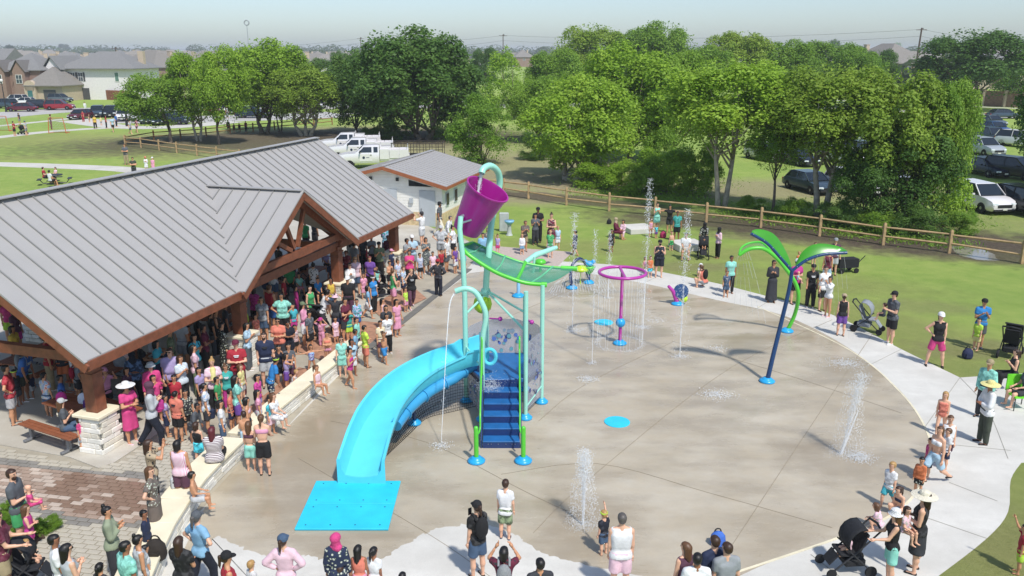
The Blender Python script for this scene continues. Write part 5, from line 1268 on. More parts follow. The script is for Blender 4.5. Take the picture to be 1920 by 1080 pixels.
M_bkm = mat('black_metal', '#24262a', .5)
ob('tabletop', MB().lathe([(.62, .72), (.64, .75), (.62, .78), (.001, .78)], n=8), M_bkm, pt); ob('pedestal', MB().tube([(0, 0, 0), (0, 0, .73)], .08, 8), M_bkm, pt)
for k in range(4):
    a = k * math.pi / 2 + .4; c = Vector((math.cos(a), math.sin(a), 0)); ob('seat', MB().box(c * 1.05 + Vector((0, 0, .45)), (.9, .3, .05), rz=a + math.pi / 2), M_bkm, pt, bevel=.01); ob('leg', MB().tube([(0, 0, .12), c * .8 + Vector((0, 0, .12)), c * 1.05 + Vector((0, 0, .44))], .035, 6), M_bkm, pt)

# ================================================================== PAVILION FURNITURE
M_slat = mat('recycled_slat', '#8a5236', .6, var=.15, scale=5.); M_leg = mat('grey_cast_leg', '#7d7f82', .5, .3)
def trestle(p, rz, label, L_=2.3, w=.35, z=.45, cat='bench', name='bench'):
    t = thing(name, label, cat, p, rz); n = 3 if w < .5 else 6
    for i in range(n): ob('slat', MB().box((0, -w / 2 + (i + .5) * w / n, z), (L_, w / n - .015, .045)), M_slat, t, bevel=.006)
    for x in (-L_ * .36, L_ * .36): ob('leg', MB().box((x, 0, z / 2), (.1, .1, z - .06)).beam((x, -w * .7, .05), (x, w * .7, .05), .1, .06).beam((x, -w * .45, z - .05), (x, w * .45, z - .05), .08, .05), M_leg, t, bevel=.01)
    return t
b0, b1 = at(36, 790, .45), at(150, 826, .45); bm_ = (b0 + b1) / 2; bm_.z = .026; br = math.atan2(b1.y - b0.y, b1.x - b0.x)
BEN = trestle(bm_, br, 'brown slatted bench nearest the stone corner pillar, with a woman sitting', L_=2.1)
nrm = Vector((-math.sin(br), math.cos(br), 0))
TAB = trestle(bm_ + nrm * .95, br, 'brown slatted picnic table behind the front bench, boy and bags on it', 2.1, .8, .76, 'table', 'picnic_table')
dup(BEN, bm_ + nrm * 1.9, br, 'brown slatted bench on the far side of the front table')
k = 0
for (x, y, dsc) in ((4.2, 3.0, 'under the left half of the roof, behind the purple shirted man'), (4.2, 6.3, 'at the back left under the roof'), (9.6, 3.2, 'in the gable opening, with the green shirted sitter'), (9.8, 6.6, 'at the back behind the gable opening'), (15.6, 3.0, 'under the right part of the roof'), (15.8, 6.6, 'at the back right of the pavilion')):
    p = pvl(x, y); p.z = .026; dup(TAB, p, PA + .05, 'brown slatted picnic table ' + dsc)
    for s_ in (-.95, .95): q = pvl(x, y + s_); q.z = .026; dup(BEN, q, PA + .05, ('near' if s_ < 0 else 'far') + ' side bench of the table ' + dsc.split(',')[0])

# ================================================================== STROLLERS, BAGS, SMALL THINGS
CM = {}
def cm(c):
    if c not in CM: CM[c] = mat('cloth_' + c.strip('#'), c, .85, var=.14, scale=7., bump=.9, bscale=8.)
    return CM[c]
def stroller(p, rz, col, label, s=1., frame='#2a2b2e'):
    t = thing('stroller', label, 'stroller', p, -R(rz), scale=s); fm = cm(frame); M_ = cm(col)
    wme = MB().lathe([(.06, -.02), (.115, -.025), (.125, 0), (.115, .025), (.06, .02)], n=14, M=Matrix.Rotation(R(90), 3, 'Y')).mesh('wheel', 2)
    for x in (-.26, .26):
        ob('wheel', wme, M_tyre, t, (x, -.38, .125)); ob('wheel', wme, M_tyre, t, (x, .42, .125), scale=.85)
        ob('frame', MB().tube([(x * .95, .42, .14), (x * .9, -.05, .55), (x * .9, -.5, 1.02)], .018, 6).tube([(x * .95, -.38, .14), (x * .9, .12, .62)], .016, 6), fm, t)
    ob('handle', MB().tube([(-.235, -.5, 1.02), (0, -.53, 1.05), (.235, -.5, 1.02)], .025, 8), M_bump, t)
    ob('seat', MB().slab([(-.2, .25, .46), (.2, .25, .46), (.2, -.14, .42), (-.2, -.14, .42)], (0, 0, .06)).slab([(-.2, -.14, .44), (.2, -.14, .44), (.19, -.32, .9), (-.19, -.32, .9)], (0, .04, .02)), M_, t, bevel=.015)
    ob('footrest', MB().slab([(-.15, .25, .45), (.15, .25, .45), (.14, .42, .24), (-.14, .42, .24)], (0, .02, .02)), M_, t)
    cv = []; 
    for i in range(6):
        a = R(100 - i * 26); cv.append([(x, -.18 + .30 * math.cos(a), .74 + .32 * math.sin(a)) for x in (-.23, -.12, 0, .12, .23)])
    v = [q for row in cv for q in row]; f = [(i * 5 + j, i * 5 + j + 1, (i + 1) * 5 + j + 1, (i + 1) * 5 + j) for i in range(5) for j in range(4)]
    o = ob('canopy', MB().add(v, f), M_, t, smooth=2); mo = o.modifiers.new('thick', 'SOLIDIFY'); mo.thickness = .02
    ob('basket', MB().box((0, -.1, .27), (.36, .42, .16)), M_, t, bevel=.03)
    return t
M_B = '#1b1c20'
for px, py, rz, col, lb, s in ((1585, 1070, -95, M_B, 'black stroller with open canopy and a barefoot baby, lower right', 1.), (1625, 622, 125, '#8b9096', 'grey stroller with silver frame pushed by the woman in purple shorts', 1.1),
        (1893, 668, 40, M_B, 'large black stroller on the lawn by the right edge', 1.15), (1318, 484, 190, M_B, 'black stroller with a child in white, beside the woman in black', 1.),
        (598, 628, 20, M_B, 'big black covered stroller in the crowd before the gable opening', 1.15), (60, 1100, 80, '#24262b', 'black stroller with a blond toddler, bottom left', 1.),
        (43, 252, 100, M_B, 'small black stroller pushed along the park path', 1.1), (716, 558, 60, M_B, 'black stroller among people right of the second pillar', 1.1), (592, 560, 90, '#22262e', 'dark stroller under the gable next to the timber post', 1.)):
    stroller(at(px, py), rz, col, lb, s)
wg = thing('wagon', 'black folding wagon on the lawn behind the palm sprayer', 'wagon', at(1585, 510), .2)
ob('tub', MB().slab([(-.5, -.25, .25), (.5, -.25, .25), (.5, .25, .25), (-.5, .25, .25)], (0, 0, .42)), cm(M_B), wg); ob('handle', MB().tube([(.5, 0, .3), (.95, 0, .75)], .02, 6), cm(M_B), wg)
for x in (-.38, .38):
    for y in (-.28, .28): ob('wheel', MB().lathe([(.03, -.03), (.12, -.03), (.12, .03), (.03, .03)], (x, y, .12), 12, Matrix.Rotation(R(90), 3, 'X')), M_tyre, wg)
def bag(p, s, col, label, kind='backpack'):
    t = thing('bag', label, kind, p); ob('bag_body', MB().lathe([(.001, 0), (.15 * s, .01), (.19 * s, .12 * s), (.17 * s, .28 * s), (.10 * s, .38 * s), (.001, .42 * s)], (0, 0, 0), 10).box((0, -.13 * s, .14 * s), (.2 * s, .14 * s, .16 * s)), cm(col), t, scale=(1, .72, .9), smooth=2)
    ob('strap', MB().tube(spline([(-.08 * s, .04 * s, .33 * s), (-.04 * s, .03 * s, .41 * s), (.04 * s, .03 * s, .41 * s), (.08 * s, .04 * s, .33 * s)], 3), .015, 5), cm('#222222'), t)
    return t
bag(at(1813, 672), 1.0, '#232a48', 'navy patterned backpack lying on the lawn by the toddler'); bag(at(1243, 446), 1., '#9c2a52', 'red and pink bag on the lawn beside the family', 'bag')
bag(at(294, 1048, .3) * 1 + Vector((0, 0, .0)), 1.2, '#2b2520', 'black drawstring bag slumped on the stone seat wall', 'bag'); bag(at(1345, 1022), .9, '#3c66b8', 'bright blue bundle beside the people at the bottom', 'bag')
bag(at(1142 + 0, 420) + Vector((0, 0, 0)), .8, '#1f1f22', 'small black bag at the foot of the seated pair', 'bag')
for (x, y, col, lb) in ((-.6, -.1, '#c9358a', 'pink swimming bag on the front table'), (.0, .12, '#d8dbe6', 'white and blue bag on the front table'), (.45, -.05, '#5a2a7a', 'purple bag on the front table'), (.8, .1, '#356a3a', 'green patterned bag at the table end')):
    q = bm_ + nrm * .95 + Vector((math.cos(br), math.sin(br), 0)) * x + nrm * y; q.z = .81; bag(q, .8, col, lb, 'bag')
tag(ob('tumbler', MB().lathe([(.035, 0), (.045, .2), (.02, .2)], n=12), cm('#7fa8c8'), loc=bm_ + nrm * .9 + Vector((math.cos(br) * .3, math.sin(br) * .3, .785))), 'pale blue tumbler standing on the front table', 'cup')
# green chair by the right edge
gc = thing('lawn_chair', 'bright lime green folding chair at the right edge', 'chair', at(1908, 765)); ob('seat', MB().box((0, 0, .42), (.55, .5, .04)), cm('#6fd52a'), gc); ob('backrest', MB().box((.0, .27, .7), (.55, .04, .5)), cm('#6fd52a'), gc)
for x in (-.25, .25):
    for y in (-.22, .25): ob('leg', MB().tube([(x, y, 0), (x, y, .42)], .015, 5), cm('#444444'), gc)
# open leaflets of text-free signs are not visible here
# ================================================================== PEOPLE
# every body is one continuous surface grown round a posed skeleton, clothes follow the same skeleton
def smin(a, b, k):
    h = np.clip(.5 + .5 * (b - a) / k, 0, 1); return b + (a - b) * h - k * h * (1 - h)
EDG = [(0, 1), (2, 3), (4, 5), (6, 7), (0, 2), (1, 3), (4, 6), (5, 7), (0, 4), (1, 5), (2, 6), (3, 7)]
CRN = np.array([(i, j, k) for i in (0, 1) for j in (0, 1) for k in (0, 1)])
def surf(prims, cell, cuts=(), k=.03):
    """prims: (a, b, ra, rb[, k[, cuts]]) tapered capsules; cuts: (point, normal) keep the side against the normal"""
    A = np.array([p[0] for p in prims], float); B = np.array([p[1] for p in prims], float); RR = np.array([max(p[2], p[3]) for p in prims])[:, None]
    lo = np.minimum(A - RR, B - RR).min(0) - cell * 2; hi = np.maximum(A + RR, B + RR).max(0) + cell * 2
    n = np.ceil((hi - lo) / cell).astype(int) + 1
    D = np.full(n, .08, np.float32)
    xs = [lo[i] + cell * np.arange(n[i]) for i in range(3)]
    for p in prims:
        a, b, ra, rb = np.array(p[0], float), np.array(p[1], float), p[2], p[3]; kk = p[4] if len(p) > 4 and p[4] else k
        m = max(ra, rb) + .07; l_ = np.minimum(a, b) - m; h_ = np.maximum(a, b) + m
        i0 = np.clip(((l_ - lo) / cell).astype(int), 0, n - 1); i1 = np.clip(((h_ - lo) / cell).astype(int) + 2, 1, n)
        X = xs[0][i0[0]:i1[0], None, None] - a[0]; Y = xs[1][None, i0[1]:i1[1], None] - a[1]; Z = xs[2][None, None, i0[2]:i1[2]] - a[2]
        ab = b - a; L2 = ab @ ab + 1e-9; t = np.clip((X * ab[0] + Y * ab[1] + Z * ab[2]) / L2, 0, 1)
        d = np.sqrt((X - t * ab[0]) ** 2 + (Y - t * ab[1]) ** 2 + (Z - t * ab[2]) ** 2) - (ra + (rb - ra) * t)
        if len(p) > 5:
            for q, nn in p[5]: q = np.array(q) - a; d = np.maximum(d, (X - q[0]) * nn[0] + (Y - q[1]) * nn[1] + (Z - q[2]) * nn[2])
        s_ = np.s_[i0[0]:i1[0], i0[1]:i1[1], i0[2]:i1[2]]; D[s_] = smin(D[s_], d, kk)
    for q, nn in cuts:
        d = (xs[0][:, None, None] - q[0]) * nn[0] + (xs[1][None, :, None] - q[1]) * nn[1] + (xs[2][None, None, :] - q[2]) * nn[2]
        D = np.maximum(D, d)
    return nets(D, lo, cell)
def nets(D, lo, cell):
    S = D < 0
    c = S[:-1, :-1, :-1].astype(np.int8)
    for i, j, k in CRN[1:]: c = c + S[i:S.shape[0] - 1 + i, j:S.shape[1] - 1 + j, k:S.shape[2] - 1 + k]
    ix = np.argwhere((c > 0) & (c < 8)); idm = np.full(c.shape, -1, np.int32); idm[tuple(ix.T)] = np.arange(len(ix))
    V8 = np.stack([D[tuple((ix + o).T)] for o in CRN], 1)
    acc = np.zeros((len(ix), 3)); cnt = np.zeros(len(ix))
    for a, b in EDG:
        va, vb = V8[:, a], V8[:, b]; m = (va < 0) != (vb < 0); t = np.where(m, va / np.where(m, va - vb, 1), 0)
        acc += np.where(m[:, None], CRN[a] + (CRN[b] - CRN[a]) * t[:, None], 0); cnt += m
    v = lo + (ix + acc / cnt[:, None]) * cell
    Q = []
    for ax_, (u, w) in ((0, (1, 2)), (1, (2, 0)), (2, (0, 1))):
        s0 = S[tuple(slice(0, -1) if q == ax_ else slice(None) for q in range(3))]; s1 = S[tuple(slice(1, None) if q == ax_ else slice(None) for q in range(3))]
        e = np.argwhere(s0 != s1); e = e[(e[:, u] > 0) & (e[:, w] > 0) & (e[:, u] < S.shape[u] - 1) & (e[:, w] < S.shape[w] - 1)]
        du = np.zeros(3, int); du[u] = 1; dw = np.zeros(3, int); dw[w] = 1
        q = np.stack([idm[tuple((e - du - dw).T)], idm[tuple((e - dw).T)], idm[tuple(e.T)], idm[tuple((e - du).T)]], 1)
        fl = s0[tuple(e.T)] == False
        q[fl] = q[fl][:, ::-1]; Q.append(q)
    return v, np.concatenate(Q)
def V3(*a): return np.array(a, float)
def unit(v): return v / np.linalg.norm(v)
ARMS = dict(d=((.14, .03, -1), (.04, .18, -1)), f=((.22, .25, -1), (-1, .55, .12)), h=((.75, -.15, -.75), (-.75, .25, -.6)), p=((.1, .08, -1), (-.5, .65, .7)), r=((.4, .75, -.15), (-.6, .2, 1)),
            u=((.95, .1, .45), (-.75, -.1, .7)), c=((.12, .12, -1), (-.6, .85, .3)), s=((.05, .45, -.9), (0, 1, -.1)), t=((1, .1, -.12), (1, .25, .15)), l=((.06, .3, -1), (-.3, 1, -.3)),
            b=((.12, .5, -1), (0, .5, -1)), w=((.1, -.35, -1), (.05, .1, -1)))
LEGS = dict(s=((.05, .0, -1), (.01, -.03, -1)), i=((.14, 1, -.06), (.02, .06, -1)), g=((.35, .9, .42), (-.1, .8, -.62)), c=((.3, .85, .3), (0, -.4, -1)), k=((.08, 1, .05), (0, .1, -1)))
SKIN = {k: mat('skin_' + k, c, .55, var=.05) for k, c in dict(l='#d9a98c', t='#c48f6c', b='#96654a', d='#573a2b').items()}
HAIR = {k: mat('hair_' + k, c, .5, var=.35, scale=25.) for k, c in dict(k='#15110f', b='#3a261a', n='#5d4029', y='#a98552', g='#55504c', r='#5a1f26', w='#b9b4aa', o='#8a5a35').items()}
M_eye = mat('eye_dark', '#1c1512', .3); M_lip = mat('lips', '#a05a50', .5); M_shade = mat('sunglass', '#0c0d10', .1)
def pattern(kind, c):
    nm = kind + '_' + c
    if nm in MATS: return MATS[nm]
    m, t, b = newmat(nm); L = t.links; tc = N(t, 'ShaderNodeTexCoord').outputs['Object']; base = lin(c); b.inputs['Roughness'].default_value = .85
    if kind == 'stripe':
        w = N(t, 'ShaderNodeTexWave', Scale=9., bands_direction='Z', Distortion=.6); L.new(tc, w.inputs['Vector']); col = ramp(t, w.outputs[1], [(.42, base), (.5, (.72, .70, .68))])
    elif kind == 'vstripe':
        w = N(t, 'ShaderNodeTexWave', Scale=11., bands_direction='X', Distortion=.3); L.new(tc, w.inputs['Vector']); col = ramp(t, w.outputs[1], [(.45, base), (.55, (.74, .70, .70))])
    elif kind == 'tiedye':
        n = N(t, 'ShaderNodeTexNoise', Scale=5., Detail=2., Distortion=1.5); L.new(tc, n.inputs['Vector']); col = ramp(t, n.outputs[0], [(.36, base), (.46, (.75, .72, .70)), (.54, (.25, .42, .70)), (.62, (.70, .62, .25)), (.72, (.6, .12, .2))])
    elif kind == 'floral':
        n = N(t, 'ShaderNodeTexVoronoi', Scale=17.); L.new(tc, n.inputs['Vector']); col = ramp(t, n.outputs['Distance'], [(.22, (.55, .54, .50)), (.32, (.22, .26, .16)), (.42, base)])
    elif kind == 'swirl':
        n = N(t, 'ShaderNodeTexNoise', Scale=9., Detail=1., Distortion=2.); L.new(tc, n.inputs['Vector']); col = ramp(t, n.outputs[0], [(.40, base), (.48, (.12, .40, .62)), (.56, (.66, .70, .78)), (.64, (.35, .2, .55))])
    elif kind == 'spot':
        n = N(t, 'ShaderNodeTexVoronoi', Scale=13.); L.new(tc, n.inputs['Vector']); col = ramp(t, n.outputs['Distance'], [(.3, (.03, .03, .035)), (.36, base)])
    elif kind == 'soft':  # uneven tones put into the cloth colour to resemble the shading of folds
        n = N(t, 'ShaderNodeTexNoise', Scale=12., Detail=3.); L.new(tc, n.inputs['Vector']); col = ramp(t, n.outputs[0], [(.42, tuple(v * .72 for v in base)), (.5, base), (.6, tuple(min(1, v * 1.15 + .03) for v in base))])
    else:  # camo
        n = N(t, 'ShaderNodeTexNoise', Scale=11., Detail=2.); L.new(tc, n.inputs['Vector']); col = ramp(t, n.outputs[0], [(.42, tuple(v * .45 for v in base)), (.5, base), (.58, tuple(min(1, v * 1.8) for v in base))])
    L.new(col, b.inputs['Base Color']); MATS[nm] = m; return m
CN = dict(white='#dcdcdc', cream='#d8cfb8', black='#1a1a1d', char='#33343a', grey='#8b8f93', lgrey='#b4b7ba', dgrey='#54585e', navy='#1e2b4a', blue='#2a5fae', rblue='#1f7fc8', sky='#79acd0', lblue='#a3c4d8', denim='#3f5877', dnavy='#151b2c',
          teal='#2fa198', mint='#83d3c0', aqua='#37b3c4', green='#3aa35a', olive='#6b7a58', dolive='#3e4638', lime='#b6e03a', neon='#c8f03a', yellow='#d9b43a', pyel='#dfd383', orange='#d9703a', coral='#e0765e', red='#b01f2e', maroon='#6a1a34', dred='#7a1f2a',
          pink='#dd8fae', hpink='#d8367c', lpink='#e3b9c8', mag='#c22a86', plum='#5a3248', purple='#6b3f9a', lav='#a493c4', khaki='#a3926c', tan='#b09a7a', brown='#6a4a35', taupe='#6b5f57')
def soft(c, k=.16):
    v = [int(c[i:i + 2], 16) for i in (1, 3, 5)]; m = sum(v) / 3; return '#%02x%02x%02x' % tuple(int(q + (m - q) * k) for q in v)
CN = {k: soft(v) for k, v in CN.items()}
def cloth(s):
    if s in CN: return cm(CN[s])
    if ':' in s: k, c = s.split(':'); return pattern(k, CN[c])
    return cm(s)
HC = {}
def headpiece(kind):
    """hair and hats in units of head height, origin at the head centre, face towards +Y"""
    if kind in HC: return HC[kind]
    sk = [((0, -.10, .15), (0, .05, .16), .36, .352), ((0, -.14, -.02), (0, -.1, .1), .325, .34)]
    face = lambda D_, lo, cell: D_
    def hs(pr, fy=.13, fz=.27, extra=(), cell=.05, cuts=()):
        v = surf_raw(pr, cell); D, lo = v
        n = D.shape; Y = (lo[1] + cell * np.arange(n[1]))[None, :, None]; Z = (lo[2] + cell * np.arange(n[2]))[None, None, :]
        D = np.maximum(D, np.minimum(Y - fy, fz - Z)) if fy is not None else D
        if extra: E_, _ = surf_raw(extra, cell, lo, D.shape); D = smin(D, E_, .05)
        for q, nn in cuts: D = np.maximum(D, (lo[0] + cell * np.arange(n[0]))[:, None, None] * nn[0] + (Y - q[1]) * nn[1] + (Z - q[2]) * nn[2] - q[0] * nn[0])
        v, f = nets(D, lo, cell); return np_mesh(kind, v, f, True)
    if kind == 'S': m = hs(sk, .10, .25)
    elif kind == 'L': m = hs(sk + [((0, -.22, .05), (0, -.34, -.9), .36, .24), ((-.2, -.15, 0), (-.24, -.2, -.7), .2, .12), ((.2, -.15, 0), (.24, -.2, -.7), .2, .12), ((0, -.36, -.9), (0, -.36, -1.25), .2, .1)], .11, .27)
    elif kind == 'M': m = hs(sk + [((0, -.2, .05), (0, -.26, -.45), .38, .27), ((-.22, -.1, 0), (-.24, -.1, -.4), .18, .14), ((.22, -.1, 0), (.24, -.1, -.4), .18, .14)], .11, .27)
    elif kind == 'P': m = hs(sk + [((0, -.45, .22), (0, -.52, .2), .12, .14), ((0, -.5, .18), (0, -.58, -.5), .15, .10), ((0, -.58, -.5), (0, -.56, -.85), .10, .03)], .10, .25)
    elif kind == 'B': m = hs(sk + [((0, -.26, .52), (0, -.26, .6), .17, .16)], .10, .25)
    elif kind == 'J': m = hs([((0, -.1, .14), (0, .07, .14), .42, .41), ((0, -.06, -.2), (0, .02, -.45), .36, .38), ((-.2, 0, -.75), (.2, 0, -.75), .36, .36), ((0, .02, -.6), (0, .12, -1.0), .38, .30)], None); 
    elif kind == 'cap':
        mb = MB().lathe([(.41, .13), (.42, .22), (.38, .40), (.26, .53), (.10, .585), (.001, .59)], (0, -.03, 0), 18)
        br_ = [(x, .25 + .42 * math.sqrt(max(0, 1 - (x / .33) ** 2)), .17 - .05 * (1 - (x / .33) ** 2)) for x in np.linspace(-.33, .33, 9)]
        mb.slab([(-.36, .12, .15)] + br_ + [(.36, .12, .15)], (0, 0, .03)); m = mb.mesh('cap', 2)
    elif kind == 'sun': m = MB().lathe([(.38, .16), (.95, .06), (.97, .09), (.42, .22), (.40, .40), (.28, .52), (.001, .55)], (0, -.02, 0), 24).mesh('sun_hat', 2)
    elif kind == 'bucket': m = MB().lathe([(.40, .14), (.58, .02), (.60, .05), (.43, .22), (.38, .44), (.25, .53), (.001, .55)], (0, -.02, 0), 20).mesh('bucket_hat', 2)
    elif kind == 'band': m = MB().lathe([(.405, .12), (.42, .13), (.42, .26), (.405, .27)], (0, -.02, 0), 20).mesh('headband', 2)
    elif kind == 'bow': m = MB().ball((-.26, -.1, .5), .24, 8, .8).ball((.26, -.1, .5), .24, 8, .8).ball((0, -.1, .48), .1, 6).mesh('hair_bow', True)
    elif kind == 'glasses': m = MB().box((-.15, .39, .09), (.2, .05, .13)).box((.15, .39, .09), (.2, .05, .13)).box((0, .4, .11), (.14, .03, .03)).box((-.31, .2, .1), (.02, .36, .04)).box((.31, .2, .1), (.02, .36, .04)).mesh('sunglasses')
    elif kind == 'beard': m = hs([((0, .1, -.08), (0, .14, -.32), .23, .22)], None, cuts=[((0, 0, -.1), (0, -.5, .87)), ((0, .05, 0), (0, -1, 0))], cell=.04)
    HC[kind] = m; return m
def surf_raw(prims, cell, lo=None, shape=None, k=.06):
    if lo is None:
        P_ = np.array([p[0] for p in prims] + [p[1] for p in prims]); r = max(max(p[2:4]) for p in prims); lo = P_.min(0) - r - cell * 2; shape = (np.ceil((P_.max(0) + r + cell * 2 - lo) / cell)).astype(int) + 1
    g = [lo[i] + cell * np.arange(shape[i]) for i in range(3)]; D = np.full(shape, .3, float)
    for p in prims:
        a, b = np.array(p[0], float), np.array(p[1], float); ab = b - a; X, Y, Z = g[0][:, None, None] - a[0], g[1][None, :, None] - a[1], g[2][None, None, :] - a[2]
        t = np.clip((X * ab[0] + Y * ab[1] + Z * ab[2]) / (ab @ ab + 1e-9), 0, 1); d = np.sqrt((X - t * ab[0]) ** 2 + (Y - t * ab[1]) ** 2 + (Z - t * ab[2]) ** 2) - (p[2] + (p[3] - p[2]) * t); D = smin(D, d, k)
    return D, lo
NP_ = [0]; TOT = [0]
def person(loc, face, h, pose, attr, label, seat=.0, group=None, z0=0.):
    """attr: 'sex skin hair[colour] top:colour bottom:colour [hat:colour] [glasses]' """
    NP_[0] += 1; r_ = random.Random(NP_[0] * 77 + 5); tk = attr.split()
    sex, skin, hair = tk[0][0], tk[1], tk[2]; fat = 1.11 if '+' in tk[0] else (1.24 if '*' in tk[0] else 1.)
    top = tk[3].split('=') if len(tk) > 3 else ['N', '']; bot = tk[4].split('=') if len(tk) > 4 else ['n', '']; ext = tk[5:]
    lg, ar = pose[0], pose[1]; lean = {'b': 48, 'e': 22}.get(pose[2] if len(pose) > 2 else '', 0) + r_.uniform(-2, 3)
    kid = h < 1.42; hh = h / 7.4 if not kid else h / (4.9 + (h - .75) * 2.7)
    D_ = math.hypot(loc[0], loc[1]); cell = .030 if not kid else .024
    if D_ > 34: cell *= 1.25
    if D_ > 60: cell *= 1.6
    zhip = h * (.505 if not kid else .46); tor = h - hh * 1.16 - zhip          # hip to neck base
    th, sn = zhip * .50, zhip * .46; sw = h * ((.100 if sex == 'm' else .088) if not kid else .088) * (1 + (fat - 1) * .5)
    hip = V3(0, 0, 0); L = {}
    # legs
    def leg(s):
        if lg == 'w': a, b = ((.04, .42, -1), (.0, .02, -1)) if s > 0 else ((.04, -.28, -1), (0, -.62, -1))
        elif lg == 'r': a, b = ((.04, .75, -1), (.0, -.35, -1)) if s > 0 else ((.04, -.4, -1), (0, -1.3, -.8))
        elif lg == 'a': a, b = (.22, .02, -1), (.12, 0, -1)
        else: a, b = LEGS[lg]
        j = r_.uniform(-.04, .04)
        h0 = V3(s * h * .050 * (1 + (fat - 1) * .6), 0, 0); k_ = h0 + unit(V3(a[0] * s, a[1] + j, a[2])) * th; f_ = k_ + unit(V3(b[0] * s, b[1] + j, b[2])) * sn
        return h0, k_, f_
    lgs = [leg(1), leg(-1)]
    zmin = min(l[2][2] for l in lgs) - h * .022
    if lg == 'i': H0 = seat + h * .062 if seat else .45 + h * .062
    elif lg == 'g': H0 = h * .065 + seat
    elif lg == 'k': H0 = seat + h * .06
    else: H0 = -zmin + seat
    off = V3(0, 0, H0)
    lr = R(lean); up_ = V3(0, math.sin(lr), math.cos(lr)); fw = V3(0, math.cos(lr), -math.sin(lr))
    if lg in 'cb': up_ = unit(V3(0, .42, 1)); fw = V3(0, .9, -.4)
    hip = off; nk = hip + up_ * tor; ch = hip + up_ * tor * .72; wa = hip + up_ * tor * .38
    hd = nk + unit(up_ + V3(0, .08, .55)) * hh * .66; yaw = r_.uniform(-22, 22)
    pose_head = V3(*hd)
    sh = [nk - up_ * h * .048 + V3(s * sw, 0, 0) for s in (1, -1)]
    arms = []
    ua, fa = h * .168, h * .148
    for i, s in enumerate((1, -1)):
        a, b = ARMS[ar] if ar in ARMS else ARMS['d']
        if ar == 'o': a, b = ((.15, .7, .75), (.05, .45, .9)) if s > 0 else ARMS['d']
        if ar == 'q': a, b = ARMS['p'] if s > 0 else ARMS['d']
        if ar == 'x': a, b = ARMS['h'] if s > 0 else ARMS['d']
        if ar == 'y': a, b = ARMS['r'] if s > 0 else ARMS['l']
        if ar == 'w' and s > 0: a, b = (.1, .35, -1), (-.05, .7, -1)
        j = [r_.uniform(-.07, .07) for _ in range(4)]
        e = sh[i] + unit(V3((a[0] + j[0]) * s, a[1] + j[1], a[2])) * ua; w = e + unit(V3((b[0] + j[2]) * s, b[1] + j[3], b[2])) * fa
        arms.append((sh[i], e, w))
    g = fat; mr = cell * .95
    cx = h * (.050 if sex == 'm' else .041) * (1 + (g - 1) * .7); X_ = lambda p, x: (p + V3(-x, 0, 0), p + V3(x, 0, 0))
    R_ch = h * .054 * (1 + (g - 1) * .8); R_wa = h * (.054 if sex == 'm' or kid else .047) * g; R_hi = h * (.056 if sex == 'm' or kid else .061) * (1 + (g - 1) * .9)
    belly = fw * (h * .035 * (g - 1) * 2.4 + (h * .012 if kid else 0))
    torso = [(*X_(ch, cx), R_ch, R_ch, .05), (*X_(wa + belly, cx * .72 * g), R_wa, R_wa, .05), (*X_(hip + up_ * h * .02, cx * .8 * g), R_hi, R_hi, .05), (*X_((ch + wa) / 2, cx * .8), R_wa, R_wa, .05)]
    if sex == 'f' and not kid: torso += [(ch + V3(s * h * .036, 0, 0) + fw * h * .035 - up_ * h * .015, ch + V3(s * h * .036, 0, 0) + fw * h * .04 - up_ * h * .02, h * .036 * g, h * .036 * g, .03) for s in (1, -1)]
    shl = [(nk - up_ * h * .006 + V3(s * sw * .22, 0, 0), sh[i], h * .020, h * .031 * g ** .5, .04) for i, s in enumerate((1, -1))]
    body = list(torso) + shl
    body += [(nk - up_ * h * .03, hd - up_ * hh * .1, hh * .24, hh * .22, .02)]
    for h0, k_, f_ in lgs:
        h0, k_, f_ = h0 + off, k_ + off, f_ + off
        body += [(h0, k_, h * .050 * g, h * .033 * g ** .6, .025), (k_, k_ + (f_ - k_) * .35 + V3(0, -.012 * h, 0), h * .031, h * .033 * g ** .4, .02), (k_ + (f_ - k_) * .3, f_, max(mr, h * .030), max(mr, h * .019), .02)]
        ft = V3(0, 1, 0) if lg not in 'rg' else unit(V3(0, 1, .35)); body.append((f_ - V3(0, h * .012, h * .008), f_ + ft * h * .085 - V3(0, 0, h * .006), max(mr, h * .020), max(mr * .9, h * .014), .02))
    asg = []
    for s_, e, w in arms: asg += [(s_, e, max(mr, h * .030 * g ** .6), max(mr, h * .023), .015), (e, w, max(mr, h * .024), max(mr * .9, h * .0155), .012)]
    body += asg
    # head: skull, jaw, nose, ears
    cy, sy = math.cos(R(yaw)), math.sin(R(yaw))
    def hp(x, y, z): return hd + V3(x * cy + y * sy, -x * sy + y * cy, z) * hh
    body += [(hp(0, -.10, .15), hp(0, .06, .16), hh * .335, hh * .33, .02), (hp(0, .09, -.02), hp(0, .13, -.27), hh * .25, hh * .19, .03)]
    if cell < .035: body += [(hp(0, .36, .06), hp(0, .42, -.06), hh * .05, hh * .065, .015), (hp(.33, -.02, .04), hp(.33, 0, -.04), hh * .06, hh * .05, .01), (hp(-.33, -.02, .04), hp(-.33, 0, -.04), hh * .06, hh * .05, .01)]
    v, f = surf(body, cell)
    mi = np.zeros(len(f), int)
    # hands with five fingers, eyes, brows and mouth joined into the same body mesh
    ex = MB(); mi2 = []
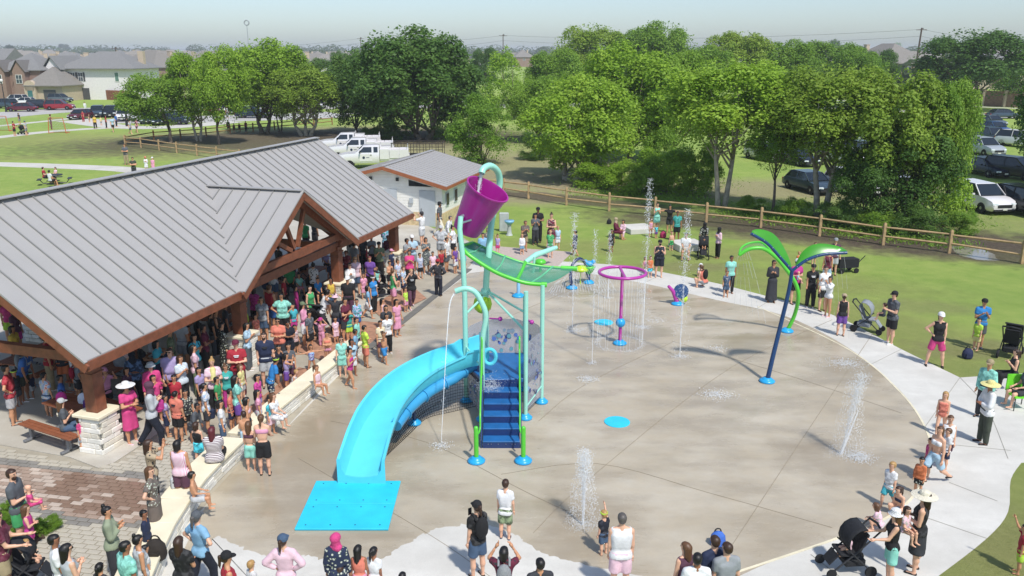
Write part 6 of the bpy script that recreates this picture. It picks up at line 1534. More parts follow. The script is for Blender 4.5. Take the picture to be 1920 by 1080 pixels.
    for i, (s_, e, w) in enumerate(arms):
        s = 1 if i == 0 else -1; d = unit(w - e); sd_ = unit(np.cross(d, V3(0, 0, 1)) + 1e-3) * s; nn = np.cross(sd_, d)
        if abs(d[2]) > .8: sd_ = V3(0, 1, 0) if ar not in 'lp' else V3(-s, 0, 0); nn = np.cross(sd_, d)
        pal = w + d * h * .030; n0 = len(ex.f)
        ex.tube([w - d * h * .006, w + d * h * .012, pal, w + d * h * .045], [h * .014, h * .018, h * .021, h * .015], 6)
        if cell < .033:
            for q in range(4):
                o_ = sd_ * h * .0085 * (q - 1.5); ln = h * (.034, .040, .038, .030)[q] * 1.05; b0_ = w + d * h * .042 + o_
                ex.tube([b0_, b0_ + d * ln * .55 - nn * ln * .08, b0_ + d * ln * .9 - nn * ln * .38], [h * .0052, h * .0046, h * .0035], 4)
            b0_ = w + d * h * .016 + sd_ * h * .016; ex.tube([b0_, b0_ + (d * .7 + sd_ * .8) * h * .018, b0_ + (d * 1.25 + sd_ * .75) * h * .027], [h * .0062, h * .0055, h * .004], 4)
        mi2 += [0] * (len(ex.f) - n0)
    if cell < .04:
        n0 = len(ex.f)
        for s in (-1, 1):
            c = hp(s * .13, .375, .06); ex.ball(c, hh * .042, 6, .6)
            a_, b_ = hp(s * .06, .395, .14), hp(s * .20, .355, .15); ex.beam(a_, b_, hh * .02, hh * .025)
        mi2 += [1] * (len(ex.f) - n0); n0 = len(ex.f)
        ex.beam(hp(-.08, .325, -.20), hp(.08, .325, -.20), hh * .03, hh * .035); mi2 += [2] * (len(ex.f) - n0)
    t = thing('person', label, 'person', (loc[0], loc[1], z0), -R(face), group)
    me = bpy.data.meshes.new('body'); nv = len(v)
    # merge quads and extra faces
    fv = ex.f; allv = np.concatenate([v, np.array(ex.v)]) if ex.v else v
    loops = [f.ravel()] + [np.array(q) + nv for q in fv]; tot = np.concatenate([np.full(len(f), 4), [len(q) for q in fv]]).astype(np.int32)
    me.vertices.add(len(allv)); me.vertices.foreach_set('co', allv.astype(np.float32).ravel()); lp = np.concatenate(loops).astype(np.int32)
    me.loops.add(len(lp)); me.loops.foreach_set('vertex_index', lp); me.polygons.add(len(tot))
    me.polygons.foreach_set('loop_start', np.concatenate([[0], np.cumsum(tot)[:-1]]).astype(np.int32)); me.polygons.foreach_set('loop_total', tot)
    me.polygons.foreach_set('material_index', np.concatenate([mi, mi2]).astype(np.int32)); me.update(calc_edges=True); me.validate(); me.shade_smooth(); TOT[0] += len(tot) * 2
    ob('body', me, [SKIN[skin], M_eye, M_lip], t)
    def part(name, prims, m, cuts=(), k=.03):
        if not prims: return
        v, f = surf(prims, cell, cuts, k)
        if len(f) == 0: return
        TOT[0] += len(f) * 2; ob(name, np_mesh(name, v, f, True), m, t)
    inf = h * .0085 + cell * .06
    def grow(pr, q, cuts=()): return [(p[0], p[1], p[2] + q, p[3] + q, p[4] if len(p) > 4 else None, cuts) if cuts else (p[0], p[1], p[2] + q, p[3] + q, p[4] if len(p) > 4 else None) for p in pr]
    tk_ = top[0]
    if tk_ != 'N':
        m = cloth(top[1] if ':' in top[1] or top[1][0] == '#' or r_.random() > .3 else 'soft:' + top[1]); pr = []
        if tk_ == 'T' and D_ < 40 and r_.random() < .22: ext = ext + [r_.choice(('print', 'backprint')) + '=' + r_.choice(('white', 'lgrey', 'char', 'cream'))]
        if tk_ in 'TVWD' or tk_ == 'A': pr += grow(torso, inf) + (grow(shl, inf) if tk_ != 'V' else [(s_[0], s_[0] + (s_[1] - s_[0]) * .72, s_[2] + inf, s_[3] + inf * .6, .03) for s_ in shl])
        if tk_ in 'UB': pr += grow(torso, inf * .8)
        if tk_ in 'TWDA':
            for s_, e, w in arms:
                a1 = e if tk_ in 'WA' else s_ + (e - s_) * .62; d = unit(a1 - s_); pr.append((s_, a1 + d * .0, h * .030 * g ** .6 + inf * 1.4, h * .027 + inf * 1.5, .02, [(a1, d)]))
                if tk_ in 'WA': d = unit(w - e); a2 = e + (w - e) * .9; pr.append((e, a2, h * .024 + inf * 1.2, h * .017 + inf * 1.2, .02, [(a2, d)]))
        cuts = [(nk + up_ * (h * .012 if tk_ in 'TWA' else -h * .012), up_)]
        hem = hip - up_ * h * (.035 if tk_ in 'TW' else .02)
        if tk_ in 'TWV': cuts.append((hem, -up_)); pr.append((*X_(hip - up_ * h * .01, cx * .85 * g), R_hi + inf * 1.3, R_hi + inf * 1.3, .04))
        if tk_ == 'U': cuts = [(nk - up_ * h * .055, up_), (hip - up_ * h * .05, -up_)]
        if tk_ == 'B':
            part('swim_top', pr, m, [(ch + up_ * h * .028, up_), (ch - up_ * h * .05, -up_)]); pr = None
        if tk_ in 'DA' and lg in 'swra':
            kn = (lgs[0][1] + lgs[1][1]) / 2 + off; an = (lgs[0][2] + lgs[1][2]) / 2 + off; en = kn - V3(0, 0, h * .02) if tk_ == 'D' else an + V3(0, 0, h * .03)
            w0 = h * .085 * g; pr += [(hip + V3(-w0 * .4, 0, 0), en + V3(-w0 * .5, 0, -.1), R_hi + inf, w0 * (1.0 if tk_ == 'D' else 1.15), .05), (hip + V3(w0 * .4, 0, 0), en + V3(w0 * .5, 0, -.1), R_hi + inf, w0 * (1.0 if tk_ == 'D' else 1.15), .05)]
            cuts.append((en, V3(0, 0, -1)))
        elif tk_ in 'DA':
            for h0, k_, f_ in lgs: pr.append((h0 + off, k_ + off, h * .06 * g, h * .052, .05))
        if pr: part({'T': 'shirt', 'V': 'tank_top', 'W': 'long_sleeved_top', 'D': 'dress', 'A': 'robe', 'U': 'swimsuit'}[tk_], pr, m, cuts)
    bk_ = bot[0]
    if bk_ != 'n':
        m = cloth(bot[1]); base = grow(torso[2:3], inf * .75) + [(*X_(hip + up_ * h * .035, cx * .72 * g), R_wa + inf * .3, R_wa + inf * .3, .04)]; pr = list(base); cuts = [(hip + up_ * h * .065, up_)]
        if bk_ in 'spl':
            for h0, k_, f_ in lgs:
                h0, k_, f_ = h0 + off, k_ + off, f_ + off; en = h0 + (k_ - h0) * (.80 if bk_ == 's' else 1.); d = unit(en - h0); q = inf * (1.5 if bk_ != 'l' else .6)
                pr.append((h0, en, h * .050 * g + q * .8, h * (.036 if bk_ != 's' else .046) * g ** .6 + q, .03, [(en, d)] if bk_ == 's' else []))
                if bk_ in 'pl': a2 = k_ + (f_ - k_) * (.94 if bk_ == 'p' else .8); d = unit(f_ - k_); pr.append((k_, a2, h * .034 + q, h * (.026 if bk_ == 'p' else .02) + q, .03, [(a2, d)]))
        elif bk_ == 'u':
            for h0, k_, f_ in lgs: h0, k_ = h0 + off, k_ + off; en = h0 + (k_ - h0) * .22; pr.append((h0, en, h * .052 * g + inf, h * .05 * g + inf, .03, [(en, unit(k_ - h0))]))
            cuts = [(hip + up_ * h * .035, up_)]
        elif bk_ == 'k':
            kn = (lgs[0][1] + lgs[1][1]) / 2 + off; w0 = h * .08 * g
            if lg in 'swra': pr += [(hip + V3(s * w0 * .4, 0, 0), kn + V3(s * w0 * .5, 0, -.05), R_hi + inf, w0, .05) for s in (1, -1)]; cuts.append((kn + V3(0, 0, h * .01), V3(0, 0, -1)))
            else:
                for h0, k_, f_ in lgs: pr.append((h0 + off, k_ + off, h * .06 * g, h * .052, .05))
        part({'s': 'shorts', 'p': 'trousers', 'l': 'leggings', 'u': 'swim_briefs', 'k': 'skirt'}[bk_], pr, m, cuts)
    # hair, hat, extras
    def hpce(kind, name, m, sc=1.): return ob(name, headpiece(kind), m, t, tuple(hd), -R(yaw), hh * sc)
    if hair[0] == 'J': hpce('J', 'headscarf', cloth(hair[2:] if len(hair) > 1 else 'black'))
    elif hair[0] != '0': hpce(hair[0], 'hair', HAIR[hair[1]])
    shoe = None
    for x in ext:
        k_, _, c_ = x.partition('=')
        if k_ in ('cap', 'sun', 'bucket', 'band', 'bow'): hpce(k_, {'cap': 'cap', 'sun': 'sun_hat', 'bucket': 'bucket_hat', 'band': 'headband', 'bow': 'hair_bow'}[k_], cloth(c_), 1.04)
        if k_ == 'glasses': hpce('glasses', 'sunglasses', M_shade)
        if k_ == 'beard': hpce('beard', 'beard', HAIR[hair[1] if hair[0] not in '0J' else 'b'])
        if k_ == 'shoe': shoe = c_
        if k_ == 'pack':
            c = ch - up_ * h * .04 - fw * (R_ch + h * .045); o = ob('backpack', MB().ball((0, 0, 0), 1, 12, 1.25), cloth(c_), t, tuple(c), 0, (h * .085, h * .06, h * .115), smooth=True)
            ob('shoulder_strap', MB().tube([tuple((nk + V3(s * h * .06, 0, 0) + up_ * h * .0 + q) - c) for s in (1,) for q in (-fw * h * .08 - up_ * h * .03, up_ * h * .025, fw * h * .085 - up_ * h * .12)], h * .012, 5), cloth(c_), t, tuple(c))
            ob('shoulder_strap', MB().tube([tuple((nk + V3(-h * .06, 0, 0) + q) - c) for q in (-fw * h * .08 - up_ * h * .03, up_ * h * .025, fw * h * .085 - up_ * h * .12)], h * .012, 5), cloth(c_), t, tuple(c))
        if k_ in ('print', 'backprint'):
            sg_ = 1 if k_ == 'print' else -1; c = ch + fw * sg_ * (R_ch + inf + h * (.012 if sex == 'm' else .034 if sg_ > 0 else .012)) - up_ * h * .005; o = ob('shirt_print', MB().box((0, 0, h * .012), (h * .085, h * .02, h * .014)).box((0, 0, -h * .010), (h * .065, h * .02, h * .012)), cloth(c_), t, tuple(c))
        if k_ == 'scarf': part('towel', [(nk + V3(0, .05, -.05), wa + V3(.02, .14, 0), h * .05, h * .045, .03)], cloth(c_))
        if k_ == 'bag':
            s_, e, w = arms[1]; c = w + V3(0, 0, -.2); tg = thing('handbag', label.split(' ')[0] and 'bag carried by the ' + label[:60].rsplit(' ', 1)[0] if len(label.split()) < 12 else 'bag carried by the ' + ' '.join(label.split()[:9]), 'bag', (loc[0], loc[1], z0), -R(face))
            ob('bag_body', MB().box((0, 0, 0), (.10, .30, .30)), cloth(c_), tg, tuple(c), bevel=.04); ob('strap', MB().tube([tuple(V3(0, -.12, .13)), tuple(V3(0, 0, .24)), tuple(V3(0, .12, .13))], .012, 5), cloth(c_), tg, tuple(c))
        if k_ == 'phone': s_, e, w = arms[0]; d = unit(w - e); o = ob('phone', MB().box((0, 0, 0), (.075, .012, .15)), cm('#141418')); o.location = Vector((loc[0], loc[1], z0)) + Matrix.Rotation(-R(face), 3, 'Z') @ Vector(tuple(w + d * h * .07 + V3(0, 0, .05))); o.rotation_euler = (0, 0, -R(face)); tag(o, 'dark phone held up by the ' + ' '.join(label.split()[:10]), 'phone')
    if shoe or (not kid and D_ < 60 and r_.random() < .8):
        m = cloth(shoe or r_.choice(('black', 'char', 'white', 'brown')))
        for h0, k_, f_ in lgs:
            f_ = f_ + off; ft = V3(0, 1, 0); v, f = surf([(f_ - V3(0, h * .014, h * .010), f_ + ft * h * .088 - V3(0, 0, h * .010), h * .023, h * .018)], cell * .85, [(f_ + V3(0, 0, h * .012), V3(0, 0, 1))])
            if len(f): ob('shoe', np_mesh('shoe', v, f, True), m, t)
    return t
def seat_top(h, lean=0): return h
def headz(h, lg, seat, lean3=''):
    kid = h < 1.42; zhip = h * (.505 if not kid else .46); up = h - zhip
    if lg == 'i': return (seat or .45) + h * .062 + up * (1 if not lean3 else .8)
    if lg == 'g': return seat + h * .065 + up
    if lg == 'k': return seat + h * .06 + up
    if lg == 'c': return h * .70
    z = h * .985 + seat
    if lg == 'r': z = h * .93
    if lean3 == 'b': z = zhip + up * .72 + seat
    if lean3 == 'e': z = zhip + up * .95 + seat
    return z
LAST = [None, 0.]
def crowd(txt, group=None):
    for ln in txt.strip().split('\n'):
        if not ln.strip(): continue
        pos, hs, fc, ps, at_, lb = [q.strip() for q in ln.split('|')]
        hx, hy = [float(q) for q in pos.strip('^~').split(',')]; seat = 0.
        hq = hs.split('@'); h = float(hq[0])
        if len(hq) > 1: seat = float(hq[1])
        if pos[0] == '^':              # held or carried: placed against the person before
            a = -R(LAST[1]); p = Vector((LAST[0][0] + hx * math.cos(a) - hy * math.sin(a), LAST[0][1] + hx * math.sin(a) + hy * math.cos(a), 0))
        elif pos[0] == '~': p = at(hx, hy)
        elif h > 3:                      # foot row given: find the height that reaches the head row
            b = at(hx, h); h = max(.7, min(1.95, height(hx, h, hy)))
            p = at(hx, hy, headz(h, ps[0], seat, ps[2:3]))
        else: p = at(hx, hy, headz(h, ps[0], seat, ps[2:3]))
        if pos[0] != '^':
            for cx_ in COLX:
                cp_ = pvl(cx_, .62); dd = Vector((p.x - cp_.x, p.y - cp_.y))
                if dd.length < .72 and not seat: dd = dd.normalized() * .74; p = Vector((cp_.x + dd.x, cp_.y + dd.y, 0))
            LAST[0], LAST[1] = (p.x, p.y), float(fc)
        person((p.x, p.y), float(fc), h, ps, at_, lb, seat, group)
# one line per person: head pixel | height in m (or foot row) [@ height of what they sit or stand on] | facing | pose | look | label
crowd('''
21,882 | 1.80 | 80 | sc | m+ l Sb T=dgrey s=green beard shoe=black | bearded man in slate tee and green shorts carrying a baby
^.12,.30 | .80@1.0 | 60 | kl | f l 0 D=hpink n | baby in bright pink dress carried by the bearded man in slate
46,948 | 1.12 | 75 | sf | f l Ln V=mag s=mag | long haired girl in magenta outfit standing by the planting bed
-10,962 | 1.82 | 70 | ss | m+ l Sb T=maroon s=khaki shoe=brown | man in maroon shirt and khaki shorts pushing a stroller, cut by left edge
~62,1096 | .85@.5 | 80 | kl | f l My T=camo:grey s=black | blond toddler in patterned top sitting in the bottom left stroller
100,1005 | 1.75 | 60 | sf | m b Sk T=white p=char | close cropped man in white tee, bottom left beside the stroller
121,1023 | 1.68 | 40 | sp | f+ l Lk V=lgrey p=black glasses | woman with long black hair in pale grey tank, bottom left
199,952 | 1.66 | 70 | sp | f+ t Bk W=#8c967c p=char | woman with dark top bun in an open sage green jacket
230,1019 | 1.74 | 40 | sd | m+ b Sk T=mint p=navy | broad man in mint tee at the bottom left of the wall
256,1006 | 1.60 | 50 | sd | f t Bk V=lgrey p=black | woman with curly dark bun beside the man in mint tee
269,1024 | .95 | 50 | sd | m t Sk T=white s=black | toddler in white shirt at the foot of the stone wall
269,958 | 1.12 | 80 | sd | m b Sk W=navy s=navy | small boy in navy rash top standing by the stone wall
280,877 | 1.66 | 85 | sh | f l Ln T=floral:taupe k=taupe shoe=brown | woman in long floral vest with a hand on her hip
278,826 | 1.66 | 70 | sr | f t Lb T=spot:tan p=black | long haired woman in leopard print top shading her eyes
332,827 | 1.64 | 5 | sd | f+ t Mk V=vstripe:pink s=plum shoe=black bag=spot:lgrey | woman in pink striped sleeveless top seen from behind
359,884 | 1.22@.46 | 75 | kl | m t Sk N s=lgrey | shirtless boy in grey shorts sitting on the stone wall
367,960 | 1.70 | 30 | wh | f l Pg T=sky p=dnavy cap=dgrey | woman in sky blue tee and grey cap with silver ponytail
335,1008 | 1.66 | 15 | sf | f+ t Lb T=black p=black | woman with long curly brown hair in black top at the bottom edge
396,801 | 1.66@.44 | -10 | kl | f* l Lr T=stripe:plum p=black | woman with long dark red hair seated on the stone wall
367,792 | 1.15 | 10 | sd | m l Mb U=black s=camo:aqua | child with shaggy brown hair in dark swimwear beside the red haired woman
185,1058 | 1.2 | 20 | sd | f t Pk T=char s=black | dark haired girl at the bottom edge below the sage jacket
421,1039 | 1.68 | 60 | sd | f t Pb V=red p=black cap=black | person in black cap with red straps at the bottom edge
469,1053 | 1.0 | 40 | sd | m l Sy T=white s=navy | toddler with very short fair hair at the bottom edge
530,1006 | 1.68 | 0 | sh | f l Pb W=lpink l=dgrey cap=denim | woman in pale pink long sleeves and denim cap, hands on hips
628,1005 | 1.62 | 0 | sd | f b J:hpink W=floral:navy p=navy | woman in bright pink headscarf and blue patterned top
671,1024 | 1.25 | 0 | sd | f b Lk V=coral s=pink | girl with long black hair in coral top, beside the pink headscarf
700,1028 | 1.2 | 20 | sd | f b Pk T=white s=lpink | girl with black ponytail in white tee next to the girl in coral
637,1063 | 1.0 | 10 | sd | m b Sb T=char s=black | small dark haired child in front of the pink headscarf woman
754,1076 | 1.1 | 0 | sd | m b Sk T=navy s=black | top of a dark haired child at the bottom edge, right of the two girls
488,780 | 893 | -5 | sf | f l Pn B=pink s=black | woman in pink bandeau and black shorts standing on the wet pad
464,792 | 884 | 5 | sd | f l Ln B=plum s=mint | long haired girl in mint shorts beside the woman in bandeau
456,772 | 1.15 | -20 | sf | m t Sb N s=lblue | shirtless boy with folded arms behind the girl in mint shorts
894,943 | 1.68 | -35 | sq | f l Pb T=black s=denim cap=black pack=#1a1a1c phone | woman in black cap and tee with black backpack holding up a phone
947,902 | 1012 | 15 | sd | m l Sb T=white s=camo:olive shoe=navy | boy in white tee and green patterned shorts near the landing mat
1134,959 | 1041 | -30 | so | m l Sy T=dnavy s=denim band=lime shoe=char | small boy in navy with lime headband reaching for the near jet
1167,966 | 1.76 | 0 | sd | m+ l Sg V=white s=lpink | man in white tank top and pale pink shorts seen from behind
945,1027 | 1.62 | 0 | sr | f t Mk T=spot:maroon p=black pack=#8d8f92 | woman in dark dotted blouse with grey backpack, bottom edge
1013,1050 | 1.66 | -10 | sp | m t Sk T=char p=navy phone | black haired person holding a phone at the bottom edge
1286,1019 | 1.62 | -30 | sd | f l Ln V=plum s=denim | woman with long brown hair in dark tank at the bottom edge
1308,1039 | 1.74 | 0 | sd | m b Sk T=white s=navy | black haired man in white tee at the bottom edge
1341,1007 | 1.76 | -20 | sd | m l Sb T=navy s=char backprint=white | man in navy tee with white back print at the bottom edge
1365,1021 | 1.76 | -10 | sd | m l Sb T=grey s=char | man with thick dark hair in grey tee at the bottom edge
1683,957 | 1096 | -80 | ss | f l Ln V=black s=mint bucket=spot:white shoe=black | woman in leopard bucket hat and mint shorts pushing the black stroller
1735,923 | 1074 | -60 | sc | f+ l Lb V=black k=char sun=cream shoe=black | woman in black with big cream hat carrying a girl in pink
^-.16,.26 | .95@.9 | 150 | kl | f l Lb T=floral:lpink u=lpink | little girl in pale pink outfit carried by the woman with cream hat
~1585,1070 | .68@.48 | -95 | kl | f l Sy T=lpink n | barefoot baby lying in the black stroller at lower right
1657,944 | .92 | -50 | cl | f l Mn T=floral:lpink u=lpink | toddler in pale dotted top crouching on the dry rim
1674,866 | 952 | -120 | wd | m l Sy T=white s=aqua | fair haired boy in white tee and aqua shorts walking onto the pad
1730,858 | 928 | -130 | sd | m t Sk W=orange s=floral:black | boy in orange long sleeves and black patterned shorts
1697,904 | 1.15 | -120 | cdb | f l Pb B=navy s=lblue | child in light blue shorts bending down behind the walking boy
1764,800 | 914 | -110 | rd | f l Ln B=white s=lblue | girl in white striped bikini top and pale blue shorts running
1780,804 | 1.1 | -100 | sd | m l Sn T=white s=navy | small fair child walking beside the girl in bikini top
1784,779 | 872 | 200 | wd | m l Sn V=white s=plum | boy in white printed tank walking on the rim at the right
1774,734 | 816 | 215 | wd | f l Ly U=coral n | girl in coral and pink swimsuit at the head of the walking children
1748,822 | 1.05 | -90 | sd | f l Pb T=hpink s=navy | small girl in bright pink mostly hidden behind the bikini girl
1857,677 | 784 | 240 | sd | m t Sg W=mint p=char cap=khaki shoe=black | man in mint long sleeves and khaki cap on the rim at right
1861,716 | 833 | -85 | sf | m+ b Sk W=white p=dolive sun=pyel shoe=black | man in white shirt, olive trousers and yellow straw hat
1909,655 | 1.62@.44 | -80 | ip | f l Pb V=black p=black | woman in black sitting on the lime chair at the right edge
1932,685 | 1.66@.4 | -90 | il | f l Ln T=dgrey s=char | seated woman cut by the right edge, bare legs stretched forward
1847,562 | 654 | 190 | sp | m t Sk T=rblue s=dgrey cap=black shoe=grey | man in royal blue tee looking at his phone on the lawn
1838,597 | 658 | -120 | sd | m l Sk T=lime s=pyel | toddler in lime yellow outfit beside the man in royal blue
1766,587 | 688 | 200 | ax | f l Pb V=black s=hpink cap=white shoe=black | woman in white cap, black tank and hot pink shorts
1680,548 | 646 | -100 | sc | m+ l Sb T=dgrey s=black cap=black | man in grey tee and black shorts carrying a small boy
^.14,.26 | .85@.98 | -60 | kl | m l Sb T=dgrey s=char | small boy carried by the man in grey tee
1584,553 | 631 | 10 | sd | f l Pb V=black s=purple cap=tan shoe=black | woman in purple shorts and tan cap facing away by the grey stroller
1558,519 | 595 | -110 | sr | f t Bk W=white n shoe=lpink | woman in long white shirt and pink shoes on the far rim
1549,500 | 584 | 170 | sd | f l Sb T=white s=black | short haired woman in white tee behind the one in long white shirt
1526,497 | 578 | 190 | sd | f t Pk T=black p=black cap=black shoe=white | woman all in black with black cap on the far rim
1496,487 | 571 | 170 | sc | f l Sb T=mag s=black cap=white | woman in magenta with white cap holding a baby
^.05,.26 | .62@1.08 | 120 | kl | f l 0 T=lblue n | baby in pale blue held by the woman in magenta
1452,489 | 568 | 185 | sp | f t Pk A=char n glasses | woman in sunglasses and long dark dress holding a white towel
1372,480 | 551 | 180 | sd | f+ b Sk T=mint p=black | woman in mint tee and black trousers standing behind a child
1364,508 | 558 | 190 | sd | m t Sn T=denim s=denim | child in denim blue in front of the woman in mint tee
1499,472 | .9 | 160 | sd | m l Sy T=orange s=grey | fair toddler in orange top on the lawn behind the palm sprayer
1529,455 | 1.1 | 170 | sd | f l Ln T=coral s=denim | small girl in coral behind the right leaf of the palm
1568,448 | 1.74 | 190 | sd | m l Sb T=plum s=lgrey cap=grey | man in grey cap behind the right leaf of the palm
1555,470 | 1.6 | 200 | sd | f t Lb V=maroon s=lblue | woman in maroon tank by the black wagon
1925,985 | 1.1 | -60 | so | m t Sk T=red s=lime | boy in red tee and lime shorts running on the lower right grass
1009,390 | 456 | 185 | sf | m+ b Sk T=black p=black cap=black shoe=black | large man in black polo and cap on the back lawn
1004,402 | 460 | 170 | sp | m t Sk T=dgrey p=char | man in grey polo looking down in front of the man in black
983,412 | 474 | 165 | spe | f t Sn T=taupe s=khaki | woman in taupe top bending over a toddler
979,439 | 478 | 175 | sd | m l Sy W=white s=sky | toddler in white top at the back corner of the pad
1034,401 | 470 | 190 | sf | f l Bb V=floral:maroon s=maroon | woman in maroon floral top at the back of the pad
1032,432 | 484 | 180 | sd | f+ l Sy T=green s=lgrey | woman in green tee standing in the mist at the back
1046,424 | 468 | 160 | sd | m l Sy T=lblue s=white | fair child in pale blue beside the woman in green
1079,431 | 480 | -60 | wd | m t Sk W=navy s=navy | boy in navy rash suit walking along the back rim
1147,430 | 473 | 170 | sd | m b Sk T=black s=black | boy in black swimwear walking behind the ring shower
1155,408 | 1.6@.3 | 120 | kl | f t J:tan W=maroon k=maroon | woman in beige headscarf and maroon skirt on the lawn slab
1169,412 | 1.25@.3 | 200 | kl | f t Mk W=lpink p=lpink | girl with black hair in pale pink seated on the lawn slab
1233,381 | 434 | 175 | sp | f l Pb V=mint s=mint | woman in mint tank and shorts near the back fence
1221,409 | 445 | 170 | sd | f t Lk U=pink n | little girl in pink swimsuit on the back lawn
1231,420 | 447 | 160 | sd | m t Sk T=camo:aqua s=purple | toddler in bright patterned clothes on the back lawn
1257,385 | 438 | 200 | st | f t Bk T=black s=char | woman in black stretching an arm by the back fence
1271,397 | 453 | 190 | sd | m b Sk T=teal s=black | man in teal tee and black shorts on the back lawn
1260,434 | 470 | 180 | sd | m l Sn N s=camo:green | shirtless small boy near the seated man in white
1287,436 | 1.74@.35 | 190 | il | m t Sk T=white s=khaki | man in white tee sitting on the lawn slab
1322,418 | 1.62 | 200 | ss | f t J:black W=floral:black p=black | woman in black headscarf pushing a stroller on the lawn
~1318,484 | .9@.5 | 190 | kl | f t Sk T=white n | small child in white sitting in the stroller on the lawn
1349,427 | 485 | -110 | sp | f t J:black W=lpink p=black | woman in black headscarf and pale pink top on the lawn
1238,451 | 521 | 185 | sp | m* l Sk V=dnavy s=dnavy cap=black beard | big bearded man in dark tank and cap behind the ring shower
1220,480 | 521 | 175 | sd | m l Sn T=orange s=camo:aqua | boy in orange top beside the big man in dark tank
1210,482 | 512 | 185 | sd | f l Mb U=pink n | small girl in pink behind the ring shower edge
1312,491 | .95 | 170 | cl | f l Sy T=white s=lpink bucket=white | toddler with white hat crouching at the pad edge
1324,493 | 1.62 | -40 | cd | f l Pn V=coral s=grey pack=#18181a | woman crouching with a black backpack at the far rim
823,378 | 456 | 100 | wd | m b Sk T=dgrey p=cream cap=black beard | man in dark grey polo and black cap by the grey door
790,398 | 462 | -60 | sr | m l Sb T=white s=lgrey cap=char | man in white shirt on his phone by the wash house
836,404 | 1.76 | 110 | sde | m l Sg W=white p=cream | stooping man in white beside the wash house corner
826,424 | 1.76 | 180 | sh | m+ l Sg T=lgrey s=grey cap=lgrey | grey capped man with hands on hips behind the bucket post
849,424 | 1.68 | 100 | sh | f+ t Bk T=white s=black | woman in white tee and black shorts behind the bucket post
837,446 | 510 | 110 | sd | m t Sb T=floral:white s=dgrey | man in white floral shirt near the tower post
862,443 | 1.62 | 90 | sd | f t Lk V=cream s=cream shoe=pink | woman with very long black hair beside the tower post
798,446 | 514 | 150 | sp | f t Mk D=floral:dgrey n shoe=white | woman in grey blue patterned dress looking at her hands
811,472 | 518 | 160 | sd | f t Sk T=lpink s=lgrey | child in white and pink tee next to the patterned dress
827,468 | 511 | 150 | sd | f t Sk T=red s=black | child in red and black top near the man in floral shirt
821,487 | 556 | 20 | sh | m t Sk W=char p=dnavy cap=red shoe=black | person in red cap and dark long sleeves standing alone by the drain
772,442 | 512 | 165 | sf | m b Sk T=lblue s=grey cap=white shoe=grey | man in white cap and pale blue tee, arms folded
756,447 | 1.74 | 120 | sp | m b Sk T=grey s=khaki | man in grey tee beside the fourth pillar
767,470 | 1.62 | 160 | sp | f+ t Lk T=hpink p=black | woman in hot pink top with long black hair
722,422 | 1.78 | 10 | sf | m t Sk T=swirl:teal s=navy | man in teal tropical shirt under the roof corner
727,442 | 1.6 | 170 | sd | f b Sk W=maroon p=maroon | person in maroon under the roof corner
696,443 | 1.66 | 160 | sp | f b Sk T=grey p=black | woman in grey top holding a black bundle under the roof
678,441 | 1.76 | 140 | sd | m b Sk T=char p=black | man in dark shirt under the roof near the third pillar
745,487 | 1.3 | 120 | sd | f t Bb T=tiedye:lav s=navy | child in tie dye top in front of the hot pink woman
730,490 | 1.25 | 150 | sf | m t Sk N s=black | shirtless child with folded arms near the hot pink woman
733,468 | 1.45 | 110 | sd | m t Sb T=navy s=navy cap=pink | boy in navy with pale pink cap near the fourth pillar
693,481 | 1.66 | 185 | sd | f+ t Sr T=purple p=black | woman in purple blouse standing in the sunlit crowd
665,482 | 1.68 | 165 | sd | f+ l Ly T=stripe:pink s=denim glasses | blond woman in pink striped top and denim shorts
648,496 | 1.66 | 160 | sp | f l Pb W=white p=black glasses | woman in white with sunglasses by the third pillar
651,520 | 1.72 | 175 | sd | m+ t Sk T=black p=plum cap=white | person in white cap and black tee with plum trousers
681,513 | 1.15 | 150 | sd | f t Sb T=pink s=pink | small girl in pink beside the striped top woman
736,505 | 1.62 | 70 | sf | f l Bn V=green s=pink | woman in green tank and pink shorts seen from the side
770,503 | 579 | 160 | wr | f+ l Py T=black l=plum shoe=lpink | blond woman in black top and plum leggings taking a picture
755,500 | 1.3 | 110 | sd | m l Sn T=tiedye:sky s=navy | child in blue tie dye shirt beside the blond woman
699,518 | 588 | 120 | sd | f t Lk T=rblue p=black band=white print=white | girl in blue printed tee and black capris near the pillar
688,535 | 598 | 80 | wd | f t Mk T=sky s=white | girl in light blue tee and white shorts walking right
636,461 | 1.72 | 20 | sd | m t Sb T=lgrey s=maroon | man in pale shirt and maroon shorts behind the third pillar
648,470 | 1.5 | 170 | sd | f b Sk T=dred p=black | child in dark red top under the roof by the third pillar
657,450 | 1.66 | 20 | sd | f t Lk T=lgrey p=black | woman with long black hair under the roof by the third pillar
664,455 | 1.74 | 30 | sd | m t Sk T=grey p=char | man in grey under the roof left of the man in dark shirt
915,428 | 1.62 | 170 | sd | f l Ln A=floral:taupe n | woman in long printed dress half hidden behind the magenta bucket
933,440 | 1.0 | 180 | so | f l Bn T=lav s=hpink | little girl in lavender and pink behind the tower
905,437 | 1.66 | 170 | sd | m t Sk T=sky s=denim | man in light blue behind the magenta bucket
493,488 | 1.78 | 60 | sp | m+ t Sb T=blue s=navy backprint=lblue | man in blue tee under the gable opening, left side
512,494 | 1.72 | 50 | sp | f t Sk V=white s=denim cap=white | woman in white cap and white tank under the gable
541,497 | 1.7@.47 | 160 | il | f* t Sn T=green p=char | heavy person in green tee seated with back turned under the gable
586,494 | 1.66 | 20 | sd | f t Bk T=spot:white p=black | woman in black and white spotted shirt under the gable
567,480 | 1.7@.47 | 170 | il | m b Sk T=black p=black bucket=black | person in black hat seated at the table under the gable
560,512 | 1.15@.47 | 150 | il | f t Bk T=mint s=pink | small child in mint seated in the shade under the gable
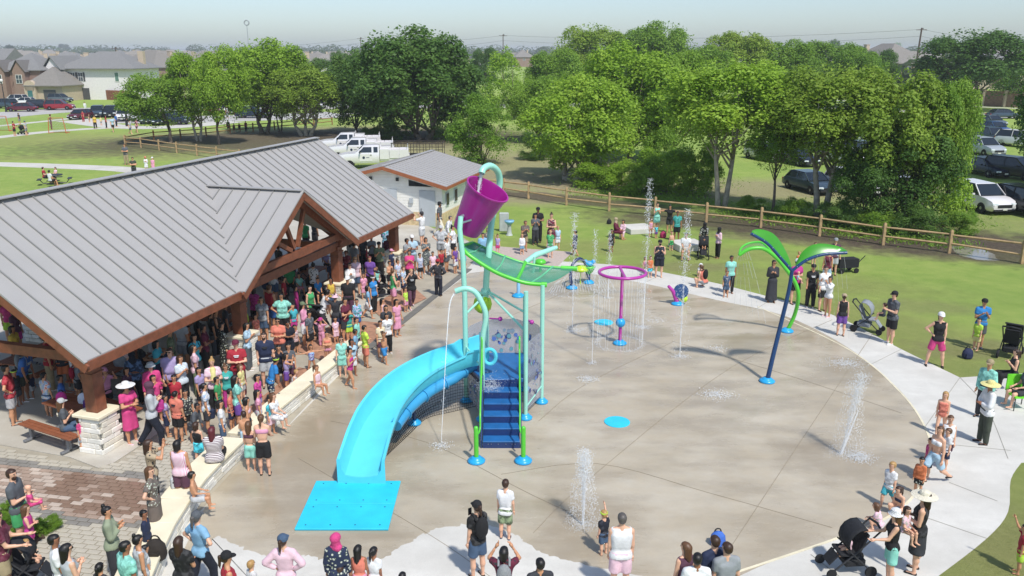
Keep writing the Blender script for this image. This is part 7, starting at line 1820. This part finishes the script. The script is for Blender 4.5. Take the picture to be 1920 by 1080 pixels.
554,537 | 1.05 | 60 | sd | f t Sk W=mag p=mag | small child in magenta outfit under the gable
571,414 | 1.7 | 20 | sd | f t Sk T=green s=black | person in green top and black shorts behind the gable truss
588,408 | 1.76 | 40 | sd | m t Sk T=char s=taupe | man in dark shorts standing far back through the gable
605,448 | 1.2 | 160 | sd | m b Sk T=lgrey s=grey | small boy standing in the light behind the gable post
580,537 | 1.62 | 120 | sd | f l Lk V=green p=black | woman with black hair and white green tank near the big stroller
600,544 | 1.74 | 60 | sde | m t Sk T=white s=char | man in white shirt bending over the big black stroller
628,553 | 633 | 10 | su | f t Bb T=char s=camo:navy bucket=lpink shoe=black | person in pale pink hat with both hands on the hat
567,568 | 651 | 90 | sp | f t Lk W=pink s=white cap=olive shoe=white | woman in pink long sleeves, white shorts and olive cap
601,597 | 651 | 200 | su | f t Sk W=pink p=pink cap=mag | child in pink suit and magenta cap holding her head
489,558 | 1.66 | 175 | sd | f t Mb T=grey s=denim glasses print=white | woman in grey printed tee and sunglasses by the second pillar
504,535 | 1.8 | 30 | sd | m+ t Sn V=red s=blue | man in red sleeveless top and blue shorts by the second pillar
527,551 | 1.72 | 170 | sh | f* t Sk T=mint s=black glasses | woman in mint tee and black shorts, hands on hips
474,540 | 1.64 | 20 | sd | f t Mk T=mag p=black | woman in magenta tee facing away behind the second pillar
441,548 | 1.66 | 60 | sd | m b Sk T=char s=char | person in dark clothes under the roof by the second pillar
520,597 | 1.66 | 175 | sf | f+ t Sk T=coral p=char glasses | woman in coral red tee and sunglasses
539,603 | 1.45 | 160 | sf | m b Sk T=dnavy s=dnavy | boy in dark navy next to the coral tee
441,640 | 1.78 | 165 | sf | m+ l Sk T=red p=maroon cap=maroon print=white | man in maroon cap and red printed tee before the second pillar
494,624 | 728 | 165 | sd | m+ l Sb T=navy s=lgrey beard shoe=black | bearded man in navy tee and pale shorts before the pillar
415,606 | 1.68 | 60 | sd | f+ t Bk A=floral:black n | woman in black and white floral dress under the eave
420,569 | 1.7 | 70 | sd | m b Sk T=char p=black | man in black tee under the eave left of the second pillar
403,580 | 1.66 | 80 | sf | f t Sk V=black p=black | woman in black tank under the eave
394,585 | 1.6 | 60 | sd | m t Sk T=black p=dgrey | man with dark cap under the eave, deep in the shade
522,648 | 1.3 | 170 | sr | m t Sk T=dnavy s=dnavy | boy in navy raising his hand, front of the coral tee
540,645 | 1.4 | 165 | sd | f t Mk T=dgrey s=plum | girl in dark grey tee beside the boy in navy
503,672 | 1.5@.1 | 60 | sde | m b Sk T=rblue s=floral:navy band=lime shoe=brown | boy in bright blue tee and lime headband leaning by the wall
534,663 | 1.2 | 80 | sr | f t Mk V=lav s=purple | girl in lavender swimwear shading her eyes
582,646 | 700 | 150 | at | f t Lk U=swirl:purple n | girl in purple swirled swimsuit with arms spread wide
612,622 | 684 | 165 | sf | f t Bk B=coral u=pink | girl in coral and pink two piece with folded arms
593,684 | 1.15@.46 | 120 | kd | f t Pn U=stripe:pink n | little girl in striped pink swimsuit sitting on the low wall
546,690 | .95 | 100 | cd | f l Sy V=white s=lpink | toddler in white and pink squatting behind the low wall
639,632 | 706 | 170 | sd | f l Mb T=mint s=mint glasses | girl with swim goggles in mint top at the end of the wall
654,652 | 728 | 105 | wp | f t Bk U=mag n | girl in magenta swimsuit stepping onto the wet pad
659,637 | 1.25 | 140 | sd | f b Mk T=lblue s=white | dark haired girl in pale blue behind the magenta swimsuit
683,611 | 690 | 60 | sf | m t Sk T=neon s=coral | boy in neon yellow tee and coral shorts at the pad edge
668,596 | 1.3 | 100 | sd | m t Sk T=mint s=navy | boy in mint shirt next to the neon tee
664,618 | 1.2 | 90 | sd | m b Sk T=sky s=grey | boy in pale blue shirt left of the neon tee
712,602 | 670 | 140 | sd | m t Sk T=stripe:yellow s=plum | boy in striped yellow life vest at the pad edge
725,589 | 664 | 150 | sd | f t Mk T=white p=black | girl in white tee and black leggings behind the shirtless boy
723,573 | 1.55 | 160 | sd | f t Lk T=char p=black | woman with long black hair behind the girl in white tee
719,622 | 683 | 120 | wo | m t Sn N s=rblue | shirtless boy in royal blue trunks reaching towards the pad
743,562 | 632 | 130 | sd | f t Lk D=pink n | girl with long black hair in pink dress at the pad edge
717,560 | 1.25 | 100 | sd | f t Lk V=lpink s=lpink | girl in pale pink tank behind the girl in pink dress
668,561 | 1.25 | 160 | sd | m t Sk W=swirl:teal s=blue | boy in teal patterned rash top amid the crowd
652,580 | 1.2 | 150 | sr | m t Sk T=teal s=lime | small boy in teal with lime shorts amid the crowd
480,703 | 780 | 100 | sd | f t Mk T=mag s=lav | girl in bright magenta tee behind the near wall end
440,705 | 808 | 60 | sd | f t Lk T=mint s=purple | girl with long black hair, mint tee and purple shorts
450,684 | 1.15 | 100 | sd | f l Mn T=pyel s=lgrey | small child in pale yellow shirt near the second pillar
422,685 | 772 | 160 | sd | f t Bn T=teal l=mag print=white | girl in teal top and magenta leggings
396,674 | 1.68 | 150 | sf | f l By T=stripe:pink p=black scarf=pyel | blond woman with yellow towel over her arm
511,737 | 1.25@.46 | 110 | kl | f l Ln D=white n | long haired girl in white dress seated on the low wall
482,732 | 1.2 | 70 | sd | f t Lk T=pink s=lgrey | small girl in pink with long black hair behind the seated girl
461,746 | 1.3 | 80 | sd | f t Mk B=lpink s=dnavy | curly haired girl in pale bikini top near the low wall
194,691 | 1.35 | 120 | sr | f t Mb T=pink s=black cap=pink | girl in dusty pink cap and tee beside the corner post
222,719 | 834 | 120 | sf | f t Mk D=hpink n sun=white shoe=lpink | woman in rose pink dress and wide white sun hat
246,661 | 1.66 | 150 | sf | f+ b J:dnavy W=camo:denim p=black | woman in dark headscarf and blue patterned tunic
281,681 | 1.66 | 150 | sd | f+ l Mk W=hpink p=black bucket=lgrey | person in white bucket hat and rose pink top
286,704 | 792 | 130 | sr | f t Lk D=hpink n | girl with long black hair in pink sundress, arm raised
276,716 | 838 | 70 | wp | f+ l J:plum W=lgrey p=dnavy shoe=black bag=mag | woman in plum headscarf and grey top carrying a pink bag
317,655 | 1.78 | 165 | sd | m* l Sb T=lav p=dnavy glasses | big person in lavender tee in the shade edge
325,704 | 1.3 | 165 | so | m t Sk T=red s=red | boy in red and navy top in front of the lavender tee
327,735 | 829 | 20 | sd | m t Sk T=coral s=black shoe=black | boy in coral orange tee seen from behind
346,731 | 1.3 | 150 | sd | m t Sk T=floral:char s=black | boy in dark printed shirt beside the coral tee
356,755 | 832 | 100 | sde | m b Sk W=dgrey s=char shoe=black | boy in dark grey long sleeves leaning forward
381,720 | 1.5 | 70 | sd | f t Pk T=tiedye:white s=char bag=navy | girl with ponytail and pastel tie dye shirt
361,648 | 1.64 | 60 | sd | f t Lk T=lpink p=olive | woman with long black hair, pale pink tee and olive trousers
292,640 | 1.64 | 90 | sp | f t Mk T=aqua p=denim | woman in aqua tee under the eave
362,628 | 1.66 | 110 | sp | f t Mk T=aqua p=char pack=#15202a | woman in aqua top with navy backpack under the eave
337,596 | 1.78 | 20 | sd | m t Sk T=lgrey s=grey | man in pale grey tee under the eave
367,586 | 1.72 | 60 | sd | m b Sk T=black p=black | man in black tee under the eave beside the grey tee
221,650 | 1.7@.47 | 20 | il | m* t Sg T=grey s=char | large person in grey tee seated in the shade behind the post
262,640 | 1.6@.47 | 60 | il | f t Mk T=char p=black | person in dark top seated at the shaded table
9,686 | 798 | 70 | sx | m+ t Sk T=red s=stripe:navy | boy in red tee and striped shorts at the left edge
25,694 | 1.15 | 100 | sd | m b Sk T=char s=dgrey band=lime | small boy with lime headband at the left under the roof
55,697 | 746 | 120 | wd | f b Sk T=navy s=lgrey band=mint | toddler with mint headband near the left edge
32,652 | 1.72 | 90 | sde | m+ b Sk T=blue s=dolive pack=#6e7278 | person in blue bending forward with a grey backpack
22,612 | 1.66 | 90 | sd | f b Mk T=yellow p=black | woman in mustard yellow top at the left under the roof
82,629 | 1.80 | 60 | sd | m+ t Sk T=red p=khaki cap=black | man in crimson polo and khaki trousers under the left gable
80,700 | 1.35 | 20 | sd | m t Sk T=tiedye:coral s=denim shoe=white | boy in red white and blue tie dye shirt by the front bench
110,703 | 1.4@.47 | 60 | il | m b Sk T=blue s=char | boy in dark blue tee seated at the front table
113,748 | 1.62@.47 | 60 | ip | f l Ln T=dgrey s=denim cap=lgrey | woman in pale cap seated on the front bench with a phone
139,674 | 1.3@.01 | 40 | sd | f t Sk T=grey s=char pack=#a31f3a | child with crimson backpack by the corner post
132,650 | 1.6 | 60 | sd | f t Mb T=white s=orange | person in white and pale blue shirt behind the left gable board
110,640 | 1.55 | 150 | sd | m b Sk T=char s=orange | child in dark shirt and orange shorts under the left gable
147,780 | 1.0@.01 | 100 | sd | f t Mb T=hpink s=lgrey | small child in bright pink half hidden behind the stone pillar
23,578 | 1.66 | 100 | sd | f t Mk T=plum s=mag | woman in magenta shorts seen over the left tie beam
8,560 | 1.66 | 140 | sd | f t Mk T=hpink s=lime | person in pink and lime top over the left tie beam
233,270 | 310 | 175 | sf | m t Sk T=dgrey p=khaki | man in dark grey polo and khaki trousers on the far path
248,295 | 1.75 | 160 | sf | m t Sk T=dolive p=char | man in dark green shirt on the path behind the roof ridge
272,294 | 1.3 | 170 | sp | f l My W=white s=white cap=coral | girl in white with pink helmet on the path
285,295 | 1.3 | 180 | sd | f l My D=pink n cap=white | girl in pink cape with white helmet on the path
80,313 | 1.6@.45 | 80 | il | f l Sb T=red p=black | person in red seated at the round picnic table
91,319 | 1.6@.45 | 30 | il | m t Sk T=white s=black | man in white seated at the near side of the round picnic table
103,313 | 1.2@.45 | 200 | il | f l Lb T=lpink s=white | girl in pale pink seated at the far side of the round table
24,228 | 255 | 95 | ss | f t Bk T=red s=black | woman in red tee pushing a stroller on the far path
46,227 | 1.75 | 90 | sd | m l Sk T=lgrey s=grey cap=denim | man in grey walking beside the stroller on the far path
93,215 | 248 | 60 | sp | m t Sk T=plum p=dred cap=maroon | tall person in dark top and red trousers on the far path
34,212 | 1.6 | 100 | sd | f t Mb T=char s=grey | person in dark clothes by the street at the left
176,216 | 242 | 160 | wd | f t Mk T=yellow p=black | woman in yellow top walking near the parked cars
188,219 | 1.2 | 120 | sd | m l Sn T=pyel s=grey | child in pale yellow by the parked cars
197,216 | 241 | 60 | sd | m t Sk T=red p=black | person in red walking with the group by the cars
209,219 | 252 | 130 | wd | f l Sn T=lblue s=black | person in pale blue top and black shorts on the far path
216,214 | 238 | 90 | sd | m t Sk W=blue p=dnavy | man in royal blue by the white parked car
235,210 | 248 | 80 | sd | f b J:black A=black n | woman in long black robe by the parked cars
242,226 | 252 | 100 | wd | m l Sn T=lgrey s=denim | child in grey running on the far path
254,223 | 249 | 110 | wd | f l Bn T=pink s=plum | girl in pink top near the end of the car row
154,208 | 1.6 | 180 | sd | f t Mb T=red p=red | person in red at the left end of the parking lot
158,191 | 1.7 | 120 | sd | m t Sk W=white p=white | man in white crossing the street by the lot
166,214 | 1.2 | 100 | sd | m l Sn T=brown s=khaki | child in brown beside the maroon car
427,225 | 248 | 170 | sd | m b Sk T=char s=black | man in black by the brown rail fence
438,231 | 1.2 | 170 | sd | m b Sk T=dolive s=black | first of two small children at the brown rail fence
448,230 | 1.2 | 170 | sd | m b Sk T=dnavy s=black | second of two small children at the brown rail fence
460,227 | 249 | 180 | sd | f t Sk T=maroon p=char | woman in maroon by the brown rail fence
425,200 | 1.7 | 150 | sd | f l Sg T=white p=grey | person in white by the blue sedan beyond the park trees
236,690 | 1.25 | 120 | sd | f t Lb T=plum s=denim | girl in plum tee half hidden behind the white sun hat
303,668 | 1.5 | 150 | sd | f t Pk W=navy p=char | girl in navy long sleeves beside the lavender tee
337,668 | 1.62 | 120 | sp | f t Mb T=stripe:lblue p=black | woman in striped blue tee behind the boys in the shade
372,690 | 1.35 | 110 | sd | f t Mk T=lav s=black | girl in lavender tee left of the woman with yellow towel
405,708 | 1.2 | 90 | sd | m t Sk T=green s=navy | small boy in green tee behind the girl in teal
380,610 | 1.7 | 80 | sf | f b Bk T=maroon p=black | woman in maroon under the eave with folded arms
350,612 | 1.3 | 90 | sd | m t Sk T=orange s=char | boy in orange tee deep under the eave
317,618 | 1.72 | 70 | sd | m t Sk T=olive p=char | man in olive tee deep in the shade under the eave
280,622 | 1.62@.47 | 70 | il | f t Lk T=white p=denim | woman in white tee seated far in under the eave
255,632 | 1.2@.47 | 100 | il | m t Sk T=red s=navy | boy in red seated far in under the eave
232,640 | 1.6 | 60 | sd | f l Ln T=stripe:coral p=black | woman in striped coral top behind the corner post
459,575 | 1.25 | 60 | sd | m t Sk T=lime s=black | boy in lime tee behind the second pillar
452,598 | 1.62 | 90 | sp | f t Lk T=lblue p=dgrey | woman in pale blue at the second pillar
478,590 | 1.1 | 130 | sd | f t Mk T=coral s=white | small girl in coral beside the grey printed tee
548,570 | 1.2 | 150 | sd | f t Pk T=aqua s=mag | girl in aqua tee right of the woman in mint
552,610 | 1.05 | 120 | sd | m t Sk T=stripe:red s=black | small boy in red striped tee by the big stroller
578,585 | 1.5 | 110 | sd | m t Sk T=dgrey s=black | boy in grey tee next to the big black stroller
628,595 | 1.0 | 140 | sd | f t Mk T=lpink s=lpink | tiny girl in pale pink behind the swimmer with goggles
645,560 | 1.62 | 120 | sf | f t Bk T=maroon s=char | woman in maroon tee amid the crowd right of the third pillar
622,520 | 1.4 | 170 | sd | f b Lk V=yellow s=denim | girl in yellow tank at the third pillar base
712,470 | 1.3 | 150 | sd | m b Sk T=lblue s=black | boy in pale blue tee left of the fourth pillar
705,500 | 1.1 | 150 | sd | f t Mb T=mint s=pink | small girl in mint right of the purple blouse
710,455 | 1.72 | 160 | sp | m t Sk T=olive p=black cap=char | man in olive tee with dark cap by the fourth pillar
683,462 | 1.2 | 170 | sd | f b Bk T=red s=black | child in red behind the purple blouse
623,488 | 1.68 | 160 | sd | m b Sk T=navy s=grey | man in navy tee against the third timber post
530,520 | 1.3 | 90 | sd | m t Sk T=red s=black | boy in red tee in the shade of the gable opening
545,455 | 1.64 | 30 | sd | f t Mk T=navy p=char | woman in navy deep under the gable opening
520,460 | 1.7 | 40 | sd | m t Sk T=char p=black | man in dark tee deep under the gable opening
610,470 | 1.2@.47 | 150 | il | f t Sk T=lav s=black | child in lavender seated deep under the gable
595,520 | 1.25@.47 | 150 | il | m t Sk T=rblue s=black | boy in bright blue seated behind the spotted shirt
760,540 | 1.0 | 120 | sd | f t Pb T=lime s=pink | tiny girl in lime near the blond woman in plum leggings
787,475 | 1.2 | 150 | sd | m t Sk T=stripe:blue s=black | boy in blue stripes left of the patterned dress
853,462 | 1.3 | 120 | sd | f t Mk T=purple s=white | girl in purple tee near the woman with very long hair
870,470 | 1.2 | 100 | sd | f t Pk U=aqua n | girl in aqua swimsuit at the tower post
505,745 | 1.1 | 110 | sd | f t Bk T=aqua s=lpink | small girl in aqua behind the seated girl in white
430,730 | 1.2 | 90 | sd | m t Sk T=coral s=navy | boy in coral left of the girl in purple shorts
412,752 | 1.35 | 70 | sd | f t Mk T=white s=denim | girl in white tee behind the red haired woman
306,742 | 1.2 | 60 | sd | f t Lk T=lav s=navy | small girl in lavender beside the coral orange tee
452,200 | 1.6 | 120 | sd | m t Sk T=red s=navy | person in red by the dark van beyond the park trees
''')
# ================================================================== WATER
mw, tw_, bw_ = newmat('water_drops'); bw_.inputs['Base Color'].default_value = (.90, .93, .95, 1); bw_.inputs['Roughness'].default_value = .15; bw_.inputs['Alpha'].default_value = .45; bw_.inputs['Specular IOR Level'].default_value = .8
mw2, tw2, bw2 = newmat('water_sheet'); bw2.inputs['Base Color'].default_value = (.86, .90, .92, 1); bw2.inputs['Roughness'].default_value = .1; bw2.inputs['Alpha'].default_value = .38
OCT = np.array([(1, 0, 0), (-1, 0, 0), (0, 1, 0), (0, -1, 0), (0, 0, 1), (0, 0, -1)], float); OF = np.array([(0, 2, 4), (2, 1, 4), (1, 3, 4), (3, 0, 4), (2, 0, 5), (1, 2, 5), (3, 1, 5), (0, 3, 5)])
def drops(cen, r, stretch=1.):
    n = len(cen); v = cen[:, None, :] + OCT[None] * r[:, None, None] * np.array((1, 1, stretch)); f = OF[None] + 6 * np.arange(n)[:, None, None]
    return v.reshape(-1, 3), f.reshape(-1, 3)
wr = np.random.RandomState(8)
def jet(px, py, topy, label, thick=.03, n=500, spread=.12, lean=0., dr=.014, fall=.5):
    b = at(px, py); h = height(px, py, topy); t = thing('water_jet', label, 'water jet', b)
    u = np.linspace(0, 1, 14); solid = .55
    ob('stream', MB().tube([(lean * q * h + wr.normal(0, .004), 0, q * h * solid) for q in u], [thick * (1 - .75 * q) for q in u], 6), mw, t)
    z = wr.beta(1.6, 1.0, n); s_ = spread * (.12 + z ** 1.5) ; c = np.c_[lean * z * h + wr.normal(0, 1, n) * s_ * .6, wr.normal(0, 1, n) * s_ * .6, z * h]
    m2 = int(n * fall); zz = wr.uniform(0, .95, m2); a = wr.uniform(0, 6.28, m2); rr_ = spread * (1.1 + 1.6 * (1 - zz)) * wr.uniform(.5, 1.2, m2)
    c2 = np.c_[lean * h * .5 + np.cos(a) * rr_, np.sin(a) * rr_, zz * h * .95]
    v, f = drops(np.concatenate([c, c2]), dr * wr.uniform(.4, 1.25, n + m2), 1.5); o = ob('droplets', np_mesh('droplets', v, f), mw, t); o['kind'] = 'stuff'
    splash(b + Vector((lean * h * .5, 0, 0)), t, spread * 2.6, int(n * .4), dr * .8)
    return t
def splash(b, t, rad, n, dr=.01, ry=.8):
    a = wr.uniform(0, 6.28, n); q = wr.rayleigh(.55, n); c = np.c_[np.cos(a) * q * rad, np.sin(a) * q * rad * ry, np.abs(wr.normal(0, .035, n)) + .015]
    if t is not None and not t.get('wc'): c += np.array((b.x - t.location.x, b.y - t.location.y, 0))
    v, f = drops(c, dr * wr.uniform(.5, 1.4, n), .8); o = ob('splash', np_mesh('splash', v, f), mw, t); o['kind'] = 'stuff'; return o
jet(1093, 985, 842, 'wide splashing geyser nearest the camera beside the small boy', .03, 2600, .13, 0, .008, .8)
jet(1576, 853, 700, 'tall slanting geyser on the right part of the pad', .04, 2400, .15, .14, .0085, .8)
jet(1110, 683, 430, 'thin tall water jet left of the ring shower post', .014, 600, .07, 0, .010)
jet(1073, 624, 398, 'thin tall jet at the back near the spray arch', .016, 700, .09, 0, .012)
jet(1206, 615, 334, 'tallest thin jet right behind the ring shower', .016, 900, .10, 0, .012)
jet(1274, 670, 392, 'thin tall jet in front of the water cannon', .016, 900, .11, 0, .012)
jet(1140, 560, 432, 'short foaming jet behind the ring shower', .03, 400, .08, 0, .012)
# ring shower streams, palm streams, arch spray: thin threads
def threads(name, label, segs, r=.006):
    mb = MB()
    for a, b2, bow in segs:
        a, b2 = Vector(a), Vector(b2); pts = [a.lerp(b2, u) + Vector((0, 0, bow * 4 * u * (1 - u))) for u in (0, .25, .5, .75, 1)]
        for p, q in zip(pts[:-1], pts[1:]):
            if wr.rand() < .78: mb.beam(p.lerp(q, wr.uniform(0, .15)), p.lerp(q, wr.uniform(.8, 1)), r, r)
    o = tag(ob(name, mb, mw2), label, 'water spray'); o['kind'] = 'stuff'; return o
threads('ring_water', 'thin curtain of water falling from the purple ring shower', [((rb.x + .8 * math.cos(a), rb.y + .8 * math.sin(a), 2.58), (rb.x + .8 * math.cos(a) + wr.normal(0, .01), rb.y + .8 * math.sin(a), .02), 0) for a in np.linspace(0, 6.28, 46)], .008)
threads('leaf_water', 'thin arcs of water falling from the dark blue palm', [(l2[6 + int(k)], at(1520 + k * 9, 548 + k * 12), .3) for k in range(0, 9)] , .007)
threads('leaf_water', 'thin arcs of water falling from the bright green palm', [(leafrim[int(k)], at(1340 + k * 12, 560 + k * 6), .25) for k in range(0, 9)], .009)
aq = at(1072, 541); threads('arch_water', 'fine spray arcs under the striped arch', [(arc[int(4 + k)], (aq.x - 1.1 + k * .12, aq.y - .8, .02), .35) for k in range(0, 26)] , .010)
c_ = at(1088, 532); threads('lime_water', 'water dripping round the lime umbrella', [((c_.x + .34 * math.cos(a), c_.y + .34 * math.sin(a), .64), (c_.x + .4 * math.cos(a), c_.y + .4 * math.sin(a), .02), 0) for a in np.linspace(0, 6.28, 16)], .012)
# water poured into the bucket and out of the front spout
def pour(pts, label, r0, r1, n, dr=.012):
    t = thing('poured_water', label, 'water jet', pts[-1], wc=True); q = spline(pts, 6); k = len(q)
    ob('stream', MB().tube(q, [r0 + (r1 - r0) * i / k for i in range(k)], 8), mw, t, smooth=True)
    u = wr.rand(n); P_ = np.array([tuple(samp(q, x)) for x in u]) + wr.normal(0, 1, (n, 3)) * (.015 + .05 * u[:, None]); v, f = drops(P_, dr * wr.uniform(.4, 1.2, n), 1.4); o = ob('droplets', np_mesh('droplets', v, f), mw, t); o['kind'] = 'stuff'
pour([atY(903, 326, 23.5), atY(900, 340, 23.45), atY(897, 356, 23.4), atY(896, 372, 23.3)], 'water pouring from the top pipe into the magenta bucket', .06, .02, 260)
e0 = atY(853, 549, 21.35); e1 = at(827, 836)
pour([e0, e0.lerp(e1, .12) + Vector((-.10, 0, .12)), e0.lerp(e1, .5) + Vector((-.06, 0, .25)), e1], 'thin stream falling from the front pipe to the pad left of the stairs', .02, .007, 160, .009)
# foam patches on the pad
for px, py, rd, n, lb in ((827, 838, .28, 260, 'small foam spot where the front pipe stream lands'), (1103, 713, .32, 420, 'foam patch left of the ring shower base'), (1345, 742, .42, 700, 'foam streak in the middle of the pad'), (1345, 655, .40, 260, 'faint foam patch right of the ring shower'),
        (1585, 683, .55, 900, 'foam patch near the far right rim'), (1613, 860, .33, 600, 'foam patch beside the slanting geyser'), (1230, 602, .5, 300, 'foam patch behind the ring shower'), (1085, 620, .45, 300, 'foam patch at the back left jet'), (680, 905, .12, 220, 'little splash on the landing mat at the slide exit')):
    b = at(px, py); t = thing('foam_patch', lb, 'water', b); s_ = splash(b, t, rd, n, .012); 
    if px == 680: s_.location.z = .07
def ringfoam(cx, cy, rr_, n, lb):
    a = wr.uniform(0, 6.28, n); q = rr_ + wr.normal(0, .06, n); c = np.c_[np.cos(a) * q, np.sin(a) * q, np.abs(wr.normal(0, .02, n)) + .012]
    t = thing('foam_ring', lb, 'water', (cx, cy, 0)); v, f = drops(c, .011 * wr.uniform(.5, 1.3, n), .8); o = ob('foam', np_mesh('foam', v, f), mw, t); o['kind'] = 'stuff'
ringfoam(rb.x, rb.y, .82, 900, 'ring of foam under the ring shower'); ringfoam(at(1078, 548).x, at(1078, 548).y, 1.0, 400, 'ring of foam under the spray arch')
# splash on the stairs and top platform
sp_ = thing('stair_splash', 'burst of water splashing on the top blue stairs', 'water', (-.6, 21.2, 1.1)); c = np.c_[wr.normal(0, .16, 700), wr.normal(0, .14, 700) - .1, np.abs(wr.normal(0, .16, 700)) - .05]
v, f = drops(c, .009 * wr.uniform(.5, 1.4, 700)); o = ob('splash', np_mesh('splash', v, f), mw, sp_); o['kind'] = 'stuff'
# puddle by the fence
pm_ = mat('muddy_water', '#8a8478', .05, var=.1)
sheet(ragged([(1790, 462), (1850, 470), (1870, 488), (1830, 486), (1795, 476)], .1, 3), .006, 'puddle', pm_)
# ================================================================== HAZE
hz, th_, bh_ = newmat('haze_air'); th_.nodes.remove(bh_); pv_ = N(th_, 'ShaderNodeVolumePrincipled'); pv_.inputs['Color'].default_value = (.93, .96, 1, 1); pv_.inputs['Density'].default_value = HAZE_D
pv_.inputs['Anisotropy'].default_value = 0.
th_.links.new(pv_.outputs[0], th_.nodes['Material Output'].inputs['Volume'])
if HAZE_D > 0:
    o = ob('haze', MB().box((0, 2000, 12.0), (5400, 5200, 26.0)), hz); o['kind'] = 'stuff'
print('people', NP_[0], 'people tris', TOT[0])
